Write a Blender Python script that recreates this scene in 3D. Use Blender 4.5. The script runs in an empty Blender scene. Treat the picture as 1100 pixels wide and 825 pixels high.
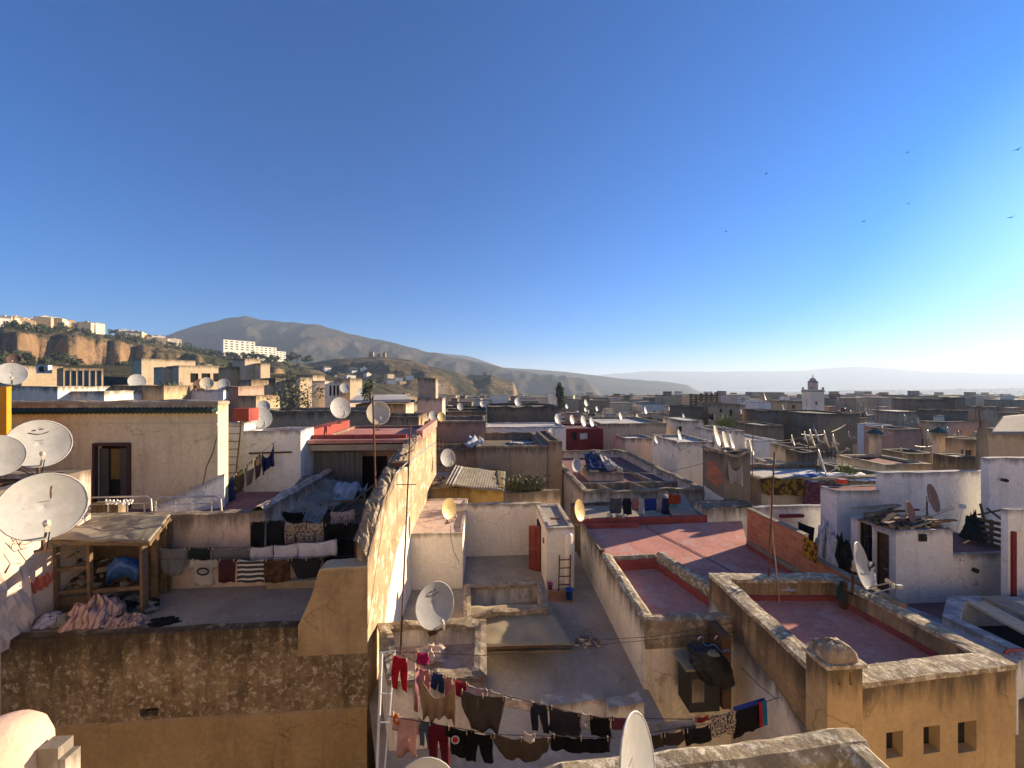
import bpy, bmesh, math, random
from mathutils import Vector, Matrix, noise
R = math.radians
random.seed(7)
S = bpy.context.scene
COL = S.collection
H, FL, CX, CY = 18.0, 414.0, 550.0, 412.0          # eye height above the lanes; lens constants of the photograph
YAW = R(4.15)                                       # the house blocks are turned a little to the left of the view axis
U = Vector((math.cos(YAW), math.sin(YAW))); W = Vector((-math.sin(YAW), math.cos(YAW)))
SUN_AZ, SUN_EL = R(62), R(15)

def V(px, py, Y): return Vector(((px-CX)/FL*Y, Y, H-(py-CY)/FL*Y))
def G(px, py, d): return V(px, py, d*FL/(py-CY))
def ss(a, b, x):
    t = max(0., min(1., (x-a)/(b-a))); return t*t*(3-2*t)
def fbm(x, y, z=0., o=4): return noise.fractal(Vector((x, y, z)), 1.0, 2.0, o)

# ------------------------------------------------------------------ objects and tags
def tag(o, label=None, cat=None, group=None, kind=None):
    if label: o['label'] = label
    if cat: o['category'] = cat
    if group: o['group'] = group
    if kind: o['kind'] = kind
    return o
def thing(name, label, cat, loc=(0, 0, 0), group=None):
    o = bpy.data.objects.new(name, None); COL.objects.link(o)
    o.location = loc; o.empty_display_size = .2
    return tag(o, label, cat, group)
def wloc(o):
    v = Vector((0, 0, 0))
    while o: v += o.location; o = o.parent
    return v
def copy_tree(o, parent=None):
    c = o.copy(); COL.objects.link(c); c.parent = parent
    for ch in KIDS.get(o.name, []): copy_tree(ch, c)
    return c
KIDS = {}

class MB:
    """collects vertices and faces in world space and links them as one mesh object"""
    def __init__(s): s.v = []; s.b = []; s.f = []; s.mi = []; s.m = 0
    def p(s, v, b=99.): s.v.append(tuple(v)); s.b.append(b); return len(s.v)-1
    def face(s, *idx): s.f.append(idx); s.mi.append(s.m)
    def quad(s, a, b, c, d, bb=(99,)*4): s.face(*[s.p(v, q) for v, q in zip((a, b, c, d), bb)])
    def poly(s, pts, b=99.): s.face(*[s.p(v, b) for v in pts])
    def obox(s, o, w, dep, z0, z1, u=None, wv=None, b=False):
        u = u or U; wv = wv or W; o = Vector(o[:2])
        q = [o, o+u*w, o+u*w+wv*dep, o+wv*dep]
        s.prism(q, z0, z1)
    def prism(s, q, z0, z1, top=True, bot=True):
        n = len(q); h = z1-z0
        lo = [s.p((a[0], a[1], z0), h) for a in q]; hi = [s.p((a[0], a[1], z1), 0) for a in q]
        for i in range(n): s.face(lo[i], lo[(i+1) % n], hi[(i+1) % n], hi[i])
        if top: s.face(*hi)
        if bot: s.face(*lo[::-1])
    def hexa(s, lo, hi):
        lo = [s.p(a) for a in lo]; hi = [s.p(a, 0) for a in hi]; n = len(lo)
        for i in range(n): s.face(lo[i], lo[(i+1) % n], hi[(i+1) % n], hi[i])
        s.face(*hi); s.face(*lo[::-1])
    def box(s, c, sx, sy, sz, M=None):
        M = M or Matrix.Identity(3); c = Vector(c)
        k = [(-1, -1), (1, -1), (1, 1), (-1, 1)]
        lo = [c+M @ Vector((a*sx/2, b*sy/2, -sz/2)) for a, b in k]
        hi = [c+M @ Vector((a*sx/2, b*sy/2, sz/2)) for a, b in k]
        s.hexa(lo, hi)
    def beam(s, p, q, w, h=None):
        h = h or w; p = Vector(p); q = Vector(q); d = (q-p).normalized()
        a = d.cross(Vector((0, 0, 1)))
        if a.length < .01: a = Vector((1, 0, 0))
        a.normalize(); b = a.cross(d)
        k = [(-1, -1), (1, -1), (1, 1), (-1, 1)]
        s.hexa([p+a*(i*w/2)+b*(j*h/2) for i, j in k], [q+a*(i*w/2)+b*(j*h/2) for i, j in k])
    def tube(s, pts, r, n=6):
        pts = [Vector(p) for p in pts]; prev = None
        for i, p in enumerate(pts):
            d = (pts[min(i+1, len(pts)-1)]-pts[max(i-1, 0)]).normalized()
            a = d.cross(Vector((0, 0, 1)))
            if a.length < .01: a = Vector((1, 0, 0))
            a.normalize(); b = a.cross(d)
            rr = r[i] if isinstance(r, (list, tuple)) else r
            ring = [s.p(p+(a*math.cos(k*2*math.pi/n)+b*math.sin(k*2*math.pi/n))*rr) for k in range(n)]
            if prev:
                for k in range(n): s.face(prev[k], prev[(k+1) % n], ring[(k+1) % n], ring[k])
            else: s.face(*ring[::-1])
            prev = ring
        s.face(*prev)
    def grid(s, fn, nu, nv):
        idx = [[s.p(fn(i/nu, j/nv)) for i in range(nu+1)] for j in range(nv+1)]
        for j in range(nv):
            for i in range(nu): s.face(idx[j][i], idx[j][i+1], idx[j+1][i+1], idx[j+1][i])
    def lathe(s, c, prof, n=12):
        c = Vector(c); prev = None
        for r, z in prof:
            ring = [s.p(c+Vector((r*math.cos(k*2*math.pi/n), r*math.sin(k*2*math.pi/n), z))) for k in range(n)]
            if prev:
                for k in range(n): s.face(prev[k], prev[(k+1) % n], ring[(k+1) % n], ring[k])
            else: s.face(*ring[::-1])
            prev = ring
        s.face(*prev)
    def build(s, name, mat, parent=None, smooth=False, origin=None, thick=0, sub=0):
        if parent: o0 = wloc(parent)
        elif origin is not None: o0 = Vector(origin)
        else:
            n = len(s.v)
            o0 = Vector((sum(v[0] for v in s.v)/n, sum(v[1] for v in s.v)/n, min(v[2] for v in s.v)))
        me = bpy.data.meshes.new(name)
        me.from_pydata([(a-o0.x, b-o0.y, c-o0.z) for a, b, c in s.v], [], s.f)
        for m in (mat if isinstance(mat, (list, tuple)) else [mat]): me.materials.append(m)
        if max(s.mi, default=0): me.polygons.foreach_set('material_index', s.mi)
        at = me.attributes.new('below', 'FLOAT', 'POINT'); at.data.foreach_set('value', s.b)
        if smooth: me.polygons.foreach_set('use_smooth', [True]*len(me.polygons))
        me.update()
        o = bpy.data.objects.new(name, me); COL.objects.link(o)
        if parent:
            o.parent = parent; KIDS.setdefault(parent.name, []).append(o)
        else: o.location = o0
        if thick:
            k = o.modifiers.new('thickness', 'SOLIDIFY'); k.thickness = thick; k.offset = 0
        if sub:
            k = o.modifiers.new('smooth', 'SUBSURF'); k.levels = k.render_levels = sub
        return o

# ------------------------------------------------------------------ materials
def newmat(name):
    m = bpy.data.materials.new(name); m.use_nodes = True
    nt = m.node_tree; b = nt.nodes['Principled BSDF']
    return m, nt, b
def nd(nt, t, **kw):
    n = nt.nodes.new(t)
    for k, v in kw.items():
        if k in n.inputs.keys(): n.inputs[k].default_value = v
        else: setattr(n, k, v)
    return n
def ramp(nt, src, a, b, c0=(0, 0, 0, 1), c1=(1, 1, 1, 1)):
    r = nt.nodes.new('ShaderNodeValToRGB'); e = r.color_ramp.elements
    e[0].position = a; e[1].position = b; e[0].color = c0; e[1].color = c1
    nt.links.new(src, r.inputs[0]); return r.outputs[0]
def mix(nt, fac, a, b, mode='MIX'):
    n = nt.nodes.new('ShaderNodeMixRGB'); n.blend_type = mode
    for i, x in enumerate((fac, a, b)):
        if hasattr(x, 'is_linked') or hasattr(x, 'links'): nt.links.new(x, n.inputs[i])
        elif i == 0: n.inputs[0].default_value = x
        else: n.inputs[i].default_value = (*x, 1) if len(x) == 3 else x
    return n.outputs[0]
def math_(nt, op, a, b=0., c=None):
    n = nt.nodes.new('ShaderNodeMath'); n.operation = op
    for i, x in enumerate((a, b)):
        if hasattr(x, 'links'): nt.links.new(x, n.inputs[i])
        else: n.inputs[i].default_value = x
    return n.outputs[0]
def pos(nt, scale=(1, 1, 1)):
    g = nt.nodes.new('ShaderNodeNewGeometry')
    m = nt.nodes.new('ShaderNodeMapping'); m.inputs['Scale'].default_value = scale
    nt.links.new(g.outputs['Position'], m.inputs[0]); return m.outputs[0]
def nz(nt, vec, scale, detail=5, rough=.6):
    n = nd(nt, 'ShaderNodeTexNoise', Scale=scale, Detail=detail, Roughness=rough)
    nt.links.new(vec, n.inputs['Vector']); return n.outputs[0]

def plaster(name, c1, c2, c3=None, s=.55, top=None, toplen=1.2, rough=.92, bump=.35, fine=.35, streak=.55, patch=None, patchv=.66, ps=2.1, crack=.55, warm=(1.06, 1.0, .90)):
    m, nt, b = newmat(name)
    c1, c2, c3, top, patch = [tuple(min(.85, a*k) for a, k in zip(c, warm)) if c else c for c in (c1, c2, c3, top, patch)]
    p = pos(nt)
    big = nz(nt, p, s, 7, .66)
    col = mix(nt, ramp(nt, big, .40, .62), c1, c2)
    if patch:                                       # flaked areas with a sharp outline
        f = nz(nt, p, s*ps, 8, .7)
        col = mix(nt, ramp(nt, f, patchv-.04, patchv+.02), col, patch)
    if c3:
        st = nz(nt, pos(nt, (2.6, 2.6, .28)), 1., 6, .7)
        fac = math_(nt, 'MULTIPLY', ramp(nt, st, .50, .72), streak)
        col = mix(nt, fac, col, c3)
    fn = nz(nt, p, 9., 8, .72)
    col = mix(nt, fine, col, ramp(nt, fn, .25, .75, (.45, .45, .45, 1), (1.35, 1.35, 1.35, 1)), 'MULTIPLY')
    if crack:
        dv = nt.nodes.new('ShaderNodeVectorMath'); dv.operation = 'ADD'; wn = nd(nt, 'ShaderNodeTexNoise', Scale=2.2, Detail=5.); nt.links.new(p, wn.inputs['Vector'])
        sc = nt.nodes.new('ShaderNodeVectorMath'); sc.operation = 'SCALE'; sc.inputs['Scale'].default_value = .55; nt.links.new(wn.outputs[1], sc.inputs[0]); nt.links.new(p, dv.inputs[0]); nt.links.new(sc.outputs[0], dv.inputs[1])
        vo = nt.nodes.new('ShaderNodeTexVoronoi'); vo.feature = 'DISTANCE_TO_EDGE'; vo.inputs['Scale'].default_value = .75; nt.links.new(dv.outputs[0], vo.inputs['Vector'])
        ck = math_(nt, 'MULTIPLY', ramp(nt, vo.outputs[0], .0, .014, (1, 1, 1, 1), (0, 0, 0, 1)), ramp(nt, nz(nt, p, .8, 3, .5), .50, .58))
        col = mix(nt, math_(nt, 'MULTIPLY', ck, crack), col, tuple(x*.3 for x in c2))
    if top:
        a = nt.nodes.new('ShaderNodeAttribute'); a.attribute_name = 'below'
        mr = nd(nt, 'ShaderNodeMapRange'); nt.links.new(a.outputs['Fac'], mr.inputs[0])
        mr.inputs[1].default_value = 0; mr.inputs[2].default_value = toplen
        mr.inputs[3].default_value = 1; mr.inputs[4].default_value = 0
        st2 = nz(nt, pos(nt, (3.2, 3.2, .5)), 1., 6, .7)
        k = math_(nt, 'ADD', mr.outputs[0], math_(nt, 'MULTIPLY', math_(nt, 'SUBTRACT', st2, .5), 1.9))
        k = math_(nt, 'MULTIPLY', ramp(nt, k, .38, .95), .88)
        k = math_(nt, 'MULTIPLY', k, ramp(nt, mr.outputs[0], 0, .08))
        col = mix(nt, k, col, top)
    nt.links.new(col, b.inputs['Base Color'])
    b.inputs['Roughness'].default_value = rough
    b.inputs['Specular IOR Level'].default_value = .2
    bp = nd(nt, 'ShaderNodeBump', Strength=bump, Distance=.03)
    hgt = math_(nt, 'ADD', fn, math_(nt, 'MULTIPLY', big, 1.5))
    nt.links.new(hgt, bp.inputs['Height']); nt.links.new(bp.outputs[0], b.inputs['Normal'])
    return m
def simple(name, c, rough=.6, metal=0., var=.25, scale=6., spec=.4, bump=0., c2=None):
    m, nt, b = newmat(name)
    n = nz(nt, pos(nt), scale, 5, .65)
    c2 = c2 or tuple(x*(1-var) for x in c)
    nt.links.new(mix(nt, ramp(nt, n, .35, .65), c, c2), b.inputs['Base Color'])
    b.inputs['Roughness'].default_value = rough; b.inputs['Metallic'].default_value = metal
    b.inputs['Specular IOR Level'].default_value = spec
    if bump:
        bp = nd(nt, 'ShaderNodeBump', Strength=bump, Distance=.02)
        nt.links.new(n, bp.inputs['Height']); nt.links.new(bp.outputs[0], b.inputs['Normal'])
    return m
CL = {}
def cloth(c, c2=None, scale=8.):
    k = (c, c2)
    if k not in CL:
        m, nt, b = newmat('cloth')
        n = nz(nt, pos(nt), scale, 3, .5)
        col = mix(nt, ramp(nt, n, .47, .53) if c2 else ramp(nt, n, .3, .7), c, c2 or tuple(x*.75 for x in c))
        nt.links.new(col, b.inputs['Base Color']); b.inputs['Roughness'].default_value = .95
        b.inputs['Specular IOR Level'].default_value = .1
        tr = nt.nodes.new('ShaderNodeBsdfTranslucent'); nt.links.new(col, tr.inputs[0]); ms = nt.nodes.new('ShaderNodeMixShader'); ms.inputs[0].default_value = .3
        nt.links.new(b.outputs[0], ms.inputs[1]); nt.links.new(tr.outputs[0], ms.inputs[2]); nt.links.new(ms.outputs[0], nt.nodes['Material Output'].inputs[0])
        CL[k] = m
    return CL[k]
def stripes(name, c1, c2, axis, freq, th=.5):
    m, nt, b = newmat(name)
    sx = nt.nodes.new('ShaderNodeSeparateXYZ'); nt.links.new(pos(nt), sx.inputs[0])
    s = math_(nt, 'SINE', math_(nt, 'MULTIPLY', sx.outputs[axis], freq))
    nt.links.new(mix(nt, ramp(nt, s, th-.03, th+.03), c1, c2), b.inputs['Base Color'])
    b.inputs['Roughness'].default_value = .9
    return m
GREYBLK = (.085, .072, .055)
M = dict(
 white=plaster('white plaster', (.79, .75, .68), (.68, .635, .565), (.36, .31, .25), top=(.12, .10, .08), toplen=.7, patch=(.46, .42, .36)),
 white2=plaster('clean white plaster', (.80, .77, .71), (.73, .69, .62), (.45, .40, .34), streak=.3, top=(.25, .21, .17), toplen=.3),
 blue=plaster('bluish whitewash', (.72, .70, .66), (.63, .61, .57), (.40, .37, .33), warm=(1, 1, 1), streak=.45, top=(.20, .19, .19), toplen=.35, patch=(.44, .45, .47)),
 stained=plaster('weather stained white plaster', (.72, .68, .61), (.58, .53, .46), (.27, .23, .18), top=(.075, .065, .05), toplen=.9, patch=(.42, .37, .30), patchv=.65),
 beige=plaster('beige plaster', (.68, .60, .42), (.60, .52, .36), (.27, .22, .17), streak=.4, top=(.24, .20, .15), toplen=.6, patch=(.34, .24, .16), patchv=.72),
 cream=plaster('cream plaster', (.60, .49, .35), (.52, .42, .29), (.34, .27, .19), streak=.45, top=(.13, .11, .08), toplen=.9),
 sand=plaster('sandy plaster', (.47, .36, .23), (.39, .29, .19), (.24, .18, .12), top=(.10, .08, .06), toplen=1.1),
 ochre=plaster('ochre plaster', (.47, .345, .185), (.38, .275, .15), (.22, .16, .095), streak=.5, top=(.075, .062, .045), toplen=1.0, bump=.3),
 ochre_low=plaster('ochre lower plaster', (.42, .30, .16), (.33, .23, .12), (.24, .165, .085), streak=.6, bump=.4, patch=(.40, .27, .13), patchv=.6, fine=.5),
 ochre_rough=plaster('rough ochre plaster', (.33, .23, .12), (.25, .17, .09), (.12, .085, .05), top=(.06, .05, .035), toplen=1.2, bump=.9, patch=(.43, .30, .16), patchv=.6),
 yellow=plaster('faded yellow plaster', (.52, .38, .14), (.45, .32, .12), (.28, .20, .09), top=(.15, .11, .06), toplen=.7),
 amber=plaster('bright amber plaster', (.66, .31, .03), (.56, .25, .025), (.40, .2, .04)),
 mossy=plaster('moss blackened plaster', (.165, .115, .064), (.31, .23, .138), (.075, .054, .032), s=1.4, top=(.045, .033, .02), toplen=1.35, bump=1., streak=.8, patch=(.46, .40, .30), patchv=.57, ps=5.5, fine=.75),
 grey=plaster('grey cement render', (.36, .31, .25), (.285, .25, .20), (.13, .115, .095), top=(.08, .07, .055), toplen=1.0, patch=(.34, .30, .24)),
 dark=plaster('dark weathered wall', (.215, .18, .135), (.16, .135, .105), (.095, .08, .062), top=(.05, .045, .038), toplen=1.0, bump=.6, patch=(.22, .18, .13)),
 pinkw=plaster('dusty pink plaster', (.40, .27, .22), (.33, .22, .18), (.2, .14, .11), top=(.14, .1, .08), toplen=.8),
 rosy=plaster('pale rosy plaster', (.60, .48, .42), (.50, .40, .34), (.30, .23, .18), top=(.10, .085, .065), toplen=.8, patch=(.42, .36, .29)),
 sunwall=plaster('peeling cream plaster', (.44, .345, .22), (.32, .24, .15), (.20, .14, .085), top=(.13, .10, .07), toplen=.9, bump=.7, patch=(.60, .52, .40), patchv=.57, streak=.85, ps=3.5, fine=.55),
 cop=plaster('weathered cement coping', (.27, .235, .18), (.17, .145, .11), (.09, .078, .06), s=1.7, bump=.9, patch=(.36, .32, .25), patchv=.6),
 copl=plaster('lichen spotted coping', (.42, .36, .255), (.24, .195, .13), (.10, .082, .06), s=3.2, bump=1.3, patch=(.66, .61, .50), patchv=.555, ps=2.6, fine=.75),
 rubble=plaster('crumbling rubble', (.32, .26, .19), (.20, .16, .115), (.09, .07, .05), s=2.4, bump=1.2, patch=(.46, .40, .31), patchv=.57),
 cem=plaster('cement floor', (.34, .30, .25), (.27, .235, .195), (.17, .155, .14), s=.9, bump=.15, streak=.3, patch=(.36, .34, .31), patchv=.64),
 cemb=plaster('grey cement floor', (.36, .325, .28), (.27, .245, .21), None, s=.8, bump=.15, patch=(.38, .36, .33), patchv=.62),
 cemw=plaster('whitewashed roof', (.55, .53, .50), (.43, .41, .38), None, s=.8, bump=.2, patch=(.33, .30, .27), patchv=.62),
 red=plaster('worn red roof paint', (.53, .25, .205), (.43, .19, .155), (.30, .15, .125), s=.9, bump=.15, streak=.25, patch=(.475, .29, .27), patchv=.57, ps=1.6, fine=.5),
 redk=plaster('red kerb paint', (.31, .075, .062), (.24, .055, .048), (.15, .035, .03), s=1.5, bump=.2),
 maroon=plaster('maroon wall paint', (.17, .022, .028), (.13, .017, .022), (.08, .015, .018), bump=.15),
 purple=plaster('faded maroon roof', (.21, .115, .125), (.165, .09, .10), None, s=.7, bump=.15, patch=(.28, .20, .20), patchv=.62),
 soil=plaster('packed earth', (.21, .165, .115), (.16, .13, .09), None, s=.05, bump=.2),
 metal=simple('dark painted metal', (.045, .035, .03), .55, .5),
 rust=simple('rusty iron', (.16, .07, .035), .8, .3, c2=(.07, .035, .025)),
 redmetal=simple('red oxide metal', (.27, .05, .035), .5, .1, c2=(.2, .035, .025), scale=2),
 brownmetal=simple('brown painted door', (.075, .032, .024), .5, .1),
 steel=simple('galvanised metal', (.42, .42, .41), .4, .8),
 dish=plaster('pale grey dish paint', (.42, .41, .385), (.35, .345, .32), (.33, .29, .24), s=2.5, rough=.45, bump=.03, streak=.5, fine=.15, patch=(.34, .24, .16), patchv=.66, crack=0, warm=(1, 1, 1)),
 dishc=simple('cream dish paint', (.58, .52, .38), .45, .05, .2, 3., c2=(.48, .40, .26)),
 dishy=simple('yellowed dish paint', (.60, .45, .19), .45, .05, .2, 3., c2=(.50, .34, .12)),
 dishr=simple('rusted dish', (.20, .11, .08), .7, .2, c2=(.13, .07, .05)),
 wood=simple('weathered wood', (.17, .115, .065), .9, 0, .4, 9., .2, .4),
 woodg=simple('grey board', (.30, .26, .19), .9, 0, .35, 3., .2, .5, c2=(.20, .17, .12)),
 woodd=simple('brown wooden door', (.12, .065, .035), .8, 0, .35, 7., .2, .3),
 glass=simple('dark window glass', (.012, .014, .017), .12, 0, .3, 2., .5),
 void=simple('interior shade paint', (.012, .010, .009), .95),  # near-black colour stands in for the shade inside openings and wells
 bluegl=simple('blue green window glass', (.10, .19, .24), .2, 0, .3, 2., .5),
 tarp=simple('blue tarpaulin', (.02, .085, .28), .5, 0, .4, 3.),
 tarpl=simple('faded blue tarpaulin', (.20, .29, .36), .6, 0, .35, 4., c2=(.35, .38, .40)),
 canvas=simple('khaki canvas', (.33, .27, .17), .9, 0, .2, 2., .1, .3),
 black=simple('black plastic', (.012, .012, .013), .5),
 bucket=simple('blue bucket plastic', (.015, .10, .42), .35),
 pinkp=simple('pink plastic', (.5, .04, .2), .4),
 orangep=simple('orange plastic', (.75, .12, .02), .4),
 rock=plaster('ochre cliff rock', (.42, .29, .17), (.30, .21, .125), (.2, .14, .09), s=.05, bump=.6),
 gtile=simple('green glazed tile', (.018, .055, .035), .35, 0, .5, 4.),
 ceram=simple('orange floor tile', (.34, .16, .07), .7, 0, .3, 3.),
 bird=simple('dark plumage', (.03, .03, .032), .8),
 white_paint=simple('white painted timber', (.72, .71, .69), .6, 0, .15),
)
def brickmat():
    m, nt, b = newmat('orange hollow brick')
    sx = nt.nodes.new('ShaderNodeSeparateXYZ'); nt.links.new(pos(nt), sx.inputs[0])
    cb = nt.nodes.new('ShaderNodeCombineXYZ')
    nt.links.new(math_(nt, 'ADD', sx.outputs[1], sx.outputs[0]), cb.inputs[0]); nt.links.new(sx.outputs[2], cb.inputs[1])
    br = nd(nt, 'ShaderNodeTexBrick', Scale=1.0, **{'Mortar Size': .012, 'Brick Width': .30, 'Row Height': .2, 'Color1': (.50, .165, .065, 1), 'Color2': (.36, .105, .042, 1), 'Mortar': (.34, .22, .15, 1), 'Bias': 0.0})
    nt.links.new(cb.outputs[0], br.inputs['Vector'])
    n = nz(nt, pos(nt), 2.2, 6, .7)
    c = mix(nt, ramp(nt, n, .60, .66), br.outputs[0], (.46, .24, .13))
    n2 = nz(nt, pos(nt), 12, 5, .7)
    c = mix(nt, .5, c, ramp(nt, n2, .3, .7, (.6, .6, .6, 1), (1.2, 1.2, 1.2, 1)), 'MULTIPLY')
    nt.links.new(c, b.inputs['Base Color']); b.inputs['Roughness'].default_value = .9
    bp = nd(nt, 'ShaderNodeBump', Strength=.5, Distance=.02); nt.links.new(br.outputs[1], bp.inputs['Height']); bp.invert = True
    nt.links.new(bp.outputs[0], b.inputs['Normal'])
    return m
M['brick'] = brickmat()
def corrmat(name, c1, c2, ang):
    m, nt, b = newmat(name)
    n = nz(nt, pos(nt), 1.6, 7, .7)
    n2 = nz(nt, pos(nt), 14., 5, .7)
    c = mix(nt, ramp(nt, n, .42, .6), c1, c2)
    c = mix(nt, .6, c, ramp(nt, n2, .3, .7, (.5, .5, .5, 1), (1.2, 1.2, 1.2, 1)), 'MULTIPLY')
    nt.links.new(c, b.inputs['Base Color']); b.inputs['Roughness'].default_value = .8
    return m
M['corr'] = corrmat('old corrugated sheet', (.33, .30, .25), (.21, .18, .14), 0)
def hillmat(name, veg, dry, rockc, s=.02, t0=.62, t1=.82):
    m, nt, b = newmat(name)
    g = nt.nodes.new('ShaderNodeNewGeometry'); sp = nt.nodes.new('ShaderNodeSeparateXYZ')
    nt.links.new(g.outputs['Normal'], sp.inputs[0])
    n = nz(nt, pos(nt), s, 9, .72); n2 = nz(nt, pos(nt), s*9, 6, .7)
    base = mix(nt, ramp(nt, n, .42, .56), dry, veg)
    base = mix(nt, ramp(nt, n2, .5, .62), base, tuple(x*.6 for x in veg))
    k = ramp(nt, math_(nt, 'ADD', sp.outputs[2], math_(nt, 'MULTIPLY', math_(nt, 'SUBTRACT', n2, .5), .3)), t0, t1)
    rk = mix(nt, ramp(nt, nz(nt, pos(nt, (1, 1, .25)), s*6, 7, .75), .35, .65), rockc, tuple(x*.55 for x in rockc))
    nt.links.new(mix(nt, k, rk, base), b.inputs['Base Color'])
    b.inputs['Roughness'].default_value = 1.; b.inputs['Specular IOR Level'].default_value = .05
    bp = nd(nt, 'ShaderNodeBump', Strength=.9, Distance=.22/s); hb = nz(nt, pos(nt), s*4, 9, .75)
    nt.links.new(hb, bp.inputs['Height']); nt.links.new(bp.outputs[0], b.inputs['Normal'])
    return m
M['hill'] = hillmat('scrubby hillside', (.060, .070, .032), (.22, .155, .09), (.46, .285, .15))
M['ruinhill'] = hillmat('dry ochre hillside', (.06, .058, .033), (.20, .14, .08), (.36, .24, .14), .022)
M['mount'] = hillmat('mountain scrub', (.045, .048, .034), (.085, .068, .048), (.135, .105, .08), .012, .60, .9)
M['valley'] = hillmat('far valley slopes', (.09, .10, .075), (.2, .18, .14), (.22, .2, .17), .0025, .3, .6)
def leafmat(name, a, bcol):
    m, nt, b = newmat(name)
    n = nz(nt, pos(nt), 1.3, 4, .6)
    oi = nt.nodes.new('ShaderNodeObjectInfo')
    c = mix(nt, ramp(nt, n, .35, .65), a, bcol)
    c = mix(nt, 1., c, ramp(nt, oi.outputs['Random'], 0, 1, (.7, .75, .7, 1), (1.25, 1.2, 1.1, 1)), 'MULTIPLY')
    nt.links.new(c, b.inputs['Base Color']); b.inputs['Roughness'].default_value = .8
    return m
M['leafd'] = leafmat('dark foliage', (.035, .055, .022), (.055, .075, .03))
M['leafo'] = leafmat('olive foliage', (.065, .075, .035), (.095, .10, .045))
M['leafy'] = leafmat('yellow green foliage', (.13, .15, .03), (.09, .115, .03))
M['bark'] = simple('bark', (.10, .075, .055), .95)
# ------------------------------------------------------------------ builders
def inset(poly, t):
    n = len(poly); out = []
    for i in range(n):
        a, b, c = Vector(poly[i-1][:2]), Vector(poly[i][:2]), Vector(poly[(i+1) % n][:2])
        d1 = (b-a).normalized(); d2 = (c-b).normalized()
        n1 = Vector((-d1.y, d1.x)); n2 = Vector((-d2.y, d2.x))
        k = (n1+n2); k = k/max(.3, (1+n1.dot(n2)))
        out.append(b+k*t)
    return out
def rect(px0, py, px1, d, depth, u=None, w=None):
    """footprint whose front left top corner shows at (px0, py) when its top is d below the eye"""
    return rectY(px0, px1, d*FL/(py-CY), depth, u, w)
def rectY(px0, px1, Y, depth, u=None, w=None):
    u = u or U; w = w or W
    A = Vector(((px0-CX)/FL*Y, Y)); k = (px1-CX)/FL
    t = (k*A.y-A.x)/(u.x-k*u.y); B = A+u*t
    return [A, B, B+w*depth, A+w*depth]
def edge_hit(A, B, px):
    d = B-A; k = (px-CX)/FL
    t = (k*A.y-A.x)/(d.x-k*d.y); P = A+d*t
    return t*d.length, P
def pix_hole(A, B, px0, px1, py0, py1):
    s0, P0 = edge_hit(A, B, px0); s1, P1 = edge_hit(A, B, px1)
    if s0 > s1: s0, s1 = s1, s0
    Y = (P0.y+P1.y)/2
    return s0, s1, H-(py1-CY)/FL*Y, H-(py0-CY)/FL*Y
def facade(mb, A, B, z0, top, holes=(), seg=.8, rev=.2):
    L = (B-A).length; d = (B-A)/L; nin = Vector((-d.y, d.x))
    n = max(1, min(140, int(L/seg+.5)))
    xs = {round(L*i/n, 4) for i in range(n+1)}; zs = {z0}
    for a, b, c, e in holes: xs |= {a, b}; zs |= {c, e}
    xs = sorted(xs); zs = sorted(zs); rows = zs+[None]
    idx = []
    for z in rows:
        r = []
        for x in xs:
            P = A+d*x; t = top(P.x, P.y); zz = t if z is None else min(z, t-.02)
            r.append(mb.p((P.x, P.y, zz), t-zz))
        idx.append(r)
    for j in range(len(rows)-1):
        for i in range(len(xs)-1):
            xm = (xs[i]+xs[i+1])/2; zm = (zs[j]+(zs[j+1] if j+1 < len(zs) else zs[j]+9))/2
            if any(a < xm < b and c < zm < e for a, b, c, e in holes): continue
            mb.face(idx[j][i], idx[j][i+1], idx[j+1][i+1], idx[j+1][i])
    for a, b, c, e in holes:
        q = [(a, c), (b, c), (b, e), (a, e)]
        fr = [(*(A+d*x), z) for x, z in q]; bk = [(*(A+d*x+nin*rev), z) for x, z in q]
        for i in range(4):
            k = (i+1) % 4; mb.quad(fr[i], fr[k], bk[k], bk[i])
def opening(o, A, B, hole, kind, rev=.2, frame='metal', pane=None):
    a, b, c, e = hole; L = (B-A).length; d = (B-A)/L; nin = Vector((-d.y, d.x))
    def at(x, z, t): q = A+d*x+nin*t; return (q.x, q.y, z)
    mb = MB(); t = rev-.02
    mb.hexa([at(a-.02, c-.02, t), at(b+.02, c-.02, t), at(b+.02, c-.02, t+.05), at(a-.02, c-.02, t+.05)],
            [at(a-.02, e+.02, t), at(b+.02, e+.02, t), at(b+.02, e+.02, t+.05), at(a-.02, e+.02, t+.05)])
    pm = pane or {'window': 'glass', 'door': 'woodd', 'opening': 'void'}[kind]
    w = mb.build(kind, M[pm], o)
    if kind == 'opening': return w
    f = MB(); k = .05
    for x0, z0, x1, z1 in ((a, c, a, e), (b, c, b, e), (a, e, b, e), (a, c, b, c)):
        f.beam(at(x0, z0, t-.03), at(x1, z1, t-.03), k)
    if kind == 'window':
        f.beam(at((a+b)/2, c, t-.03), at((a+b)/2, e, t-.03), .035)
        f.beam(at(a, c*.35+e*.65, t-.034), at(b, c*.35+e*.65, t-.034), .03)
    f.build('frame', M[frame], w)
    if kind == 'door':
        h = MB(); h.tube([at(b-.1, (c+e)/2, t-.02), at(b-.1, (c+e)/2, t-.09), at(b-.22, (c+e)/2, t-.09)], .013); h.build('handle', M['steel'], w)
    return w
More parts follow.
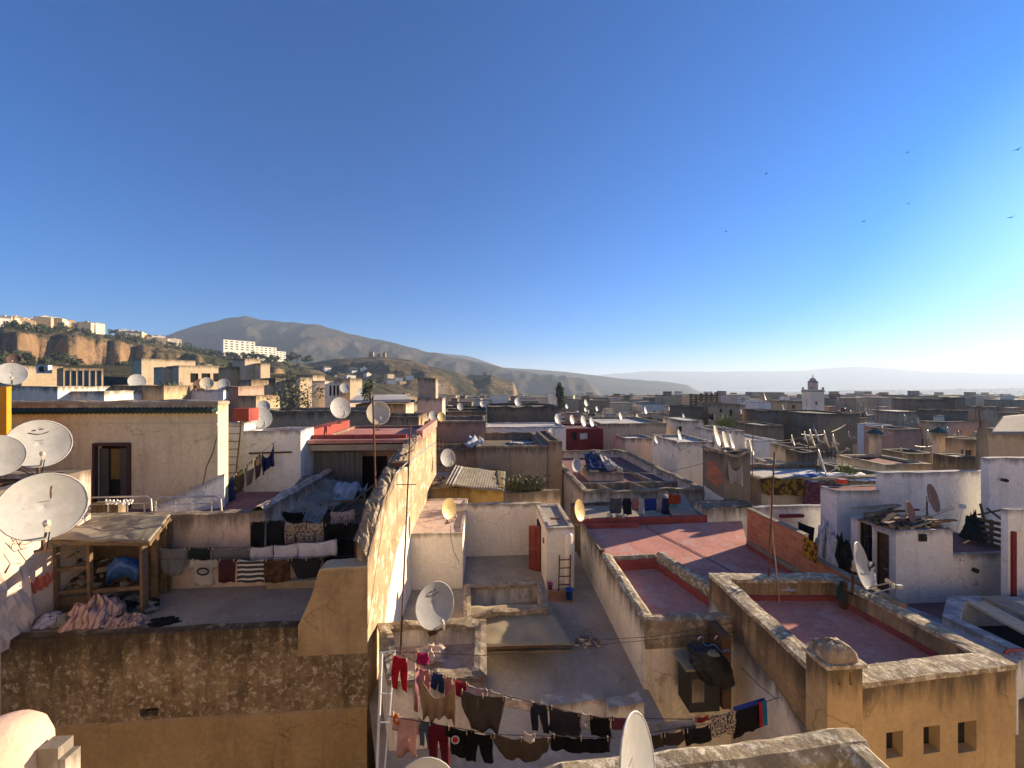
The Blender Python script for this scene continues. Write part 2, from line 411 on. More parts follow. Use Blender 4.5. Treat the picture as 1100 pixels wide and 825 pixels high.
def house(label, pts, d, base=0., wall='white', roof='cem', ph=.6, pt=.28, cop=None, jit=.03, ops=(), group=None,
          name='house', cat='house', ovh=.03, copt=.05, kerb=None, zt=None):
    """pts: footprint, counter clockwise, edge 0 faces the viewer. ops: (edge, px0, px1, py0, py1, kind, pane)"""
    pts = [Vector(p[:2]) for p in pts]
    zt = H-d if zt is None else zt
    c = sum(pts, Vector((0, 0)))/len(pts)
    o = thing(name, label, cat, (c.x, c.y, base), group)
    sd = random.random()*50
    top = lambda x, y: zt+jit*2*noise.noise(Vector((x*1.1+sd, y*1.1, 0)))
    mb = MB(); n = len(pts); holes = {}
    for e, a, b, c0, c1, kind, pane in ops:
        h = pix_hole(pts[e], pts[(e+1) % n], a, b, c0, c1); holes.setdefault(e, []).append((h, kind, pane))
    for i in range(n):
        facade(mb, pts[i], pts[(i+1) % n], base, top, [h[0] for h in holes.get(i, ())])
    ins = inset(pts, pt)
    for i in range(n):
        j = (i+1) % n; A, B, a, b = pts[i], pts[j], ins[i], ins[j]
        m = max(1, min(40, int((B-A).length/.8)))
        for k in range(m):
            P0, P1 = A.lerp(B, k/m), A.lerp(B, (k+1)/m); q0, q1 = a.lerp(b, k/m), a.lerp(b, (k+1)/m)
            t0, t1 = top(*P0), top(*P1); f = zt-ph-.05
            mb.quad((*P0, t0), (*P1, t1), (*q1, t1), (*q0, t0), (.05,)*4)
            mb.quad((*q0, t0), (*q1, t1), (*q1, f), (*q0, f), (.2, .2, ph, ph))
    mb.build('wall', M[wall], o)
    r = MB(); gi = inset(pts, pt*.6)
    r.poly([(*p, zt-ph) for p in gi], .5)
    r.build('roof', M[roof], o)
    if cop:
        cb = MB(); oo = inset(pts, -ovh); ii = inset(pts, pt+ovh)
        for i in range(n):
            j = (i+1) % n; m = max(2, min(60, int((pts[j]-pts[i]).length/.2)))
            ring = []
            for k in range(m+1):
                P, q = oo[i].lerp(oo[j], k/m), ii[i].lerp(ii[j], k/m)
                w1 = .8*copt*noise.noise(Vector((P.x*2.3, P.y*2.3, sd)))+.6*copt*noise.noise(Vector((P.x*11, P.y*11, sd))); w2 = .8*copt*noise.noise(Vector((q.x*2.3, q.y*2.3, sd+3)))+.6*copt*noise.noise(Vector((q.x*11, q.y*11, sd)))
                t = top(*P)
                ring.append([cb.p((*P, t-copt*1.3-.02+w2*.3)), cb.p((*P, t+copt*.8+w1)), cb.p((*P.lerp(q, .5), t+copt*1.2+w1*.5+w2*.7)), cb.p((*q, t+copt*.8+w2)), cb.p((*q, t-copt*1.3))])
            for k in range(m):
                for z in range(5):
                    cb.face(ring[k][z], ring[k+1][z], ring[k+1][(z+1) % 5], ring[k][(z+1) % 5])
        cb.build('coping', M[cop], o)
    if kerb:
        kb = MB(); a1 = inset(pts, pt-.002); a2 = inset(pts, pt+.07)
        for i in range(n):
            j = (i+1) % n; f = zt-ph
            kb.quad((*a1[i], f+.13), (*a1[j], f+.13), (*a2[j], f+.11), (*a2[i], f+.11))
            kb.quad((*a2[i], f+.11), (*a2[j], f+.11), (*a2[j], f-.01), (*a2[i], f-.01))
        kb.build('kerb', M[kerb], o)
    for e, hs in holes.items():
        for h, kind, pane in hs: opening(o, pts[e], pts[(e+1) % n], h, kind, pane=pane)
    return o
def solid(name, label, cat, pts, z0, z1, mat, group=None, jit=.03, cop=None):
    """a free standing wall: rough topped prism"""
    mb = MB(); pts = [Vector(p[:2]) for p in pts]; n = len(pts)
    zf = z1 if callable(z1) else (lambda x, y: z1+jit*2*noise.noise(Vector((x*1.4, y*1.4, 3))))
    for i in range(n): facade(mb, pts[i], pts[(i+1) % n], z0, zf, seg=.35)
    A, B, C_, D = pts
    m = max(1, min(60, int(max((B-A).length, (C_-B).length)/.35)))
    lng = (B-A).length > (C_-B).length
    for k in range(m):
        a, b = k/m, (k+1)/m
        q = [A.lerp(B, a), A.lerp(B, b), D.lerp(C_, b), D.lerp(C_, a)] if lng else [A.lerp(D, a), B.lerp(C_, a), B.lerp(C_, b), A.lerp(D, b)]
        mb.quad(*[(*p, zf(*p)) for p in q], (.02,)*4)
    return mb
def strip_wall(p, q, t, side=1):
    """plan of a wall from p to q, thickness t to the left (side 1) or right (-1)"""
    p = Vector(p[:2]); q = Vector(q[:2]); d = (q-p).normalized(); nn = Vector((-d.y, d.x))*side*t
    r = [p, q, q+nn, p+nn]
    return r if side == 1 else [q, p, p+nn, q+nn]

# satellite dishes -------------------------------------------------
HC = .78
def make_dish(mat, emblem=False):
    root = thing('satellite_dish', '', 'satellite dish', (0, 0, 0))
    tilt = R(14); Rm = Matrix.Rotation(-tilt, 3, 'X'); c = Vector((0, 0, HC))
    def P(r, a, off): 
        x = r*.5*math.cos(a); z = r*.54*math.sin(a); y = -.085*(r*r)+.085+off-.085
        return c+Rm @ Vector((x, y, z))
    mb = MB(); nr, na = 5, 28
    for off, fl in ((0, False), (.018, True)):
        rings = [[mb.p(P(.001+.999*i/nr, 2*math.pi*k/na, off)) for k in range(na)] for i in range(nr+1)]
        for i in range(nr):
            for k in range(na):
                q = (rings[i][k], rings[i+1][k], rings[i+1][(k+1) % na], rings[i][(k+1) % na])
                mb.face(*(q if not fl else q[::-1]))
        mb.face(*(rings[0][::-1] if not fl else rings[0]))
    refl = mb.build('reflector', mat, root, smooth=True)
    rb = MB(); pts = [P(1.0, 2*math.pi*k/na, .009) for k in range(na+1)]; rb.tube(pts, .014, 5); rb.build('rim', mat, refl, smooth=True)
    if emblem:
        for x, z in ((-.06, .32), (.05, .34)):
            e = MB(); hwp = c+Rm @ Vector((x, -.006+.085-.085*((x*2)**2+(z/.54)**2)-.085, z)); e.lathe(hwp-Vector((0, 0, .014)), [(.001, 0), (.022, .004), (.022, .024), (.001, .028)], 8); e.build('emblem_dot', M['metal'], refl)
        e = MB(); pts = []
        for k in range(9):
            x = -.15+.30*k/8; z = .27-.045*math.cos((k/8-.5)*math.pi); pts.append(c+Rm @ Vector((x, -.012+.085-.085*((x*2)**2+(z/.54)**2)-.085, z)))
        e.tube(pts, .008, 4); e.build('emblem_smile', M['metal'], refl)
    am = MB(); foot = P(.98, -math.pi/2, 0); tip = c+Rm @ Vector((0, -.52, -.33))
    am.beam(foot+Vector((0, .03, 0)), tip, .03); arm = am.build('feed_arm', M['steel'], root)
    ln = MB(); d = (c-tip).normalized(); ln.tube([tip-d*.05, tip-d*.0, tip+d*.01, tip+d*.1], [.03, .03, .045, .048], 8); ln.box(tip-d*.04+Vector((0, 0, -.04)), .05, .05, .08); ln.build('receiver', M['dishc'], arm)
    bk = MB(); bk.box(c+Vector((0, .06, -.04)), .14, .09, .26); bk.beam(c+Vector((0, .02, -.12)), c+Vector((0, .14, -.16)), .04); bk.build('bracket', M['steel'], root)
    cb = MB(); cb.tube([tip-d*.05+Vector((.02, 0, -.07)), tip+Vector((.03, .12, -.16)), Vector((.03, -.12, .12)), Vector((.04, .06, .05)), Vector((.06, .12, .25)), Vector((.05, .12, .03)), Vector((.3, .2, .0))], .009, 5); cb.build('cable', M['metal'], arm)
    ms = MB(); ms.tube([(0, .11, 0), (0, .11, HC+.05)], .026, 8); ms.box((0, .11, .01), .2, .2, .02); ms.build('mast', M['rust'], root)
    return root
DP = {}
def dish(px, py, Y, dia, label, kind='g', az=132, group='satellite dishes on the rooftops', emblem=False):
    k = (kind, emblem)
    mat = M[{'g': 'dish', 'c': 'dishc', 'y': 'dishy', 'r': 'dishr'}[kind]]
    if k not in DP: DP[k] = o = make_dish(mat, emblem)
    else: o = copy_tree(DP[k])
    o.scale = (dia, dia, dia); p = V(px, py, Y); o.location = (p.x, p.y, p.z-HC*dia)
    o.rotation_euler = (0, 0, R(180-az)); return tag(o, label, None, group)

# laundry ------------------------------------------------------------
def hang(kind, a, b, h, mat, label, name, cat=None, group=None, fold=1., skew=0.):
    """cloth hung from a to b (points on the line), h long"""
    a = Vector(a); b = Vector(b); w = (b-a).length; d = (b-a)/w
    nv = d.cross(Vector((0, 0, 1))).normalized(); sd = random.random()*30; mb = MB()
    def Q(x, y):                                    # x along the line 0..1, y down 0..1
        am = .03*fold*(.25+y)*min(1.5, max(.5, h)); t = x*w
        y *= 1+.09*noise.noise(Vector((t*5+sd, 3, 0)))*min(1, y*1.5); o = am*(math.sin(t*15+sd+1.2*noise.noise(Vector((t*4, y*2, sd))))+.6*math.sin(t*29+sd*2+y*2))+.09*h*y*noise.noise(Vector((t*2.2+sd, y*1.8, 0)))+.02*fold*noise.noise(Vector((t*9, y*h*9, sd)))
        xc = max(0., min(1., x)); sag = -.025*w*math.sin(math.pi*xc)-.035*min(w, .8)*(1-.6*y)*math.sin(math.pi*xc)**2*(1 if group else 0)
        return a+d*(x*w+skew*y*h+.02*y*math.sin(sd+y*5))+nv*o+Vector((0, 0, sag-y*h))
    def strip(rows, nu=8, nv_=8):
        ys = [r[0] for r in rows]
        def f(u, v):
            y = ys[0]+(ys[-1]-ys[0])*v
            for i in range(len(rows)-1):
                if rows[i][0] <= y <= rows[i+1][0]+1e-6:
                    t = (y-rows[i][0])/(rows[i+1][0]-rows[i][0])
                    l = rows[i][1]+(rows[i+1][1]-rows[i][1])*t; r = rows[i][2]+(rows[i+1][2]-rows[i][2])*t
                    return Q(l+(r-l)*u, y)
            return Q(rows[-1][1]+(rows[-1][2]-rows[-1][1])*u, y)
        mb.grid(f, nu, nv_)
    if kind == 'sheet': strip([(0, 0, 1), (1, .0, 1)], max(8, int(w*14)), 6)
    elif kind == 'rag': strip([(0, 0, 1), (.5, .06, .95), (1, .22, .8)], max(8, int(w*14)), 7)
    elif kind == 'trousers':
        strip([(0, .06, .94), (.38, 0, 1)], 8, 4); strip([(.38, 0, .49), (1, .02, .36)], 5, 6); strip([(.38, .51, 1), (1, .66, .98)], 5, 6)
    elif kind == 'shirt':                           # hung by the hem, sleeves down
        strip([(0, .14, .86), (.62, .12, .88), (.86, .05, .95), (.94, .22, .78), (1, .36, .64)], 8, 10)
        strip([(.42, -.10, .02), (.62, -.08, .125), (.84, .0, .10)], 3, 4); strip([(.42, .98, 1.10), (.62, .875, 1.08), (.84, .90, 1.0)], 3, 4)
    elif kind == 'tee':                             # hung by the shoulders
        strip([(0, .12, .88), (.30, .14, .86), (1, .14, .86)], 8, 8)
        strip([(0.01, -.02, .125), (.36, -.06, .14)], 3, 3); strip([(0.01, .875, 1.02), (.36, .86, 1.06)], 3, 3)
    elif kind == 'shorts':
        strip([(0, .05, .95), (.5, 0, 1)], 8, 4); strip([(.5, 0, .48), (1, -.03, .44)], 4, 3); strip([(.5, .52, 1), (1, .56, 1.03)], 4, 3)
    elif kind == 'blouse':                          # slack top: neckline sags between the two shoulders, hem hangs uneven
        def f(u, v):
            dip = .38*math.sin(math.pi*u)**.75; low = 1-.16*math.sin(math.pi*u)-.10*abs(noise.noise(Vector((u*5+sd, 1, 0))))
            y = dip+(low-dip)*v; return Q(u+.10*(u-.5)*math.sin(math.pi*min(1, y*1.3)), y)+nv*(.045*math.sin(u*26+v*3+sd)*v)
        mb.grid(f, 26, 12)
    o = mb.build(name, mat, smooth=True, thick=.008)
    if group and w > .12:                            # wooden pegs holding it on the line
        for t in ((.08, .92) if w < .8 else (.05, .5, .95)):
            k = MB(); c = a+d*(t*w)+Vector((0, 0, -.02-.025*w*math.sin(math.pi*t))); k.box(c, .016, .035, .075); k.build('peg', PEG, o)
    return tag(o, label, cat or name.replace('_', ' '), group)
PEG = simple('pale wooden peg', (.45, .33, .2), .8)
def rope(pts, label, name='clothes_line', cat='clothes line', r=.006, mat='metal', sag=.0):
    mb = MB(); out = []
    for p, q in zip(pts[:-1], pts[1:]):
        p, q = Vector(p), Vector(q)
        for k in range(10):
            t = k/10; x = p.lerp(q, t); x.z -= sag*4*t*(1-t); out.append(x)
    out.append(Vector(pts[-1])); mb.tube(out, r, 5)
    return tag(mb.build(name, M[mat]), label, cat)
def ladder(p, q, w, n, mat, label, wv=None):
    p, q = Vector(p), Vector(q); s = Vector((wv or U)[:2]).to_3d()*w/2
    o = thing('ladder', label, 'ladder', p); a = None
    for k in (-1, 1):
        mb = MB(); mb.beam(p+s*k, q+s*k, .045, .03); mb.build('rail', M[mat], o)
    for i in range(n):
        mb = MB(); c = p.lerp(q, (i+.7)/(n+.3)); mb.beam(c-s, c+s, .03); mb.build('rung', M[mat], o)
    return o
def rubble(name, pts, label, cat, mats, n, size, kind=None):
    """loose pieces heaped on a quad pts"""
    mb = MB(); a, b, c, d = [Vector(p) for p in pts]
    for i in range(n):
        u, v = random.random(), random.random(); p = a.lerp(b, u).lerp(d.lerp(c, u), v); s = size*random.uniform(.5, 1.4)
        E = Matrix.Rotation(random.uniform(0, 6.3), 3, 'Z') @ Matrix.Rotation(random.uniform(-.5, .5), 3, 'X')
        mb.m = random.randrange(len(mats)); mb.box(p+Vector((0, 0, s*.3)), s*random.uniform(.6, 2.2), s*random.uniform(.5, 1), s*random.uniform(.2, .8), E)
    return tag(mb.build(name, mats), label, cat, kind=kind)
def jag(pts, lv=3, k=.16):
    for _ in range(lv):
        o = []
        for i, p in enumerate(pts):
            q = pts[(i+1) % len(pts)]; L = math.hypot(q[0]-p[0], q[1]-p[1]); o += [p, ((p[0]+q[0])/2+random.uniform(-k, k)*L, (p[1]+q[1])/2+random.uniform(-k, k)*L)]
        pts = o
    return pts
# trees -----------------------------------------------------------------
def crown_mesh(mb, c, rx, rz, n, leaf, seed, lumps=7):
    rnd = random.Random(seed); c = Vector(c)
    L = [(Vector((rnd.gauss(0, .42)*rx, rnd.gauss(0, .42)*rx, rnd.uniform(-.6, .7)*rz)), rnd.uniform(.35, .62)) for _ in range(lumps)]
    for i in range(n):
        o, r = rnd.choice(L); v = Vector((rnd.gauss(0, 1), rnd.gauss(0, 1), rnd.gauss(0, 1))).normalized()*(rnd.random()**.4)*r
        p = c+o+Vector((v.x*rx, v.y*rx, v.z*rz)); s = leaf*rnd.uniform(.6, 1.4)
        a = Vector((rnd.gauss(0, 1), rnd.gauss(0, 1), rnd.gauss(0, 1))).normalized(); b = a.orthogonal().normalized(); e = a.cross(b)
        mb.face(mb.p(p-b*s), mb.p(p+e*s*.6), mb.p(p+b*s), mb.p(p-e*s*.6))
def tree(base, h, r, leaf, label, n=900, lf=None, group=None, name='tree', trunk=.35, lumps=8, rz=None):
    base = Vector(base); o = thing(name, label, 'tree', base, group)
    t = MB(); t.tube([base, base+Vector((.03*h, 0, h*trunk)), base+Vector((0, .02*h, h*.8))], [h*.035, h*.025, h*.008], 7)
    for k in range(4):
        a = k*1.6; p = base+Vector((0, 0, h*(trunk+.08*k))); t.tube([p, p+Vector((math.cos(a)*r*.6, math.sin(a)*r*.6, h*.2))], [h*.014, h*.005], 5)
    t.build('trunk', M['bark'], o)
    c = MB(); crown_mesh(c, base+Vector((0, 0, h*(trunk+(1-trunk)/2))), r, rz or h*(1-trunk)/2*1.15, n, lf or h*.04, hash(label) % 999 if False else int(base.x*7+base.y*3) % 997, lumps)
    c.build('crown', M[leaf], o); return o
def weeds(pts, n, h, label, leaf='leafo', name='weed', cat='weeds'):
    mb = MB(); a, b = Vector(pts[0]), Vector(pts[1])
    for i in range(n):
        t = random.random(); p = a.lerp(b, t)+Vector((random.uniform(-.15, .15), random.uniform(-.2, .2), 0)); k = h*random.uniform(.25, 1.)*(.45+.75*abs(noise.noise(Vector((t*7, h, 2)))))*1.4
        d = Vector((random.gauss(0, .45), random.gauss(0, .45), 1)); q0 = p
        for j in range(4):                           # stem with small leaves
            q = q0+d*k*.25+Vector((random.gauss(0, .03), random.gauss(0, .03), 0)); s = Vector((random.gauss(0, 1), random.gauss(0, 1), random.gauss(0, .5))).normalized()*h*.07
            mb.face(mb.p(q0), mb.p(q0.lerp(q, .5)+s), mb.p(q), mb.p(q0.lerp(q, .6)-s*.6)); q0 = q
    return tag(mb.build(name, M[leaf]), label, cat)
def pole(p, q, r, label, bars=(), name='antenna_mast', cat='mast', mat='rust'):
    o = thing(name, label, cat, p); mb = MB(); mb.tube([p, q], r, 8); mb.build('pole', M[mat], o)
    for a, b in bars:
        k = MB(); k.tube([a, b], r*.6, 6); k.build('crossbar', M[mat], o)
    return o
# ================================================================== NEAR HOUSES
def along(P, du=0, dw=0): return Vector(P[:2])+U*du+W*dw
C0 = Vector((-3.5, 9.34))                           # corner of the mossy terrace house

# --- A: shaded terrace with laundry -----------------------------------
tA = thing('house', 'terrace house with moss blackened front wall, ochre below the ledge and laundry drying on top', 'house', (*along(C0, -6, 1), 0))
A0, A1, A2, A3 = along(C0, -13), along(C0, -.4), along(C0, -.4, 2.15), along(C0, -13, 2.15)
zA = H-5.80
hA = pix_hole(along(C0, -13), along(C0, 0), 150, 170, 760, 769)
mb = MB(); facade(mb, along(C0, -13), along(C0, 0), H-7.86, lambda x, y: zA+.05*fbm(x*1.3, y*1.3), [hA], seg=.4); opening(tA, along(C0, -13), along(C0, 0), hA, 'opening')
for i in range(32):                                 # rounded lip between wall top and floor
    a, b = along(C0, -13+12.6*i/32), along(C0, -13+12.6*(i+1)/32)
    za, zb = zA+.05*fbm(a.x*1.3, a.y*1.3), zA+.05*fbm(b.x*1.3, b.y*1.3)
    mb.quad((*a, za), (*b, zb), (*(b+W*.22), zb+.02), (*(a+W*.22), za+.02), (.02, .02, .3, .3))
    mb.quad((*(a+W*.22), za+.02), (*(b+W*.22), zb+.02), (*(b+W*.30), zA-.12), (*(a+W*.30), zA-.12), (.3, .3, .6, .6))
mb.build('wall', M['mossy'], tA)
mb = MB(); lo = along(C0, -13, -.05); facade(mb, lo, along(C0, 0, -.05), 0, lambda x, y: H-7.84+.05*fbm(x*2, y*2), seg=.4)
for i in range(32):
    a, b = along(C0, -13+13*i/32, -.05), along(C0, -13+13*(i+1)/32, -.05)
    mb.quad((*a, H-7.84+.05*fbm(a.x*2, a.y*2)), (*b, H-7.84+.05*fbm(b.x*2, b.y*2)), (*(b+W*.06), H-7.80), (*(a+W*.06), H-7.80))
mb.build('lower_wall', M['ochre_low'], tA)
mb = MB(); mb.poly([(*p, zA-.06) for p in (along(A0, 0, .2), along(A1, 0, .2), A2, A3)], .5); mb.build('terrace_floor', M['cem'], tA)
mb = MB(); q0, q1 = along(C0, -3.4, 1.95), along(C0, -1.4, 1.9); mb.hexa([(*q0, zA-.1), (*q1, zA-.1), (*along(q1, 0, .22), zA-.1), (*along(q0, 0, .22), zA-.1)], [(*q0, zA+.12), (*q1, zA+.2), (*along(q1, 0, .22), zA+.2), (*along(q0, 0, .22), zA+.12)])
mb.build('step', M['cem'], tA)
# pillar at the corner of the same front, sloping down to the left
mb = MB(); z0, z1 = zA-.3, H-4.42
pl = [along(C0, -1.62), along(C0, -1.28), along(C0, -1.12), along(C0, 0)]; zz = [H-5.78, H-5.0, z1, z1+.03]
def ptop(x, y):
    s = (Vector((x, y))-along(C0, 0)).dot(U); k = [-1.62, -1.28, -1.12, 0.02]
    for i in range(3):
        if s <= k[i+1]: return zz[i]+(zz[i+1]-zz[i])*max(0, (s-k[i]))/(k[i+1]-k[i])+.02*fbm(x*5, y*5)
    return zz[3]
facade(mb, along(C0, -1.62, -.012), along(C0, 0, -.012), zA-.7, ptop, seg=.16)
for i in range(10):
    a, b = along(C0, -1.62+1.62*i/10, -.012), along(C0, -1.62+1.62*(i+1)/10, -.012)
    mb.quad((*a, ptop(*a)), (*b, ptop(*b)), (*along(b, 0, .42), ptop(*b)+.02), (*along(a, 0, .42), ptop(*a)+.02), (0.0,)*4)
mb.quad((*along(C0, -1.62, .4), zA-.1), (*along(C0, -1.62), zA-.1), (*along(C0, -1.62), zz[0]), (*along(C0, -1.62, .4), zz[0]))
mb.quad((*along(C0, 0, .41), zA-.1), (*along(C0, -1.62, .41), zA-.1), (*along(C0, -1.12, .41), z1), (*along(C0, 0, .41), z1))
mb.build('corner_pillar', plaster('rough brown pillar', (.44, .32, .18), (.31, .22, .12), (.15, .105, .06), top=(.42, .36, .26), toplen=.12, s=1.1, bump=.9, patch=(.33, .27, .18)), tA)
# graffiti like red smear on the side wall is part of the neighbour below

# --- the tall sunlit wall running away from us ------------------------
def wtop(x, y):
    s = (Vector((x, y))-C0).dot(W)
    k = [(-.1, 4.30), (.35, 3.95), (1.4, 3.28), (3.2, 2.76), (5.2, 2.5), (7.0, 2.36), (14, 2.30)]
    for (a, da), (b, db) in zip(k[:-1], k[1:]):
        if s <= b: return H-(da+(db-da)*max(0, s-a)/(b-a))+.07*fbm(x*2.2, y*2.2+3)+.05*noise.noise(Vector((x*7, y*7, 1)))
    return H-2.3
tw = thing('wall', 'tall sunlit peeling plaster wall with crumbling top between the shaded terrace and the white patio', 'wall', (*along(C0, -.2, 3), 0))
P = [along(C0, -.45, .40), along(C0, 0.0, 0.0), along(C0, 0, 13.4), along(C0, -.45, 13.4)]
mb = MB(); facade(mb, P[1], P[2], 0, wtop, seg=.1218); facade(mb, P[2], P[3], 0, wtop, seg=.2); facade(mb, along(C0, -.4, .42), P[1], 0, wtop, seg=.2)
mb.build('plaster_face', M['sunwall'], tw)
mb = MB(); facade(mb, P[3], P[0], zA-1, wtop, seg=.2)
n = 110
for i in range(n):
    for j in range(4):
        def q(a, b):
            x = P[1].lerp(P[2], a).lerp(P[0].lerp(P[3], a), b); z = wtop(*x)-(.05 if b in (0, 1) else 0); x = x+U*(.014 if b == 0 else -.02 if b == 1 else 0)
            return (x.x, x.y, z+(.05*math.sin(math.pi*b)+.075*fbm(x.x*3+9, x.y*3, 0, 6)*(1 if 0 < b < 1 else 0)))
        mb.quad(q(i/n, j/4), q((i+1)/n, j/4), q((i+1)/n, (j+1)/4), q(i/n, (j+1)/4), (.1,)*4)
mb.build('crumbling_top', M['rubble'], tw)
mb = MB(); nW = 26                                 # white washed foot of the wall, swelling out
def wfoot(s):
    k = [(.55, 9.6), (.9, 8.6), (1.3, 7.2), (2.0, 6.2), (3.05, 5.35), (4.5, 4.97), (5.3, 4.8)]
    for (a, da), (b, db) in zip(k[:-1], k[1:]):
        if s <= b: return da+(db-da)*max(0, s-a)/(b-a)
    return 4.8
for i in range(nW):
    for j in range(6):
        def q(a, b):
            s = .55+4.75*a; top = H-wfoot(s)+.05*fbm(s*3, 2); z = H-11+(top-H+11)*b; o = .012+.10*(1-b)**.6
            x = along(C0, o if b < 1 else .004, s); return (x.x, x.y, z)
        mb.quad(q(i/nW, j/6), q((i+1)/nW, j/6), q((i+1)/nW, (j+1)/6), q(i/nW, (j+1)/6))
mb.build('whitewashed_foot', M['white2'], tw)

# --- L: left neighbour with the dishes ---------------------------------
L0 = Vector((-11.75, 10.75))
oL = house('white topped neighbour house with scribbled peeling side wall beside the timber shed', [L0-U*5-W*4.2, L0-W*4.2, L0, L0-U*5], 2.4, wall='rosy', roof='cem', ph=.35, pt=.3, cop=None, jit=.06)
mb = MB()
for s0, s1, dz in ((.05, .33, 0), (.38, .6, .03), (.62, .72, -.05), (.74, .98, .02)):
    a = L0-W*(2.0-s0*.85); pts = []
    for k in range(14):
        t = k/13; x = a+U*.012+W*(.42*t); pts.append((x.x, x.y, H-4.95+dz+.16*math.sin(k*1.5+s0*9)+.08*t))
    mb.tube(pts, .018, 5)
mb.build('scribble', simple('red spray paint', (.55, .10, .05), .8), oL)
mb = MB()                                           # bulging lower wall towards the viewer
for i in range(14):
    for j in range(8):
        def q(a, b):
            x = L0+U*(.02+.16*(1-b)+.10*fbm(a*5, b*5, 2))-W*(1.5+1.6*a); return (x.x, x.y, H-6.0+(1.75+.35*fbm(a*4, 7))*b)
        mb.quad(q(i/14, j/8), q((i+1)/14, j/8), q((i+1)/14, (j+1)/8), q(i/14, (j+1)/8))
mb.build('flaking_buttress', M['rosy'], oL)
bigd = dish(47, 543, 8.0, 1.23, 'largest pale dish low at the left edge with a brown smear and bare arm', 'g', 126)
lo_ = wloc(bigd); tl_ = Matrix.Rotation(-R(14), 3, 'X')
mb = MB(); mb.poly([lo_+Vector((0, 0, HC))+tl_ @ Vector((x, -.085*((x*2)**2+(z/.54)**2)-.003, z)) for x, z in ((.075, .10), (.09, .14), (.088, .24), (.10, .33), (.078, .31), (.070, .2))]); mb.build('rust_streak', M['rust'], bigd); KIDS[bigd.name].pop()
dish(42, 476, 9.6, 1.08, 'round pale dish with smiling emblem, above the largest dish at the left edge', 'g', 124, emblem=True)
dish(-4, 489, 8.2, .80, 'pale dish cut off by the left edge of the picture', 'g', 126)
mb = MB()
for k in range(7):
    a = V(random.uniform(0, 20), random.uniform(575, 600), 8.9); b = V(random.uniform(20, 60), random.uniform(565, 600), 9.2); mb.tube([a, a.lerp(b, .5)-Vector((0, 0, .15)), b], .008, 4)
tag(mb.build('cable', M['metal']), 'tangle of thin black cables on the sunlit wall below the largest dish', 'cables')
mb = MB()
for k in range(4):
    a = V(5+k*8, 500-k*1.5, 9.9); b = V(62+k*4, 508+k*6, 10.2); mb.tube([a, a.lerp(b, .5)-Vector((0, 0, .10+.03*k)), b], .009, 4)
tag(mb.build('cable', M['metal']), 'loose cables strung across the white wall top behind the dishes at left', 'cables')
mb = MB(); p = V(0, 520, 10.3); mb.obox(p, 1.7, .5, p.z-.05, p.z+.16); tag(mb.build('timber_beam', M['woodd']), 'brown timber lying on the white wall top under the left dishes', 'timber')

# --- B: back terrace, parapet and railing ------------------------------
B0 = along(C0, -13, 2.15)
tB = thing('house', 'upper terrace house with rosy shaded parapet wall behind the laundry, white curved side parapet', 'house', (*along(C0, -8, 4), 0))
mb = MB(); zB = H-3.74; tz = lambda x, y: zB+.05*fbm(x*2, y*2)
q = [along(C0, -13, 2.16), along(C0, -3.55, 2.16), along(C0, -3.55, 2.5), along(C0, -13, 2.5)]
facade(mb, q[0], q[1], zA-1, tz, seg=.3); facade(mb, q[2], q[3], H-4.4, tz, seg=.3)
for i in range(40):
    a, b = q[0].lerp(q[1], i/40), q[0].lerp(q[1], (i+1)/40); mb.quad((*a, tz(*a)), (*b, tz(*b)), (*(b+W*.34), tz(*b)), (*(a+W*.34), tz(*a)), (.05,)*4)
mb.build('parapet_wall', M['rosy'], tB)
mb = MB()                                           # right side parapet, lit by the sun
sp = lambda x, y: H-3.72+.07*fbm(x*2, y*2)+.05
e = [along(C0, -3.95, 2.17), along(C0, -3.6, 2.17), along(C0, -3.6, 7.3), along(C0, -3.95, 7.3)]
for i in range(4): facade(mb, e[i], e[(i+1) % 4], H-9, sp, seg=.3)
for i in range(30):
    for j in range(3):
        def qq(a, b):
            x = e[0].lerp(e[3], a).lerp(e[1].lerp(e[2], a), b); return (x.x, x.y, sp(*x)+.12*math.sin(math.pi*b))
        mb.quad(qq(i/30, j/3), qq(i/30, (j+1)/3), qq((i+1)/30, (j+1)/3), qq((i+1)/30, j/3), (.3,)*4)
mb.build('side_parapet', M['rosy'], tB)
mb = MB(); mb.poly([(*p, H-4.3) for p in (along(C0, -13, 2.4), along(C0, -3.9, 2.4), along(C0, -3.9, 7.4), along(C0, -13, 7.4))]); mb.build('terrace_floor', M['purple'], tB)
rl = thing('railing', 'low bent tube railing standing on the parapet of the upper left terrace', 'railing', V(165, 548, 10.95))
for x0, x1 in ((95, 163), (167, 238)):
    mb = MB(); pts = [V(x0, 548, 11), V(x0, 537, 11), V(x0+4, 533.5, 11), V(x1-6, 532, 11.05), V(x1-1, 535, 11.05), V(x1, 548, 11.05)]; mb.tube(pts, .028, 7); mb.build('bent_tube', M['steel'], rl)
    mb = MB(); mb.tube([V(x0, 541, 11), V(x1, 539.5, 11.05)], .014, 6); mb.build('rail', M['steel'], rl)
    for k in range(3):
        mb = MB(); x = x0+(x1-x0)*(.3+.3*k)+random.uniform(-4, 4); mb.tube([V(x, 549, 11), V(x, 539, 11)], .016, 6); mb.build('baluster', M['steel'], rl)
pegs = MB()
for k in range(22):
    p = V(114+k*1.35, 537.5+random.uniform(-1.5, 3), 10.97); pegs.box(p, .02, .03, .1)
tag(pegs.build('clothes_peg', M['white_paint']), 'row of white clothes pegs clipped on the bent railing', 'clothes pegs')
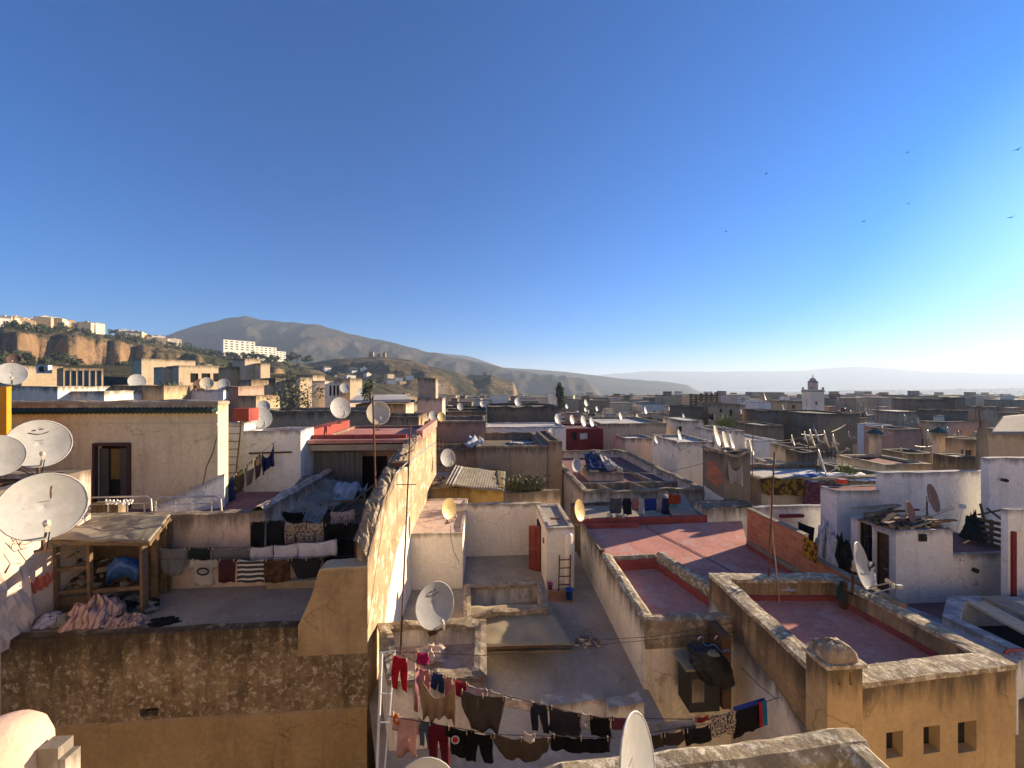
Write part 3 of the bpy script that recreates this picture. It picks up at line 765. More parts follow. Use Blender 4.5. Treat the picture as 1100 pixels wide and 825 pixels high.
for x0, x1, y0, lab in ((98, 112, 540, 'small brown cardboard box behind the bent railing, nearer the left dish'), (114, 126, 541, 'small brown cardboard box behind the bent railing, below the doorway')):
    mb = MB(); p = V(x0, 552, 11.45); w_ = (x1-x0)/FL*11.5; mb.obox(p, w_, .25, p.z-.1, H-(y0-CY)/FL*11.45)
    fl = MB(); z_ = H-(y0-CY)/FL*11.45; a_, b_ = along(p, 0), along(p, w_); fl.quad((*a_, z_+.003), (*b_, z_+.003), (*along(b_, 0, -.09), z_+.05), (*along(a_, 0, -.09), z_+.05))
    bx = tag(mb.build('cardboard_box', M['sand']), lab, 'box'); fl.build('flap', M['sand'], bx)

# beige building with green tiled edge
fp = rectY(8, 234, 13.0, .55); fp[0] = fp[0]-U*3; fp[3] = fp[3]-U*3
oB = house('long beige building with green tiled eave and one dark doorway', fp, .62, base=0, wall='beige', roof='cem', ph=.05, pt=.1, cop='grey', jit=.015,
           ops=[(0, 104, 138, 478, 545, 'opening', None)])
A, B = fp[0], fp[1]
mb = MB(); n = 66                                   # round green tiles along the eave
for i in range(n):
    a = A.lerp(B, (i+.5)/n)-W*.10; z = H-.86; mb.tube([(*(a-W*.16), z-.075), (*(a+W*.10), z+.035)], [.075, .05], 7)
mb.build('eave_tiles', M['gtile'], oB)
mb = MB(); a = A-W*.03
for z, t in ((H-1.02, .08), (H-1.42, .035)): mb.hexa([(*(A-W*t), z), (*(B-W*t), z), (*(B+W*.01), z), (*(A+W*.01), z)], [(*(A-W*t), z+.07), (*(B-W*t), z+.07), (*(B+W*.01), z+.07), (*(A+W*.01), z+.07)])
mb.build('cornice', M['beige'], oB)
h = pix_hole(A, B, 104, 138, 478, 545)
def atB(x, z, t=0): q = A+(B-A).normalized()*x+W*t; return (q.x, q.y, z)
dr = MB()
for x0, z0, x1, z1 in ((h[0]-.04, h[2], h[0]-.04, h[3]+.1), (h[1]+.04, h[2], h[1]+.04, h[3]+.1), (h[0]-.04, h[3]+.06, h[1]+.04, h[3]+.06)): dr.beam(atB(x0, z0, -.02), atB(x1, z1, -.02), .1)
dr.build('door_frame', simple('dark red door frame', (.06, .018, .015), .6), oB)
lf = MB(); w3 = (h[1]-h[0])/3
for k in (0, 2):
    lf.beam(atB(h[0]+w3*(k+.5), h[2], .08), atB(h[0]+w3*(k+.5), h[3]-.1, .08), w3*.92, .03)
lf.build('door_leaf', simple('dull green lattice door', (.07, .072, .055), .7), oB)
cu = MB(); cu.grid(lambda u, v: Vector(atB(h[0]+w3*(1.0+u*.95), h[3]-.12-v*1.05, .12+.02*math.sin(u*20))), 10, 4); cu.build('curtain', cloth((.30, .20, .06)), oB)
mb = MB(); pts = [V(233, 468, 13.12), V(229, 485, 13.0), V(222, 500, 12.95), V(218, 520, 12.95)]; mb.tube(pts, .018, 5); tag(mb.build('cable', M['metal']), 'dark sagging cable on the beige facade by its right corner', 'cable')
# white sloping stair parapet in shade, ladder alley
sl = strip_wall(V(168, 548, 12.6), V(241, 520, 13.5), .2)
mb = MB(); z0, z1 = V(168, 544, 12.6).z, V(243, 508, 13.5).z; zf = lambda x, y: z0+(z1-z0)*max(0, min(1, (Vector((x, y))-sl[0]).dot((sl[1]-sl[0]))/(sl[1]-sl[0]).length_squared))
for i in range(4): facade(mb, sl[i], sl[(i+1) % 4], H-4.35, zf, seg=.4)
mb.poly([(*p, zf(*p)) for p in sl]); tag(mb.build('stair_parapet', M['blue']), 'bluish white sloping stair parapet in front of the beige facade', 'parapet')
amb = solid('wall', '', '', rectY(-60, 7, 11.5, .12), H-8, H-.05, 'amber')
amb = tag(amb.build('wall', M['amber']), 'bright amber sunlit wall end at the left edge above the dishes', 'wall')

# --- D: red roof house ----------------------------------------------------
D0 = V(323, 476, 16.2)
dx = along(D0, 0); dR = 0
fpD = [Vector((dx.x, dx.y)), Vector((dx.x, dx.y))+U*4.85, Vector((dx.x, dx.y))+U*4.85+W*6.4, Vector((dx.x, dx.y))+W*6.4]
tD = house('red roofed house with recessed porch, curtain and dark doorway behind the laundry', [p+W*1.1 if i < 2 else p for i, p in enumerate(fpD)], 2.42, wall='pinkw', roof='red', ph=.12, pt=.25, cop=None, jit=.02,
           ops=[(0, 383, 416, 489, 545, 'opening', None)])
mb = MB(); z = H-2.38; a, b = fpD[0]-U*.1, fpD[1]-U*.02
mb.hexa([(*(a-W*.12), z-.10), (*(b-W*.12), z-.10), (*(b+W*1.3), z-.10), (*(a+W*1.3), z-.10)], [(*(a-W*.12), z+.045), (*(b-W*.12), z+.045), (*(b+W*1.3), z+.045), (*(a+W*1.3), z+.045)])
mb.build('porch_slab', M['red'], tD)
mb = MB(); mb.hexa([(*a, z-.42), (*b, z-.42), (*(b+W*.2), z-.42), (*(a+W*.2), z-.42)], [(*a, z-.17), (*b, z-.17), (*(b+W*.2), z-.17), (*(a+W*.2), z-.17)]); mb.build('lintel_beam', M['grey'], tD)
for s in (0.02, 4.45):
    mb = MB(); mb.obox(a+U*(s+.05)+W*.02, .28, .3, H-5.3, z-.1); mb.build('porch_post', M['sand'], tD)
mb = MB(); mb.hexa([(*(a+W*.3+U*.2), z+.045), (*(a+W*.3+U*4.4), z+.045), (*(a+W*.5+U*4.4), z+.045), (*(a+W*.5+U*.2), z+.045)], [(*(a+W*.3+U*.2), z+.2), (*(a+W*.3+U*4.4), z+.2), (*(a+W*.5+U*4.4), z+.2), (*(a+W*.5+U*.2), z+.2)]); mb.build('kerb', M['redk'], tD)
for k, (s, w_) in enumerate(((-1.0, .35),)):
    mb = MB(); mb.obox(fpD[0]+U*-.45-W*.02, .6, 5.5, H-2.9, H-2.0); mb.build('red_parapet', M['redk'], tD)
mb = MB(); q = fpD[1]+W*1.0; mb.obox(q-U*.25, .3, 5.4, H-2.5, H-2.1); mb.build('side_kerb', M['red'], tD)
cu = MB(); aa = fpD[0]+U*.35+W*.45
cu.grid(lambda u, v: Vector((*(aa+U*(2.05*u)+W*(.05*math.sin(u*60)+.03*math.sin(u*23))), H-2.95-1.95*v)), 70, 3)
tag(cu.build('curtain', cloth((.27, .25, .21)), smooth=True), 'pale grey curtain hanging across the porch under the red roof', 'curtain')
# white cube left of it with rosy side and parapet
fpW = rectY(262, 323, 15.4, 1.2)
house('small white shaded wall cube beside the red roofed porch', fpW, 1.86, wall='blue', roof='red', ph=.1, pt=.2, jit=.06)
mb = MB(); a, b = fpW[0]-W*.03, fpW[1]-W*.03; mb.beam((*a.lerp(b, .1), H-2.75), (*a.lerp(b, .84), H-2.72), .06); tag(mb.build('shelf_rail', M['metal']), 'thin dark rail across the white shaded wall beside the porch', 'rail')
fpW2 = rectY(243, 262, 15.7, .8)
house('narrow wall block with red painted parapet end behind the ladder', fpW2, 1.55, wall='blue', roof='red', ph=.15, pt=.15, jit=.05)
mb = MB(); p = V(250, 453, 15.62); mb.obox(p, .62, .7, H-1.5, H-.98); tag(mb.build('parapet', M['redk']), 'red painted parapet block at the head of the ladder', 'parapet')
ladder(V(242, 522, 14.55), V(250, 452, 15.3), .66, 8, 'wood', 'wooden ladder leaning on the white wall next to the beige building')
# terrace C between: corrugated roof, tarp, lumber
tC = thing('house', 'lower cluttered terrace between the sunlit walls, roofed with old corrugated sheets', 'house', (*along(C0, -2, 4), 0))
mb = MB(); mb.poly([(*p, H-5.15) for p in (along(C0, -3.62, 2.2), along(C0, -.44, 2.2), along(C0, -.44, 8.3), along(C0, -3.62, 8.3))])
facade(mb, along(C0, -3.62, 2.17), along(C0, -.44, 2.17), H-8, lambda x, y: H-5.1); mb.build('terrace_floor', M['cem'], tC)
def sheet(name, c, mat, label, cat, corr=True, t=.02, nu=48, amp=.03, waves=12, wob=.0, par=None):
    a, b, c_, d = [Vector(p) for p in c]; mb = MB(); sd = random.random()*9
    def f(u, v):
        p = a.lerp(b, u).lerp(d.lerp(c_, u), v); p.z += (amp*math.sin(u*waves*2*math.pi) if corr else 0)+wob*fbm(u*3+sd, v*3)
        return p
    mb.grid(f, nu, 12)
    return tag(mb.build(name, mat, par, smooth=True, thick=t), label, cat)
sheet('corrugated_sheet', (V(324, 511, 15.9), V(352, 513, 15.8), V(334, 541, 13.4), V(306, 533, 13.6)), M['corr'], 'grey corrugated roof sheet, upper one beside the white parapet', 'roof sheet', wob=.1)
sheet('corrugated_sheet', (V(350, 514, 15.7), V(376, 517, 15.6), V(357, 543, 13.3), V(332, 539, 13.4)), M['corr'], 'grey corrugated roof sheet next to the crumpled blue tarpaulin', 'roof sheet', wob=.1)
sheet('corrugated_sheet', (V(306, 534, 13.5), V(354, 543, 13.3), V(342, 563, 12.4), V(288, 549, 12.8)), M['corr'], 'lower wide corrugated roof sheet above the black laundry', 'roof sheet', wob=.12)
sheet('tarpaulin', (V(362, 527, 14.8), V(395, 522, 14.9), V(372, 536, 13.7), V(340, 552, 13.0)), M['tarpl'], 'crumpled faded blue tarpaulin over lumber beside the corrugated sheets', 'tarpaulin', corr=False, wob=.55, nu=24)
for k, (a, b) in enumerate(((V(360, 553, 12.9), V(402, 520, 14.8)), (V(352, 538, 13.2), V(398, 536, 13.4)), (V(365, 562, 12.5), V(400, 545, 13.0)), (V(392, 530, 13.6), V(388, 565, 12.0)))):
    mb = MB(); mb.beam(a, b, .09, .05)
    tag(mb.build('timber_beam', M['wood']), ['long timber sloping up behind the hanging black laundry', 'crosswise timber under the crumpled blue tarpaulin', 'timber just above the hanging black dress', 'upright timber leaning on the sunlit wall behind black laundry'][k], 'timber')
# mast in front of the porch
pole(V(405, 577, 11.5), V(400.5, 424, 11.3), .028, 'tall thin dark mast rising in front of the red roofed porch')
tree(V(397, 446, 26), 2.6, .55, 'leafo', 'leafy green crown seen at the top of the tall dark mast', 500, .075, trunk=.35, lumps=6, rz=.75)
dish(365, 437.5, 19, .98, 'pale dish with dark bracket standing on the red roof above the porch', 'g', 132)
dish(406, 443, 19.5, 1.12, 'cream dish on the red roof behind the tall dark mast', 'c', 150)
dish(280, 448.5, 20, 1.0, 'pale dish half hidden behind the red roof near the ladder', 'g', 128)

# --- timber shed --------------------------------------------------------------
sh = thing('shed', 'rickety open timber shed with board roof full of junk on the shaded terrace', 'shed', V(110, 655, 9.8))
rf = sheet('roof', (V(94, 553, 10.95), V(183, 552.5, 10.95), V(160, 581, 9.75), V(53, 579, 9.75)), M['woodg'], None, None, corr=False, wob=.06, t=.05, par=sh)
for x0, y0, Y0, x1, y1, nm in ((60, 582, 9.85, 62, 662, 'post'), (96, 582, 9.83, 97, 640, 'post'), (153, 582, 9.83, 154, 662, 'post'), (183, 557, 10.9, 180, 636, 'post'), (168, 573, 10.3, 166, 650, 'post')):
    mb = MB(); mb.beam(V(x0, y0, Y0), V(x1, y1, Y0), .085); mb.build(nm, M['wood'], sh)
for a, b in ((V(56, 582, 9.72), V(162, 583, 9.72)), (V(60, 611, 9.86), V(97, 608, 9.86)), (V(60, 636, 9.86), V(100, 632, 9.86)), (V(100, 634, 9.86), V(152, 630, 9.86)), (V(160, 583, 9.78), V(182, 556, 10.9))):
    mb = MB(); mb.beam(a, b, .06, .09); mb.build('rail', M['wood'], sh)
for k in range(0, 5, 2):
    mb = MB(); a = V(155+k*5.2, 577-k*4.6, 9.85+.21*k); b = V(156+k*5, 650-k*3.4, 9.85+.21*k); mb.beam(a, b, .16, .03); mb.build('side_board', M['wood'], sh)
mb = MB(); a, b = V(62, 641, 9.9), V(98, 638, 9.9); mb.hexa([a-Vector((0, 0, .4)), b-Vector((0, 0, .4)), b+Vector((0, .03, -.4)), a+Vector((0, .03, -.4))], [a, b, b+Vector((0, .03, 0)), a+Vector((0, .03, 0))]); mb.build('low_board', M['wood'], sh)
mb = MB(); a, b = V(58, 570, 10.85), V(182, 570, 10.85); mb.hexa([(a.x, a.y, zA), (b.x, b.y, zA), (b.x, b.y+.03, zA), (a.x, a.y+.03, zA)], [(a.x, a.y, H-3.8), (b.x, b.y, H-3.8), (b.x, b.y+.03, H-3.8), (a.x, a.y+.03, H-3.8)]); mb.build('back_board', M['wood'], sh)
mb = MB(); mb.grid(lambda u, v: V(115+34*u, 606-8*math.sin(math.pi*u)+22*v-3*u, 10.1-.25*math.sin(math.pi*v))+Vector((0, .06*fbm(u*4, v*4), .06*fbm(u*5, v*5, 4))), 16, 12)
tag(mb.build('tarpaulin', M['tarp'], smooth=True, thick=.03), 'bright blue tarpaulin bundle stored inside the timber shed', 'tarpaulin')
for k, (x0, y0, x1, y1) in enumerate(((62, 603, 84, 592), (78, 590, 92, 601), (64, 612, 95, 606), (66, 628, 92, 622), (70, 631, 88, 618), (108, 640, 130, 632))):
    mb = MB(); mb.beam(V(x0, y0, 10.1), V(x1, y1, 10.3), .14, .03); tag(mb.build('plank', M['woodg' if k % 2 else 'wood']), ['short plank propped at a slant on the upper shelf of the timber shed', 'short plank leaning the other way on the upper shed shelf', 'plank lying flat along the upper shed shelf', 'lower plank lying inside the left bay of the shed', 'slanting plank on the lower left shelf of the shed', 'plank stub lying low in the middle of the shed'][k], 'plank')
rubble('junk', (V(120, 655, 9.9), V(168, 655, 9.9), V(160, 640, 10.5), V(120, 640, 10.5)), 'heap of dark junk and rags on the floor at the shed mouth', 'junk', [cloth((.03, .03, .035)), cloth((.12, .12, .13)), M['wood'], cloth((.3, .29, .27))], 60, .17, kind='stuff')
rubble('junk', (V(66, 630, 10.2), V(150, 630, 10.2), V(150, 600, 10.5), V(66, 600, 10.5)), 'dark odds and ends piled on the shed shelves', 'junk', [M['wood'], M['black'], cloth((.10, .09, .08)), M['woodg']], 70, .13, kind='stuff')
def heap(px, py, Y, rx, rz, mat, label, name, cat, ry=.35, seed=1):
    c = V(px, py, Y); mb = MB()
    def f(u, v):
        a = u*2*math.pi; r = math.cos(v*math.pi/2); k = 1+.45*fbm(math.cos(a)*2+seed, math.sin(a)*2, v*2.5, 6)
        return c+Vector((math.cos(a)*rx*r*k*1.05, math.sin(a)*ry*r*k, rz*math.sin(v*math.pi/2)**1.2*(1+.6*fbm(math.cos(a)*3+seed, math.sin(a)*3, v*3+seed, 6)-.35*abs(noise.noise(Vector((math.cos(a)*5+seed, math.sin(a)*5, v*5)))))))
    mb.grid(f, 64, 18); return tag(mb.build(name, mat, smooth=True), label, cat)
heap(104, 667, 9.45, .62, .52, stripes('striped blanket', (.42, .27, .22), (.21, .12, .11), 0, 48), 'heap of pink and brown striped blanket in front of the shed', 'blanket', 'blanket', .4, 2)
heap(139, 669, 9.4, .42, .18, stripes('striped blanket end', (.36, .24, .20), (.17, .11, .10), 0, 60), 'flat end of striped blanket spread towards the right of its heap', 'blanket', 'blanket', .25, 5)
heap(78, 668, 9.4, .38, .24, cloth((.32, .30, .26)), 'grey crumpled cloth on the terrace edge between white cloth and striped blanket', 'cloth', 'cloth', .25, 7)
heap(55, 669, 9.4, .30, .22, cloth((.60, .58, .66)), 'white crumpled cloth at the left end of the rag heap', 'cloth', 'cloth', .22, 9)
heap(174, 668, 9.5, .38, .09, cloth((.02, .02, .028)), 'black garment dropped flat on the terrace right of the blanket', 'cloth', 'garment', .2, 11)
heap(211, 674, 9.25, .17, .03, cloth((.48, .48, .52)), 'small pale cloth lying alone on the shaded terrace floor', 'cloth', 'cloth', .1, 13)
# --- laundry on the shaded terrace ------------------------------------------------
LG = 'laundry on the shaded left terrace'
rope([V(166, 587, 10.4), V(270, 587, 10.45), V(364, 578, 10.5), V(392, 575, 10.6)], 'clothes line with pale sheets across the shaded terrace')
rope([V(168, 600, 10.2), V(344, 597, 10.3), V(394, 596, 10.0)], 'lower clothes line with patterned tops across the shaded terrace')
rope([V(268, 560, 10.85), V(330, 559, 10.95), V(394, 558, 11.0)], 'clothes line with black garments below the corrugated sheets')
def hp(kind, x0, y0, x1, y1, yb, Y, mat, label, name, group=LG, **k):
    return hang(kind, V(x0, y0, Y), V(x1, y1, Y+.06), (yb-(y0+y1)/2)/FL*Y, mat, label, name, None, group, **k)
hp('rag', 170, 587, 201, 587, 616, 10.4, cloth((.20, .20, .20)), 'thin grey gauzy garment at the left end of the upper clothes line', 'garment')
hp('sheet', 202, 587, 226, 587, 600, 10.4, cloth((.022, .035, .03)), 'small black green cloth next to the grey gauzy garment', 'cloth')
hp('sheet', 227, 587, 269, 587, 601, 10.42, cloth((.17, .165, .165)), 'dull grey cloth between the black green cloth and the white sheets', 'cloth')
hp('sheet', 269, 587, 293, 585, 601, 10.45, cloth((.56, .54, .62)), 'narrow lilac white towel left of the white sheets', 'towel')
hp('sheet', 294, 585, 320, 582, 600, 10.45, cloth((.60, .59, .65)), 'white towel in the middle of the pale sheets', 'towel')
hp('sheet', 320, 582, 362, 578, 597, 10.5, cloth((.66, .64, .72)), 'wide lilac white sheet at the right end of the upper clothes line', 'sheet')
ts = hp('tee', 205, 600, 233, 600, 628, 10.2, cloth((.42, .40, .36)), 'pale tee with dark ring print hanging upside below the grey cloth', 'shirt')
def ring_print(p, px, py, Y, rx, rz, r, mat, n=14):
    mb = MB(); mb.tube([V(px+rx*math.cos(k*2*math.pi/n), py+rz*math.sin(k*2*math.pi/n), Y) for k in range(n+1)], r, 4); return mb.build('ring_print', mat, p)
ring_print(ts, 218, 613, 10.12, 6, 3.6, .022, cloth((.03, .03, .035)))
hp('sheet', 235, 600, 253, 600, 625, 10.2, cloth((.075, .025, .03)), 'small maroon top between the ring print tee and the striped sweater', 'shirt')
hp('sheet', 255, 600, 284, 600, 624, 10.22, stripes('black sweater with white stripes', (.02, .02, .022), (.42, .40, .37), 2, 52, .35), 'black sweater with broad white stripes on the lower line', 'sweater')
hp('sheet', 284, 600, 312, 599, 624, 10.25, cloth((.10, .05, .028), (.05, .028, .02)), 'brown patterned cloth right of the striped sweater', 'cloth')
hp('rag', 312, 599, 346, 597, 619, 10.3, cloth((.028, .028, .03)), 'dark grey garment at the right end of the lower line', 'garment')
hp('sheet', 269, 560, 285, 558, 606, 10.85, cloth((.012, .012, .013)), 'long black dress hanging at the left end under the corrugated sheets', 'dress')
hp('sheet', 286, 558, 305, 557, 604, 10.9, cloth((.016, .015, .016)), 'black skirt between the long black dress and the floral trousers', 'skirt')
hp('trousers', 306, 560, 330, 560, 588, 10.9, cloth((.40, .34, .27), (.12, .08, .06), 26.), 'pale floral trousers hanging among black laundry', 'trousers')
hp('trousers', 329, 561, 348, 560, 585, 10.95, cloth((.44, .38, .31), (.16, .11, .08), 30.), 'second floral trousers, lighter pair next to the black coat', 'trousers')
hp('sheet', 348, 562, 372, 560, 606, 10.95, cloth((.010, .010, .011)), 'black coat hanging right of the floral trousers', 'coat')
hp('sheet', 371, 561, 390, 560, 603, 10.95, cloth((.014, .013, .015)), 'black garment nearest the crumbling wall', 'garment')
hp('sheet', 355, 549, 381, 546, 561, 11.6, cloth((.46, .43, .44), (.30, .20, .2), 20), 'small white patterned cloth hanging above the black coat', 'cloth')
hp('rag', 302, 548, 328, 549, 560, 11.9, cloth((.015, .015, .016)), 'black cloth on the timbers above the floral trousers', 'cloth')
# alley laundry on the diagonal line
al = 'laundry in the ladder alley'
rope([V(241, 518, 14.0), V(296, 473, 15.3)], 'slanted clothes line in the alley beside the ladder')
for x0, x1, h_, c, lab, nm, kd in ((243, 252, .85, (.03, .05, .13), 'dark blue shirt at the low end of the alley line', 'shirt', 'sheet'), (253, 262, .75, (.09, .075, .04), 'olive garment in the ladder alley', 'garment', 'sheet'), (263, 273, .85, (.20, .18, .14), 'beige garment in the middle of the alley line', 'garment', 'rag'), (273, 281, .85, (.10, .065, .05), 'brown garment left of the navy shirt', 'garment', 'rag'), (282, 294, .95, (.02, .03, .10), 'navy shirt with loose arms at the high end of the alley line', 'shirt', 'blouse')):
    f = lambda x: V(241+(x-241), 518+(473-518)*(x-241)/55, 14.0+1.3*(x-241)/55)
    hang(kd, f(x0), f(x1), h_, cloth(c), lab, nm, None, al)
# ================================================================== E: WHITE PATIO HOUSE
zE = H-7.8
tE = thing('house', 'white patio house sunk between the sunlit wall and the red roof, floor of bluish cement', 'house', (0, 12, 0))
e0, e1 = Vector((-3.5, 6.6)), Vector((3.45, 6.9))
eq = [Vector((-2.7, 7.7)), Vector((3.6, 7.9)), Vector((3.0, 18.0)), along(C0, .02, 8.6), along(C0, .02, .05)]
mb = MB(); mb.poly([(*p, zE) for p in eq]); mb.build('patio_floor', M['cemb'], tE)
mb = MB(); facade(mb, eq[0], eq[1], 0, lambda x, y: zE, seg=2); mb.build('front_wall', M['white'], tE)
# left room
fr = rectY(437, 497, 14.6, 4.6)
fr[0] = fr[0]-U*.25; fr[3] = fr[3]-U*.25
house('plain white windowless room block with rosy roof slab at the left of the patio', fr, 5.68, base=zE-.5, wall='white2', roof='rosy', ph=.06, pt=.10, jit=.03)
# back wall
bw = rectY(486, 582, 17.4, .3)
mb = solid('wall', '', '', bw, zE-.5, lambda x, y: H-5.46+.06*fbm(x*2.2, y*2), 'white2')
tag(mb.build('wall', M['white2']), 'ragged topped white wall closing the back of the patio', 'wall')
# stair tower
fs = rectY(587, 617, 14.7, 3.0)
tS = house('narrow white stair tower with whitewashed flat top at the back of the patio', fs, 5.47, base=zE-.5, wall='white2', roof='cemb', ph=.10, pt=.13, jit=.02)
mb = MB(); c = along(fs[1], -.22, -.03); mb.tube([(*c, zE), (*c, zE+1.2), (*c, H-5.75), (*along(c, 0, .1), H-5.62)], [.17, .16, .15, .08], 10); mb.build('wall_pipe', M['white2'], tS)
mb = MB(); lw = along(fs[0], -.012, .5); mb.obox(along(fs[0], -.03, .55), .06, .14, H-6.3, H-6.1); mb.build('wall_switch', M['metal'], tS)
mb = MB(); hp_ = along(fs[0], -.06, 1.35); mb.hexa([(*along(hp_, 0), zE), (*along(hp_, .05), zE), (*along(hp_, .05, .9), zE), (*along(hp_, 0, .9), zE)], [(*along(hp_, 0), zE+1.9), (*along(hp_, .05), zE+1.9), (*along(hp_, .05, .9), zE+1.9), (*along(hp_, 0, .9), zE+1.9)]); mb.build('doorway', M['void'], tS)  # dark slab coloured as the shade of an open doorway
a, b = V(583.5, 613.2, 16.0), V(568, 611.5, 16.25)
mb = MB(); hz_ = 1.88; nn = Vector((.02, .035, 0)); mb.hexa([a, b, b+nn, a+nn], [a+Vector((0, 0, hz_)), b+Vector((0, 0, hz_)), b+nn+Vector((0, 0, hz_)), a+nn+Vector((0, 0, hz_))]); door = mb.build('door', M['redmetal'], tS)
mb = MB()
for t0, t1, z0, z1 in ((.08, .45, .12, .85), (.55, .92, .12, .85), (.08, .45, 1.0, 1.78), (.55, .92, 1.0, 1.78)):
    p, q = a.lerp(b, t0), a.lerp(b, t1); n_ = Vector((0, -.014, 0)); p, q = p+n_, q+n_
    for u_, v_ in (((p, z0), (q, z0)), ((p, z1), (q, z1)), ((p, z0), (p, z1)), ((q, z0), (q, z1))):
        mb.beam(u_[0]+Vector((0, 0, u_[1])), v_[0]+Vector((0, 0, v_[1])), .03, .02)
mb.build('panel_moulding', M['redmetal'], door)
mb = MB(); p = a.lerp(b, .9)+Vector((0, -.03, .95)); mb.tube([p, p+Vector((0, -.05, 0)), p+Vector((.1, -.05, 0))], .014, 6); mb.build('handle', M['steel'], door)
mb = MB(); p = V(596, 556, 15.4); mb.box(p, .35, .12, .05); mb.tube([p, p+Vector((.2, .2, .05)), p+Vector((.35, .1, .0))], .02, 5); tag(mb.build('scrap_metal', M['rust']), 'bit of rusty scrap metal lying on the stair tower top', 'scrap')
ladder(V(606, 633.5, 14.25), V(607, 595, 14.55), .42, 4, 'rust', 'short rusty iron ladder leaning on the white stair tower')
def bucket(px, py, Y, r, h, mat, label):
    c = V(px, py, Y); o = thing('bucket', label, 'bucket', c); mb = MB(); mb.lathe(c, [(r*.75, 0), (r, h), (r*1.08, h), (r*1.08, h+.015), (r*.94, h+.015), (r*.72, .02)], 14); mb.build('pail', M[mat], o, smooth=True)
    mb = MB(); mb.tube([c+Vector((r*math.cos(t), -.04-.06*math.sin(t), h+.02-.10*math.sin(t))) for t in [k*math.pi/8 for k in range(9)]], .008, 5); mb.build('handle', M['steel'], o)
bucket(611.5, 642, 14.0, .15, .33, 'bucket', 'blue plastic bucket on the orange tiles by the rusty ladder')
bucket(591, 632, 14.4, .10, .22, 'pinkp', 'small pink plastic pail at the foot of the stair tower')
mb = MB(); mb.poly([(p.x, p.y, zE+.006) for p in (G(588, 645, 7.79), G(616, 646, 7.79), G(612, 634, 7.79), G(589, 634, 7.79))]); mb.build('tiled_patch', M['ceram'], tE)
# skylight well and awning
well = [Vector(G(499, 660, 6.95)[:2]), Vector(G(588, 652, 6.95)[:2]), Vector(G(582, 623, 7.0)[:2]), Vector(G(499, 629, 7.0)[:2])]
house('open stairwell box with blackened rim in the middle of the patio', well, 7.0, base=zE-.3, wall='stained', roof='cemb', ph=.62, pt=.17, cop='rubble', jit=.05, name='stairwell', cat='stairwell')
aw = thing('awning', 'khaki canvas awning stretched low over the patio stairwell', 'awning', G(560, 690, 7.3))
sheet('canvas', (V(499, 651, 12.35), V(590, 648, 12.45), V(615.5, 691.5, 10.55), V(521, 693.5, 10.5)), M['canvas'], None, None, corr=False, wob=.07, nu=20, par=aw)
for a, b in ((V(521, 694, 10.48), V(616, 692, 10.53)), (V(540, 650, 12.4), V(556, 692, 10.56)), (V(566, 649.5, 12.42), V(588, 692, 10.56))):
    mb = MB(); mb.tube([a-Vector((0, 0, .03)), b-Vector((0, 0, .03))], .022, 6); mb.build('support_rod', M['rust'], aw)
mb = MB(); a, b = Vector(G(521, 694, 7.6)[:2]), Vector(G(615, 692, 7.6)[:2]); mb.hexa([(*a, zE), (*b, zE), (*(b+W*.1), zE), (*(a+W*.1), zE)], [(*a, zE+.06), (*b, zE+.06), (*(b+W*.1), zE+.06), (*(a+W*.1), zE+.06)]); mb.build('footing', M['grey'], aw)
for k, (x, y) in enumerate(((618, 690), (633, 689))):
    pass
rubble('rubble', (G(617, 694, 7.75), G(645, 694, 7.75), G(645, 686, 7.75), G(617, 686, 7.75)), 'low lump of broken masonry at the right corner of the awning', 'rubble', [M['stained']], 12, .13, kind='stuff')
# front left roof box with dish
bx = [Vector(G(408, 742, 6.3)[:2]), Vector(G(520, 738, 6.3)[:2])]
bx0 = Vector((-2.62, 8.2)); bx = [bx0, bx0+U*2.05, bx0+U*2.05+W*2.05, bx0-U*.75+W*2.05]
house('low cream roof block with crumbling rim carrying the leaning emblem dish', bx, 6.32, base=zE-.5, wall='white', roof='rosy', ph=.5, pt=.22, cop='rubble', jit=.08)
dish(466, 648.5, 9.9, 1.02, 'pale dish with smiling emblem standing alone in the white patio', 'g', 146, emblem=True)
c = V(463, 701, 9.55); heap(463, 703, 9.5, .34, .20, M['rosy'], 'plaster mound holding the foot of the patio dish', 'mound', 'plaster mound', .3, 21)
dish(481.5, 546, 15.2, .74, 'yellowed small dish on the left room block of the patio', 'y', 128)
mb = MB(); mb.tube([V(484, 563, 14.62), V(484, 575, 14.5), V(487, 590, 14.5), V(494, 605, 14.5)], .01, 5); tag(mb.build('cable', M['metal']), 'thin cable drooping from the yellowed dish down the white room block', 'cable')
dish(621.5, 547.5, 15.7, .78, 'yellowed small dish on the corner of the red roof by the stair tower', 'y', 128)
# low white walls at the front of the patio
for k, (x0, y0, x1, y1, lab) in enumerate(((583, 757, 650, 749, 'low white kerb wall in front of the bluish patio floor, left piece'), (655, 760, 692, 752, 'low white kerb wall beside the red roofed house, short right piece'))):
    a, b = Vector(G(x0, y0, 7.35)[:2]), Vector(G(x1, y1, 7.35)[:2]); q = [a, b, b+W*.3, a+W*.3]
    mb = solid('', '', '', q, zE-.2, H-7.35, 'white2'); tag(mb.build('kerb_wall', M['white2']), lab, 'kerb')
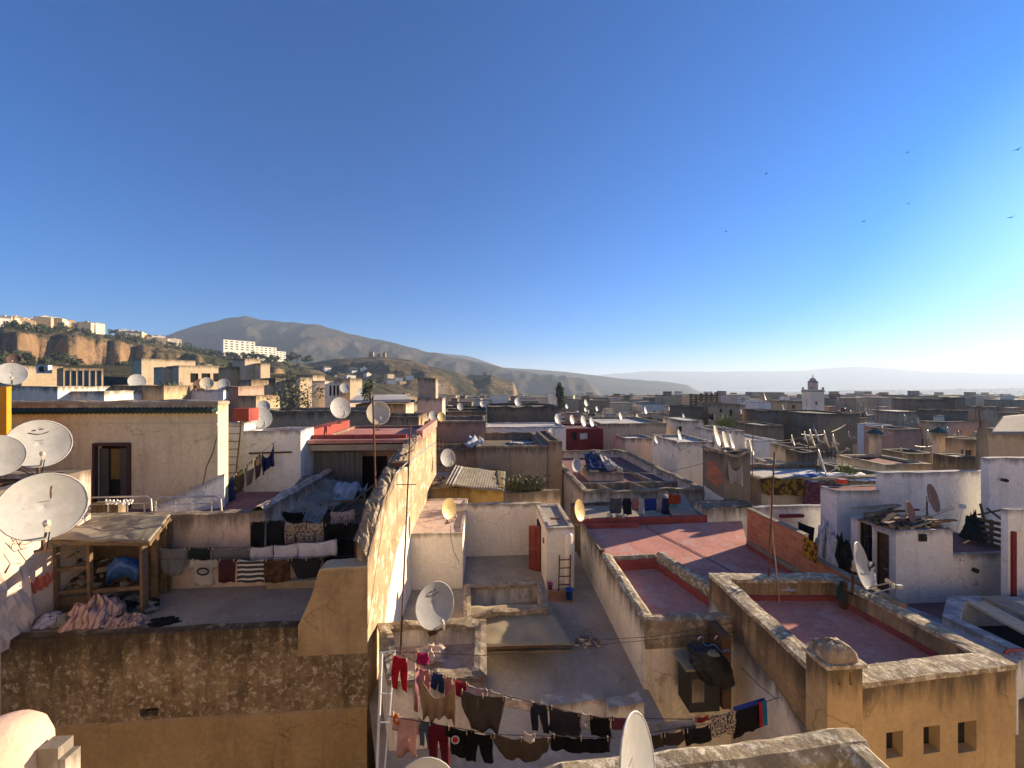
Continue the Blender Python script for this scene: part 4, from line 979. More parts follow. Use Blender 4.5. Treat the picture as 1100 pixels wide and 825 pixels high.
# bent iron pole with bracket on the sunlit wall
pole(V(430, 703, 9.2), V(441, 457, 12.6), .024, 'thin rusty pole slanting in front of the sunlit wall', [(V(426, 519.5, 12.2), V(447, 519.5, 11.9))])
pole(V(413, 830, 7.6), V(424, 698, 7.8), .018, 'white painted clothes line frame at the foot of the sunlit wall', [(V(410, 700, 7.8), V(425, 698, 7.8)), (V(408, 744, 7.7), V(420, 744, 7.7)), (V(407, 775, 7.6), V(418, 775, 7.6))], 'laundry_frame', 'laundry frame', 'white_paint')
pole(V(405, 830, 7.6), V(410, 700, 7.8), .03, 'white vertical drain pipe at the foot of the sunlit wall', [], 'drain_pipe', 'pipe', 'white_paint')
mb = MB(); pts = [V(425, 508, 11.5), V(436, 497, 12.0), V(447, 489, 12.4), V(462, 478, 14), V(468, 474, 16)]; mb.tube(pts, .022, 5); tag(mb.build('cable', M['steel']), 'pale cable reaching across from the sunlit wall towards the pink wall', 'cable')
mb = MB(); q = along(C0, -.3, 3.35); mb.obox(q, .62, .35, H-2.72, H-2.58); tag(mb.build('timber_beam', M['woodd']), 'short dark timber lying across the top of the sunlit wall', 'timber')

# ================================================================== F: RED ROOF HOUSE
zF = H-6.1
F0 = Vector(G(692, 668.5, 6.1)[:2]); F3 = Vector((3.02, 16.95)); F1 = F0+Vector((2.95, .24)); 
tF = thing('house', 'long red roofed house with dirty white walls and a lower red bay in front', 'house', (6, 13, 0))
Fb = Vector((10.7, 17.95)); Fr = Vector((9.25, 15.1)); Fr2 = Vector((9.62, 9.6))
side = [F3, F0]
topF = lambda x, y: zF+.05*fbm(x*1.5, y*1.5)
mb = MB(); facade(mb, F3, F0, 0, topF, seg=.4); facade(mb, F0, F1, 0, topF, seg=.3); facade(mb, F1, F1+W*1.2, 0, topF, seg=.4)
mb.build('wall', M['stained'], tF)
# roofs : main at -6.35, lower bay at -6.6
Sx = Vector(G(650, 599, 6.2)[:2]); Dv = Vector(G(705, 596, 6.2)[:2])
inL = lambda t, o: (F3.lerp(F0, t)+Vector((o, 0)))
main = [Sx+Vector((.0, .12)), Dv+Vector((.1, .1)), F1+Vector((.05, .6)), Fr2, Fr, Fb, F3+Vector((.15, .2))]
mb = MB(); mb.poly([(*p, H-6.36) for p in main]); mb.build('roof', M['red'], tF)
mb = MB(); mb.poly([(*p, H-6.62) for p in (F0+Vector((.1, .1)), F1, Dv+Vector((0, .05)), Sx)]); mb.build('lower_roof', M['red'], tF)
def rim(name, a, b, t, z0, z1, mat, par, side=1, wob=.03, extra=None):
    """parapet with a rough rounded top between two plan points"""
    a, b = Vector(a[:2]), Vector(b[:2]); L = (b-a).length; d = (b-a)/L; nn = Vector((-d.y, d.x))*t*side; n = max(3, int(L/.18)); mb = MB(); pr = None
    for i in range(n+1):
        p = a.lerp(b, i/n); k = wob*fbm(p.x*3, p.y*3, 5)+wob*.6*noise.noise(Vector((p.x*9, p.y*9, 0))); ring = [mb.p((*p, z0), 1), mb.p((*p, z1-.02+k), .02), mb.p((*(p+nn*.3), z1+.035+k*1.3), 0), mb.p((*(p+nn*.75), z1+.03+k*.6), 0), mb.p((*(p+nn), z1-.03+k*.4), .02), mb.p((*(p+nn), z0), 1)]
        if pr:
            for j in range(5): mb.face(*((pr[j], ring[j], ring[j+1], pr[j+1]) if side == -1 else (pr[j], pr[j+1], ring[j+1], ring[j])))
        else: mb.face(*ring)
        pr = ring
    mb.face(*pr[::-1]); return mb.build(name, M[mat], par)
rim('left_parapet', F3, Sx+Vector((-.10, 0)), .16, H-6.5, H-6.12, 'rosy', tF, 1)
rim('left_rim', Sx+Vector((-.12, 0)), F0+Vector((.0, -.0)), .36, H-6.7, H-6.08, 'copl', tF, 1, .06)
rim('front_rim', F0+Vector((.02, -.03)), F1+Vector((.06, -.03)), .30, H-6.75, H-6.05, 'rubble', tF, 1, .07)
rim('divider_wall', Dv, F1+Vector((-.03, .2)), .33, H-6.7, H-6.10, 'copl', tF, 1, .03)
rim('cross_rim', Sx, Dv, .16, H-6.7, H-6.2, 'copl', tF, 1, .02)
rim('cross_kerb', Sx+Vector((.2, -.09)), Dv+Vector((-.05, -.09)), .06, H-6.62, H-6.30, 'redk', tF, 1, .0)
rim('divider_kerb', Dv+Vector((-.06, -.1)), F1+Vector((-.12, .25)), .06, H-6.62, H-6.42, 'redk', tF, 1, .0)
rim('back_kerb', F3+Vector((.1, .5)), Fb+Vector((0, .1)), .22, H-6.5, H-6.14, 'redk', tF, 1, .02)
rim('corner_kerb', F3+Vector((.15, .02)), F3+Vector((2.6, .2)), .14, H-6.4, H-6.20, 'redk', tF, 1, .02)
mb = MB(); facade(mb, F3+Vector((-.0, .75)), Fb+Vector((0, .35)), 0, lambda x, y: H-6.3); mb.build('back_wall', M['grey'], tF)
mb = MB(); pts = [G(700, 556, 6.35), G(694, 566, 6.35), G(702, 570, 6.35), G(717, 577, 6.35), G(745, 591, 6.35), G(762, 600, 6.35), G(785, 613, 6.35), G(800, 622, 6.35)]; mb.tube([p+Vector((0, 0, .012)) for p in pts], .013, 5); tag(mb.build('cable', M['metal']), 'black cable wandering across the red roof', 'cable')
mb = MB(); c = G(647, 597, 6.25); mb.lathe(c, [(.07, -.1), (.07, .22), (.095, .22), (.095, .27), (.05, .27)], 10); tag(mb.build('vent_pipe', M['rust']), 'short rusty vent pipe at the edge of the red roof', 'pipe')
rubble('rubble', (V(652, 556, 17.4), V(676, 556, 17.4), V(676, 552, 17.6), V(652, 552, 17.6)), 'cement crumbs and stones on the far corner of the red roof', 'rubble', [M['rubble'], M['cemw']], 14, .11, kind='stuff')
heap(842, 630, 10.95, .32, .12, cloth((.55, .55, .58)), 'pale cloth bundle at the foot of the orange brick wall', 'cloth', 'cloth', .2, 31)
# orange brick wall in two heights
bwl = thing('wall', 'bare orange brick wall stepping down in two heights between red roof and white house', 'wall', (9.3, 13, 0))
k0, k1, k2 = Vector((9.2, 15.08)), Vector((9.40, 12.42)), Vector((9.56, 9.5))
for a, b, zt_ in ((k0, k1, H-4.88), (k1, k2, H-5.46)):
    q = strip_wall(a, b, .17, 1); mb = solid('', '', '', q, H-7.2, zt_, 'brick', jit=.015); mb.build('brick_panel', M['brick'], bwl)
    mb = MB(); q = strip_wall(a+Vector((-.02, 0)), b+Vector((-.02, 0)), .21, 1); mb.prism(q, zt_+.012, zt_+.05); mb.build('coping', M['cop'], bwl)
q = strip_wall(k0+Vector((-.03, 0)), k2+Vector((-.03, 0)), .03, 1); mb = MB(); mb.prism(q, H-6.4, H-6.05); mb.build('plinth', M['cop'], bwl)
q = strip_wall(k0+Vector((-.06, 0)), k2+Vector((-.06, 0)), .03, 1); mb = MB(); mb.prism(q, H-6.4, H-6.22); mb.build('kerb', M['redk'], bwl)
# masts by the brick wall
pole(V(823.5, 660, 10.9), V(832, 484, 11.0), .022, 'tall dark mast standing before the orange brick wall', [(V(821, 501, 11), V(837, 501, 11))])
mb = MB(); mb.tube([V(826, 535, 11), V(833, 600, 10.9), V(838, 655, 10.6)], .016, 5); tag(mb.build('cable', M['sand']), 'pale stay cable slanting from the dark mast to the red roof', 'cable')
pole(V(807, 560, 15.5), V(809, 462, 16), .018, 'thin dark mast beside the ruined brick tower', [(V(805, 492, 16), V(812, 492, 16))])
# black plastic covered stack in the corner
st = thing('covered_stack', 'stack of old appliances wrapped in black plastic and cloth in the white corner', 'stack', G(768, 765, 7.8))
pb = G(741, 764, 7.78)
mb = MB(); mb.obox(pb, .74, .55, zE, zE+1.0); mb.build('cabinet', M['black'], st)
mb = MB(); mb.obox(pb+Vector((.05, -.012, 0)), .30, .012, zE+.25, zE+.8); mb.build('panel', M['grey'], st)
mb = MB(); mb.obox(pb+Vector((-.10, -.04, 0)), .9, .62, zE+1.0, zE+1.05); mb.build('shelf_board', M['woodg'], st)
mb = MB(); mb.obox(pb+Vector((.83, .1, 0)), .22, .62, zE, zE+1.75); mb.build('brown_board', M['woodd'], st)
mb = MB(); cw = V(763, 711, 9.28)
def sk_(u, v):
    a = u*2*math.pi; e = (v-.5)*math.pi; x, y, z = math.cos(a)*math.cos(e), math.sin(a)*math.cos(e), math.sin(e)
    k = 1+.22*fbm(x*1.6+3, y*1.6, z*1.6, 5)-.16*abs(noise.noise(Vector((x*3.2, y*3.2, z*3.2+7))))
    q = Vector((x*.56*k, y*.30*k, z*(.40 if z > 0 else .52)*k)); q.z += -.30*q.x-(.25*max(0, q.x-.1)); return cw+q
mb.grid(sk_, 60, 40); mb.build('plastic_wrap', M['black'], st, smooth=True)
for k, (x, y) in enumerate(((753, 684), (771, 683))):
    mb = MB(); c = V(x, y+3, 9.45); mb.tube([c+Vector((.07*math.cos(t), 0, .09*math.sin(t))) for t in [i*math.pi/5-.6 for i in range(7)]], .018, 6); mb.build('grip', M['steel'], st)
mb = MB(); pts = [V(755, 689, 9.2)+Vector((.045*k, -.01*k, -.05*math.sin(k*.9)-.012*k)) for k in range(17)]; mb.tube(pts, .011, 6); mb.build('blue_cord', cloth((.10, .28, .45)), st)
heap(766, 702, 9.0, .12, .10, cloth((.25, .27, .24)), 'small grey rag on top of the black plastic stack', 'rag', 'rag', .08, 41)
mb = MB(); mb.tube([V(796, 716, 9.0), V(815, 735, 8.6), V(834, 750, 8.3)], .008, 5); tag(mb.build('rope', M['metal']), 'dark rope running from the black stack to the tan parapet wall', 'rope')

# ================================================================== H: RIGHT RED ROOF HOUSE WITH CHIMNEY
Hn = Vector((5.78, 7.0)); Hne = Vector((9.86, 7.55)); Hf = Vector((5.72, 11.15)); Hfe = Vector((9.3, 11.15))
tH = house('ochre house with worn red roof, stained front wall and three small square openings', [Hn, Hne, Hfe, Hf], 5.5, wall='ochre', roof='red', ph=.52, pt=.36, cop='copl', jit=.012, kerb='redk', ovh=.02, copt=.04,
           ops=[(0, 952, 970, 785, 813, 'opening', 'void'), (0, 992, 1010, 779, 808, 'opening', 'void'), (0, 1029, 1049, 774, 807, 'opening', 'void')])
q = strip_wall(Hf+Vector((-.012, 0)), Hn+Vector((-.012, .3)), .01, 1)
mb = MB(); facade(mb, Hf+Vector((-.014, 0)), Hn+Vector((-.014, .2)), H-7.0, lambda x, y: H-5.53, seg=.3); mb.build('rough_side_render', M['ochre_rough'], tH)
mb = MB(); facade(mb, Hf+Vector((-.010, 0)), Hn+Vector((-.010, .2)), H-10, lambda x, y: H-6.2-.14*(11-y)+.1*fbm(x*2, y*2), seg=.3); wl = mb.build('whitewashed_side', M['white'], tH)
for v_ in wl.data.vertices: v_.co.x -= .02
cx = Vector((5.66, 6.92)); cq = [cx, cx+U*.68, cx+U*.68+W*.46, cx+W*.46]
ch = MB(); hs = []
tc = thing('chimney', 'stubby square chimney with domed mossy cap on the corner of the ochre house', 'chimney', (*cx, H-6))
mb = MB(); facade(mb, cq[0], cq[1], H-6.6, lambda x, y: H-5.08, [(.20, .27, H-5.42, H-5.18), (.42, .49, H-5.42, H-5.18)], rev=.1)
for i in (1, 2, 3): facade(mb, cq[i], cq[(i+1) % 4], H-6.6, lambda x, y: H-5.08, seg=.2)
mb.build('shaft', M['ochre'], tc)
for hh in ((.20, .27, H-5.42, H-5.18), (.42, .49, H-5.42, H-5.18)): opening(tc, cq[0], cq[1], hh, 'opening', rev=.1)
mb = MB(); mb.prism(inset(cq, -.05), H-5.10, H-5.03); mb.build('ledge', M['copl'], tc)
mb = MB(); cen = sum(cq, Vector((0, 0)))/4
def dome(u, v):
    a = u*2*math.pi; r = math.cos(v*math.pi/2)**.75; ca_, sa = math.cos(a), math.sin(a); k = 1/max(abs(ca_), abs(sa))**.75
    wb = 1+.09*fbm(ca_*2.5, sa*2.5, v*3); p = cen+U*(ca_*r*k*.335*wb)+W*(sa*r*k*.235*wb); return Vector((p.x, p.y, H-5.04+.27*math.sin(v*math.pi/2)+.04*fbm(ca_*4, sa*4, v*4)))
mb.grid(dome, 40, 10); mb.build('domed_cap', M['rubble'], tc, smooth=True)
mb = MB(); p = V(906, 640, 10.3); mb.obox(p, .12, .12, H-6.05, H-5.3); p2 = p+Vector((-.12, .05, 0)); tag(mb.build('post', M['rust']), 'short rusty post at the far edge of the red roof under the white dish', 'post')
heap(903, 643, 10.35, .10, .38, cloth((.05, .10, .08)), 'green cloth draped on the rusty post at the far roof edge', 'cloth', 'cloth', .1, 51)
dh = dish(922, 606, 10.15, 1.05, 'big white dish seen edge on above the rusty post, with white cloth hung behind', 'g', 143)
mb = MB(); mb.tube([V(925, 641, 10.1), V(943, 635, 9.9), V(963, 630, 9.7)], .02, 6); mb.box(V(966, 629, 9.65), .14, .07, .08); tag(mb.build('feed_arm', M['steel']), 'long dish feed arm with cream receiver reaching over the roof edge', 'dish arm')
hang('sheet', V(934, 603, 10.3), V(941, 602, 10.5), .72, cloth((.6, .6, .63), (.03, .03, .04), 3), 'white cloth with black print hanging behind the big white dish', 'cloth', None, None)

# ================================================================== J: OUR OWN HOUSE'S PARAPET, NEAR DISHES, LEFT FINIAL
J1 = Vector((2.96, 3.42)); jd = Vector((3.33, .42)).normalized(); je = Vector((jd.y*.9, -1)).normalized()
Jq = [J1-jd*5.2+je*2.6, J1+je*2.6, J1, J1-jd*5.2]
tJ = thing('house', 'nearest house corner with lichen spotted parapet at the bottom of the view', 'house', (1, 2, 0))
def jrim(nm, a, b, w0): return rim(nm, a, b, .24, H-3.16, H-3.03, 'copl', tJ, w0, .042)
jrim('back_parapet', J1-jd*5.2, J1+jd*.0, -1); jrim('side_parapet', J1+je*.20, J1+je*2.6, -1)
mb = MB(); mb.poly([(*p, H-3.9) for p in Jq]); mb.build('terrace_floor', M['cem'], tJ)
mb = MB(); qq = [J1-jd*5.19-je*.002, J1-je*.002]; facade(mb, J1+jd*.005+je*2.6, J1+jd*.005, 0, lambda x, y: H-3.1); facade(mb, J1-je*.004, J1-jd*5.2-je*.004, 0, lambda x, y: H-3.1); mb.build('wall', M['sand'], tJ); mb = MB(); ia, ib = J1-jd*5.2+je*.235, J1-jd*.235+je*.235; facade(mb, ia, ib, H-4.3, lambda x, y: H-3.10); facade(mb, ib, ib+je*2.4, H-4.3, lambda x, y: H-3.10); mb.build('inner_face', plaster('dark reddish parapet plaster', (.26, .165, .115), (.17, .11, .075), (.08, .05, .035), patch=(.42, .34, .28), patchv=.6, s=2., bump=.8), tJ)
d1 = dish(679, 826, 2.55, .58, 'near white dish seen almost edge on at the bottom edge', 'g', 124)
dish(455, 858, 2.55, .46, 'top rim of a pale dish peeping in at the bottom edge', 'g', 170)
fo = thing('finial', 'rounded plaster knob with stepped ledge, pink from a finger blur, in bottom left corner', 'finial', V(10, 850, 2.6))
mb = MB(); c = V(2, 828, 2.6)
mb.lathe(c-Vector((.06, 0, .3)), [(.27, 0), (.275, .25), (.27, .40), (.24, .50), (.19, .56), (.10, .60), (.02, .61)], 28); mb.build('knob', plaster('rosy blur-tinted plaster', (.62, .42, .34), (.58, .46, .36), (.45, .32, .25), s=3, patch=(.6, .5, .40)), fo, smooth=True)  # pink of the knob stands in for a finger blurred over the lens
mb = MB(); p = V(40, 801, 2.62); mb.obox((p.x, p.y), .13, .10, p.z-.4, p.z-.02); mb.obox((p.x+.131, p.y+.01), .045, .10, p.z-.4, p.z-.10); mb.build('ledge', M['white'], fo)

# ================================================================== FRONT LAUNDRY
LF = 'laundry on the lines above the white patio'
Lp = [V(424, 699, 7.4), V(500, 736, 7.35), V(640, 770, 7.3), V(760, 772, 7.6), V(838, 748, 8.25)]
rope(Lp, 'upper clothes line sagging across the white patio')
rope([V(416, 768, 6.9), V(530, 788, 6.85), V(660, 792, 6.9), V(770, 775, 7.6)], 'lower clothes line with black garments across the white patio')
rope([V(417, 699, 8.2), V(520, 703, 8.0), V(790, 678, 9.6)], 'bare wire running level in front of the patio roof block')
rope([V(616, 688, 9.0), V(700, 683, 9.3), V(790, 668, 9.8)], 'bare thin wire slanting to the dirty white wall corner')
F_ = lambda k, x0, y0, x1, y1, yb, Y, c, lab, nm, **kw: hp(k, x0, y0, x1, y1, yb, Y, cloth(c) if isinstance(c[0], float) else cloth(*c), lab, nm, LF, **kw)
F_('trousers', 421, 702, 438, 707, 740, 7.4, (.42, .015, .03), 'bright red child trousers at the left end of the patio lines', 'trousers')
F_('sheet', 448, 699, 461, 701, 713, 7.7, (.42, .02, .12), 'small magenta cloth pinned above the patio laundry', 'cloth')
F_('sheet', 445, 712, 462, 720, 740, 7.38, (.50, .22, .23), 'pink cloth hanging behind the tan top', 'cloth')
F_('sheet', 445, 713, 450, 716, 764, 7.3, (.52, .25, .25), 'long narrow pink scarf beside the tan top', 'scarf')
F_('shorts', 463, 720, 477, 724, 741, 7.36, (.03, .045, .13), 'navy shorts between pink cloths', 'shorts')
F_('sheet', 478, 724, 487, 729, 758, 7.36, (.46, .18, .17), 'salmon pink garment right of the navy shorts', 'garment')
F_('sheet', 488, 728, 502, 733, 747, 7.36, (.38, .015, .04), 'small crimson garment on the sagging line', 'garment')
F_('sheet', 501, 734, 524, 740, 747, 7.35, (.62, .47, .50), 'pale pink cloth right of the crimson garment', 'cloth')
F_('sheet', 525, 740, 574, 753, 757, 7.33, ((.50, .42, .35), (.62, .55, .48)), 'cream striped cloth folded over the sagging line', 'cloth')
F_('trousers', 570, 753, 589, 757, 784, 7.3, (.035, .04, .06), 'dark blue jeans hanging in the middle of the patio line', 'trousers')
F_('sheet', 590, 757, 624, 765, 788, 7.3, (.055, .045, .055), 'dark purple grey cloth next to the blue jeans', 'cloth')
F_('shorts', 624, 764, 634, 767, 782, 7.3, (.52, .48, .45), 'pair of whitish socks right of the dark purple cloth', 'socks')
F_('sheet', 634, 767, 656, 769, 790, 7.35, (.012, .012, .014), 'small black garment right of the whitish socks', 'garment')
F_('sheet', 657, 769, 680, 771, 783, 7.4, (.13, .035, .06), 'maroon garment partly behind the near white dish', 'garment')
F_('sheet', 680, 772, 747, 771, 784, 7.5, (.42, .41, .44), 'long grey white cloth with gathers on the right half of the line', 'cloth', fold=2.)
F_('sheet', 747, 770, 762, 767, 774, 7.6, (.45, .02, .03), 'small red cloth between grey white cloth and patterned cloth', 'cloth')
F_('sheet', 764, 768, 790, 762, 788, 7.7, ((.46, .40, .35), (.06, .05, .05), 30.), 'black and cream patterned cloth left of the black towel', 'cloth')
tw_ = F_('sheet', 788, 760, 821, 750, 786, 7.9, (.012, .012, .016), 'black towel with blue border and red edge at the right end of the line', 'towel')
for a, b, c, nm in ((V(788, 759, 7.86), V(821, 749, 7.92), (.02, .05, .33), 'blue_border'), ):
    mb = MB(); mb.grid(lambda u, v: a.lerp(b, u)+Vector((0, -.004, .012-.09*v)), 8, 2); mb.build(nm, cloth(c), tw_, thick=.016)
mb = MB(); a = V(818, 752, 7.87); b = V(823, 751, 7.9); mb.grid(lambda u, v: a.lerp(b, u)+Vector((.02*v, -.006, -.5*v)), 3, 6); mb.build('blue_edge', cloth((.02, .16, .36)), tw_, thick=.016)
mb = MB(); a = V(815, 753, 7.86); b = V(818, 752, 7.87); mb.grid(lambda u, v: a.lerp(b, u)+Vector((.02*v, -.006, -.5*v)), 3, 6); mb.build('red_edge', cloth((.40, .02, .03)), tw_, thick=.014)
F_('blouse', 453, 726, 488, 731, 777, 7.0, (.34, .235, .145), 'tan silky top hanging slack by its shoulders', 'top', fold=1.6)
F_('rag', 494, 740, 543, 748, 782, 6.95, (.085, .07, .055), 'dark olive trousers slung over the line in a triangle', 'trousers', fold=1.6)
F_('tee', 423, 767, 452, 771, 812, 6.9, (.56, .34, .31), 'frilly pale pink blouse at the left end of the lower patio line', 'blouse', fold=1.8)
F_('trousers', 450, 772, 463, 775, 803, 6.9, (.09, .12, .17), 'grey blue small trousers next to the pale pink blouse', 'trousers')
F_('sheet', 422, 764, 428, 767, 776, 6.85, (.65, .13, .02), 'small orange cloth pinned beside the pale pink blouse', 'cloth')
F_('trousers', 460, 774, 482, 779, 820, 6.88, (.14, .015, .025), 'maroon leggings on the lower patio line', 'leggings')
bt = F_('tee', 480, 779, 509, 784, 811, 6.86, (.012, .012, .013), 'black tee with red and white round emblem', 'shirt')
for r, c in ((.075, (.65, .62, .6)), (.05, (.5, .03, .04))):
    mb = MB(); p = V(489, 794, 6.80-(.075-r)*.2); mb.tube([p, p+Vector((0, .008, 0))], r, 14); mb.build('emblem', cloth(c), bt)
F_('trousers', 499, 784, 530, 788, 817, 6.86, (.010, .010, .011), 'black trousers right of the emblem tee', 'trousers')
F_('rag', 528, 788, 592, 792, 814, 6.85, (.10, .075, .055), 'wide brown top slung low on the lower patio line', 'top', fold=1.8)
F_('sheet', 563, 786, 575, 788, 796, 6.8, (.55, .5, .47), 'small white cloth over the brown top', 'cloth')
F_('sheet', 592, 788, 656, 791, 806, 6.88, (.010, .010, .012), 'wide black cloth filling the lower patio line', 'cloth')
F_('sheet', 688, 789, 712, 787, 802, 7.15, (.045, .035, .02), 'dark olive cloth behind the near white dish', 'cloth')
F_('sheet', 712, 787, 736, 783, 799, 7.25, (.05, .035, .035), 'dark brown cloth right of the dark olive cloth', 'cloth')
F_('sheet', 736, 783, 764, 777, 797, 7.4, (.014, .013, .015), 'black cloth on the lower line left of the patterned cloth', 'cloth')
# ================================================================== GROUND
def terr(x, y):
    z = 0.
    q = x/max(y, 1.)
    z += 17*ss(-25, -95, x)*ss(35, 95, y)+5*ss(-10, -60, x)*ss(25, 60, y)
    f = ss(-.55, -.05, q)
    z -= (70*ss(200, 1000, y)+8*ss(60, 200, y))*f
    return z
gm = MB(); na, nr = 120, 70; rows = []
for j in range(nr):
    r = 2.0*(7000/2.0)**(j/(nr-1)); rows.append([])
    for i in range(na):
        a = 2*math.pi*i/na; x, y = r*math.sin(a), r*math.cos(a); yy = max(y, 0)
        rows[-1].append(gm.p((x, y, terr(x, yy)+(2.0*fbm(x/60, y/60) if r > 60 else 0))))
for j in range(nr-1):
    for i in range(na): gm.face(rows[j][i], rows[j][(i+1) % na], rows[j+1][(i+1) % na], rows[j+1][i])
gm.face(*rows[0][::-1])
tag(gm.build('ground', hillmat('valley ground', (.085, .09, .055), (.19, .165, .115), (.2, .17, .12), .006, .2, .4), smooth=True, origin=(0, 0, 0)), kind='structure')

# ================================================================== K: WHITE HOUSES AT RIGHT
zK = H-6.9
kb = [Vector((9.95, 8.3)), Vector((24, 9.3)), Vector((23.4, 15.0)), Vector((9.45, 14.3))]
tK = house('white walled yard house at right with maroon floor', kb, 6.86, wall='dark', roof='purple', ph=.04, pt=.02, jit=0)
def strip(nm, par, a, b, t, z0, z1, mat, side=1, wob=.02):
    o = rim(nm, a, b, t, z0, z1, mat, par, side, wob); return o
strip('white_band', tK, G(936, 644, 6.05), G(1092, 712, 6.05), .42, H-7.6, H-6.05, 'blue', 1)
strip('white_step', tK, G(958, 648, 6.5), G(1115, 712, 6.5), .35, H-7.0, H-6.5, 'blue', 1)
sk2 = [Vector(G(1012, 660, 6.1)[:2]), Vector(G(1128, 716, 6.1)[:2]), Vector(G(1150, 640, 6.1)[:2]), Vector(G(1018, 639, 6.1)[:2])]
house('bluish white rimmed light well in the maroon yard at the right edge', sk2, 6.1, base=zK-.2, wall='blue', roof='void', ph=.7, pt=.3, jit=.03, name='light_well', cat='light well')
mb = MB(); mb.beam(G(1050, 647, 6.12), G(1130, 690, 6.12), .5, .06); tag(mb.build('board', M['cream']), 'cream board lying across the light well at the right edge', 'board')
mb = MB(); mb.beam(G(1064, 640, 6.05), G(1140, 672, 6.05), .6, .05); tag(mb.build('board', M['grey']), 'grey board lying across the light well, behind the cream board', 'board')
mb = MB(); mb.tube([V(1078, 703, 8.6), V(1082, 697, 8.6), V(1110, 697, 8.6)], .03, 6); mb.tube([V(1082, 697, 8.6), V(1081, 712, 8.6)], .03, 6); tag(mb.build('handrail', M['redmetal']), 'dark red handrail end at the right edge of the picture', 'handrail')
kq = [Vector((12.05, 12.1)), Vector((14.0, 12.24)), Vector((13.85, 13.55)), Vector((11.80, 13.42))]
tK1 = house('white shaded cube room with debris heaped on its roof and a brown door', kq, 4.6, base=zK-.1, wall='blue', roof='dark', ph=.06, pt=.12, jit=.05, cop=None,
            ops=[(3, 921, 937, 561, 601, 'window', None), (3, 939, 955, 571, 648, 'door', None)])
mb = MB(); c = V(992, 577, 12.1); mb.tube([c+Vector((0, .06, 0)), c+Vector((0, -.05, 0))], .075, 12); mb.box(c+Vector((0, .02, 0)), .22, .05, .22); mb.build('wall_vent', M['metal'], tK1)
random.seed(3)
for k in range(16):
    u, v = random.random(), random.random(); p = Vector((11.7+2.2*u, 12.25+1.3*v, H-4.52+.02*k)); a = random.uniform(-.5, .6); L = random.uniform(.5, 1.5)
    d = Vector((math.cos(a), math.sin(a), random.uniform(-.04, .22)))*L/2; mb = MB(); mb.beam(p-d, p+d, random.uniform(.05, .14), .04)
    tag(mb.build('plank', M[random.choice(['wood', 'woodg', 'woodg', 'rust'])]), 'weathered scrap plank in the debris heap on the white cube roof', 'plank', 'scrap planks on the white cube roof')
rubble('debris', (Vector((11.75, 13.3, H-4.6)), Vector((12.1, 12.2, H-4.6)), Vector((13.9, 12.3, H-4.6)), Vector((13.8, 13.4, H-4.6))), 'heap of loose debris and rags covering the white cube roof', 'debris', [M['wood'], M['dark'], M['black'], M['woodg'], M['rubble']], 90, .12, kind='stuff')
dish(1000, 534, 13.1, .85, 'bigger brown rusted dish seen from behind among the roof debris', 'r', 150)
dish(976, 549, 12.5, .62, 'smaller brownish dish seen edge on at the front of the roof debris', 'r', 150)
# block behind with maroon flat roof
fk = rectY(899, 975, 14.3, .7)
house('white block with dark maroon flat roof behind the debris roof', fk, 3.95, base=zK-.1, wall='blue', roof='maroon', ph=.03, pt=.05, jit=.03)
q = rectY(812, 900, 15.35, .2)
mb = solid('', '', '', q, zK-.3, H-4.89, 'blue', jit=.02); tag(mb.build('wall', M['blue']), 'white yard wall behind the orange brick wall', 'wall')
mb = MB(); mb.beam(V(838, 553.5, 15.2), V(863, 553, 15.3), .09, .12); tag(mb.build('lintel', M['maroon']), 'dark maroon lintel bar on the white yard wall', 'lintel')
hang('rag', V(857, 559, 13.4), V(875, 566, 13.3), .95, cloth((.016, .017, .024)), 'dark cloth hanging in the yard behind the orange brick wall', 'cloth')
hang('sheet', V(863.5, 574.5, 12.3), V(878, 583, 11.6), .62, cloth((.52, .27, .02), (.10, .05, .01), 9), 'yellow patterned rug hung over the step of the orange brick wall', 'rug', fold=.5)
heap(887, 606, 12.6, .42, 1.1, cloth((.56, .58, .64)), 'tall white bundle leaning in the yard behind the brick wall', 'bundle', 'bundle', .3, 61)
heap(905, 612, 12.4, .35, .9, cloth((.018, .022, .02)), 'tall dark bundle between the white bundle and the wooden door', 'bundle', 'bundle', .3, 63)
# long white wall, terrace with pallets
q = rectY(948, 1062, 14.3, .25)
mb = solid('', '', '', q, zK, H-3.28, 'blue', jit=.015); tag(mb.build('wall', M['blue']), 'long bluish white wall behind the brown dishes', 'wall')
fk = rectY(1062, 1190, 13.9, .22)
mb = solid('', '', '', fk, zK-.2, H-2.66, 'blue', jit=.02); tag(mb.build('wall', M['blue']), 'taller bluish white wall rising at the right edge behind the pallets', 'wall')
mb = MB(); c = V(1080, 515, 13.75); mb.tube([c+Vector((0, .1, 0)), c+Vector((0, -.06, 0))], .06, 10); tag(mb.build('wall_lamp', M['metal']), 'small dark lamp fitting on the big white wall at right', 'lamp')
mb = MB(); c = V(1034, 543, 14.2); mb.box(c, .16, .1, .14); mb.tube([c, V(1032, 555, 14.2), V(1027, 570, 14.2)], .01, 5); tag(mb.build('meter_box', M['white_paint']), 'small pale meter box with cable on the long white wall', 'box')
q = [Vector((14.02, 12.28)), Vector((16.6, 12.45)), Vector((16.3, 14.35)), Vector((13.9, 14.2))]
house('raised white terrace with maroon floor holding the pallets', q, 5.42, base=zK-.1, wall='blue', roof='purple', ph=.05, pt=.1, jit=.02)
pt_ = thing('pallet', 'wooden pallet standing upright against the white wall at right', 'pallet', V(1064, 590, 12.9))
for k in range(6):
    mb = MB(); mb.beam(V(1052, 557+k*6, 13.2), V(1079, 563+k*6.4, 12.6), .03, .11); mb.build('slat', M['wood'], pt_)
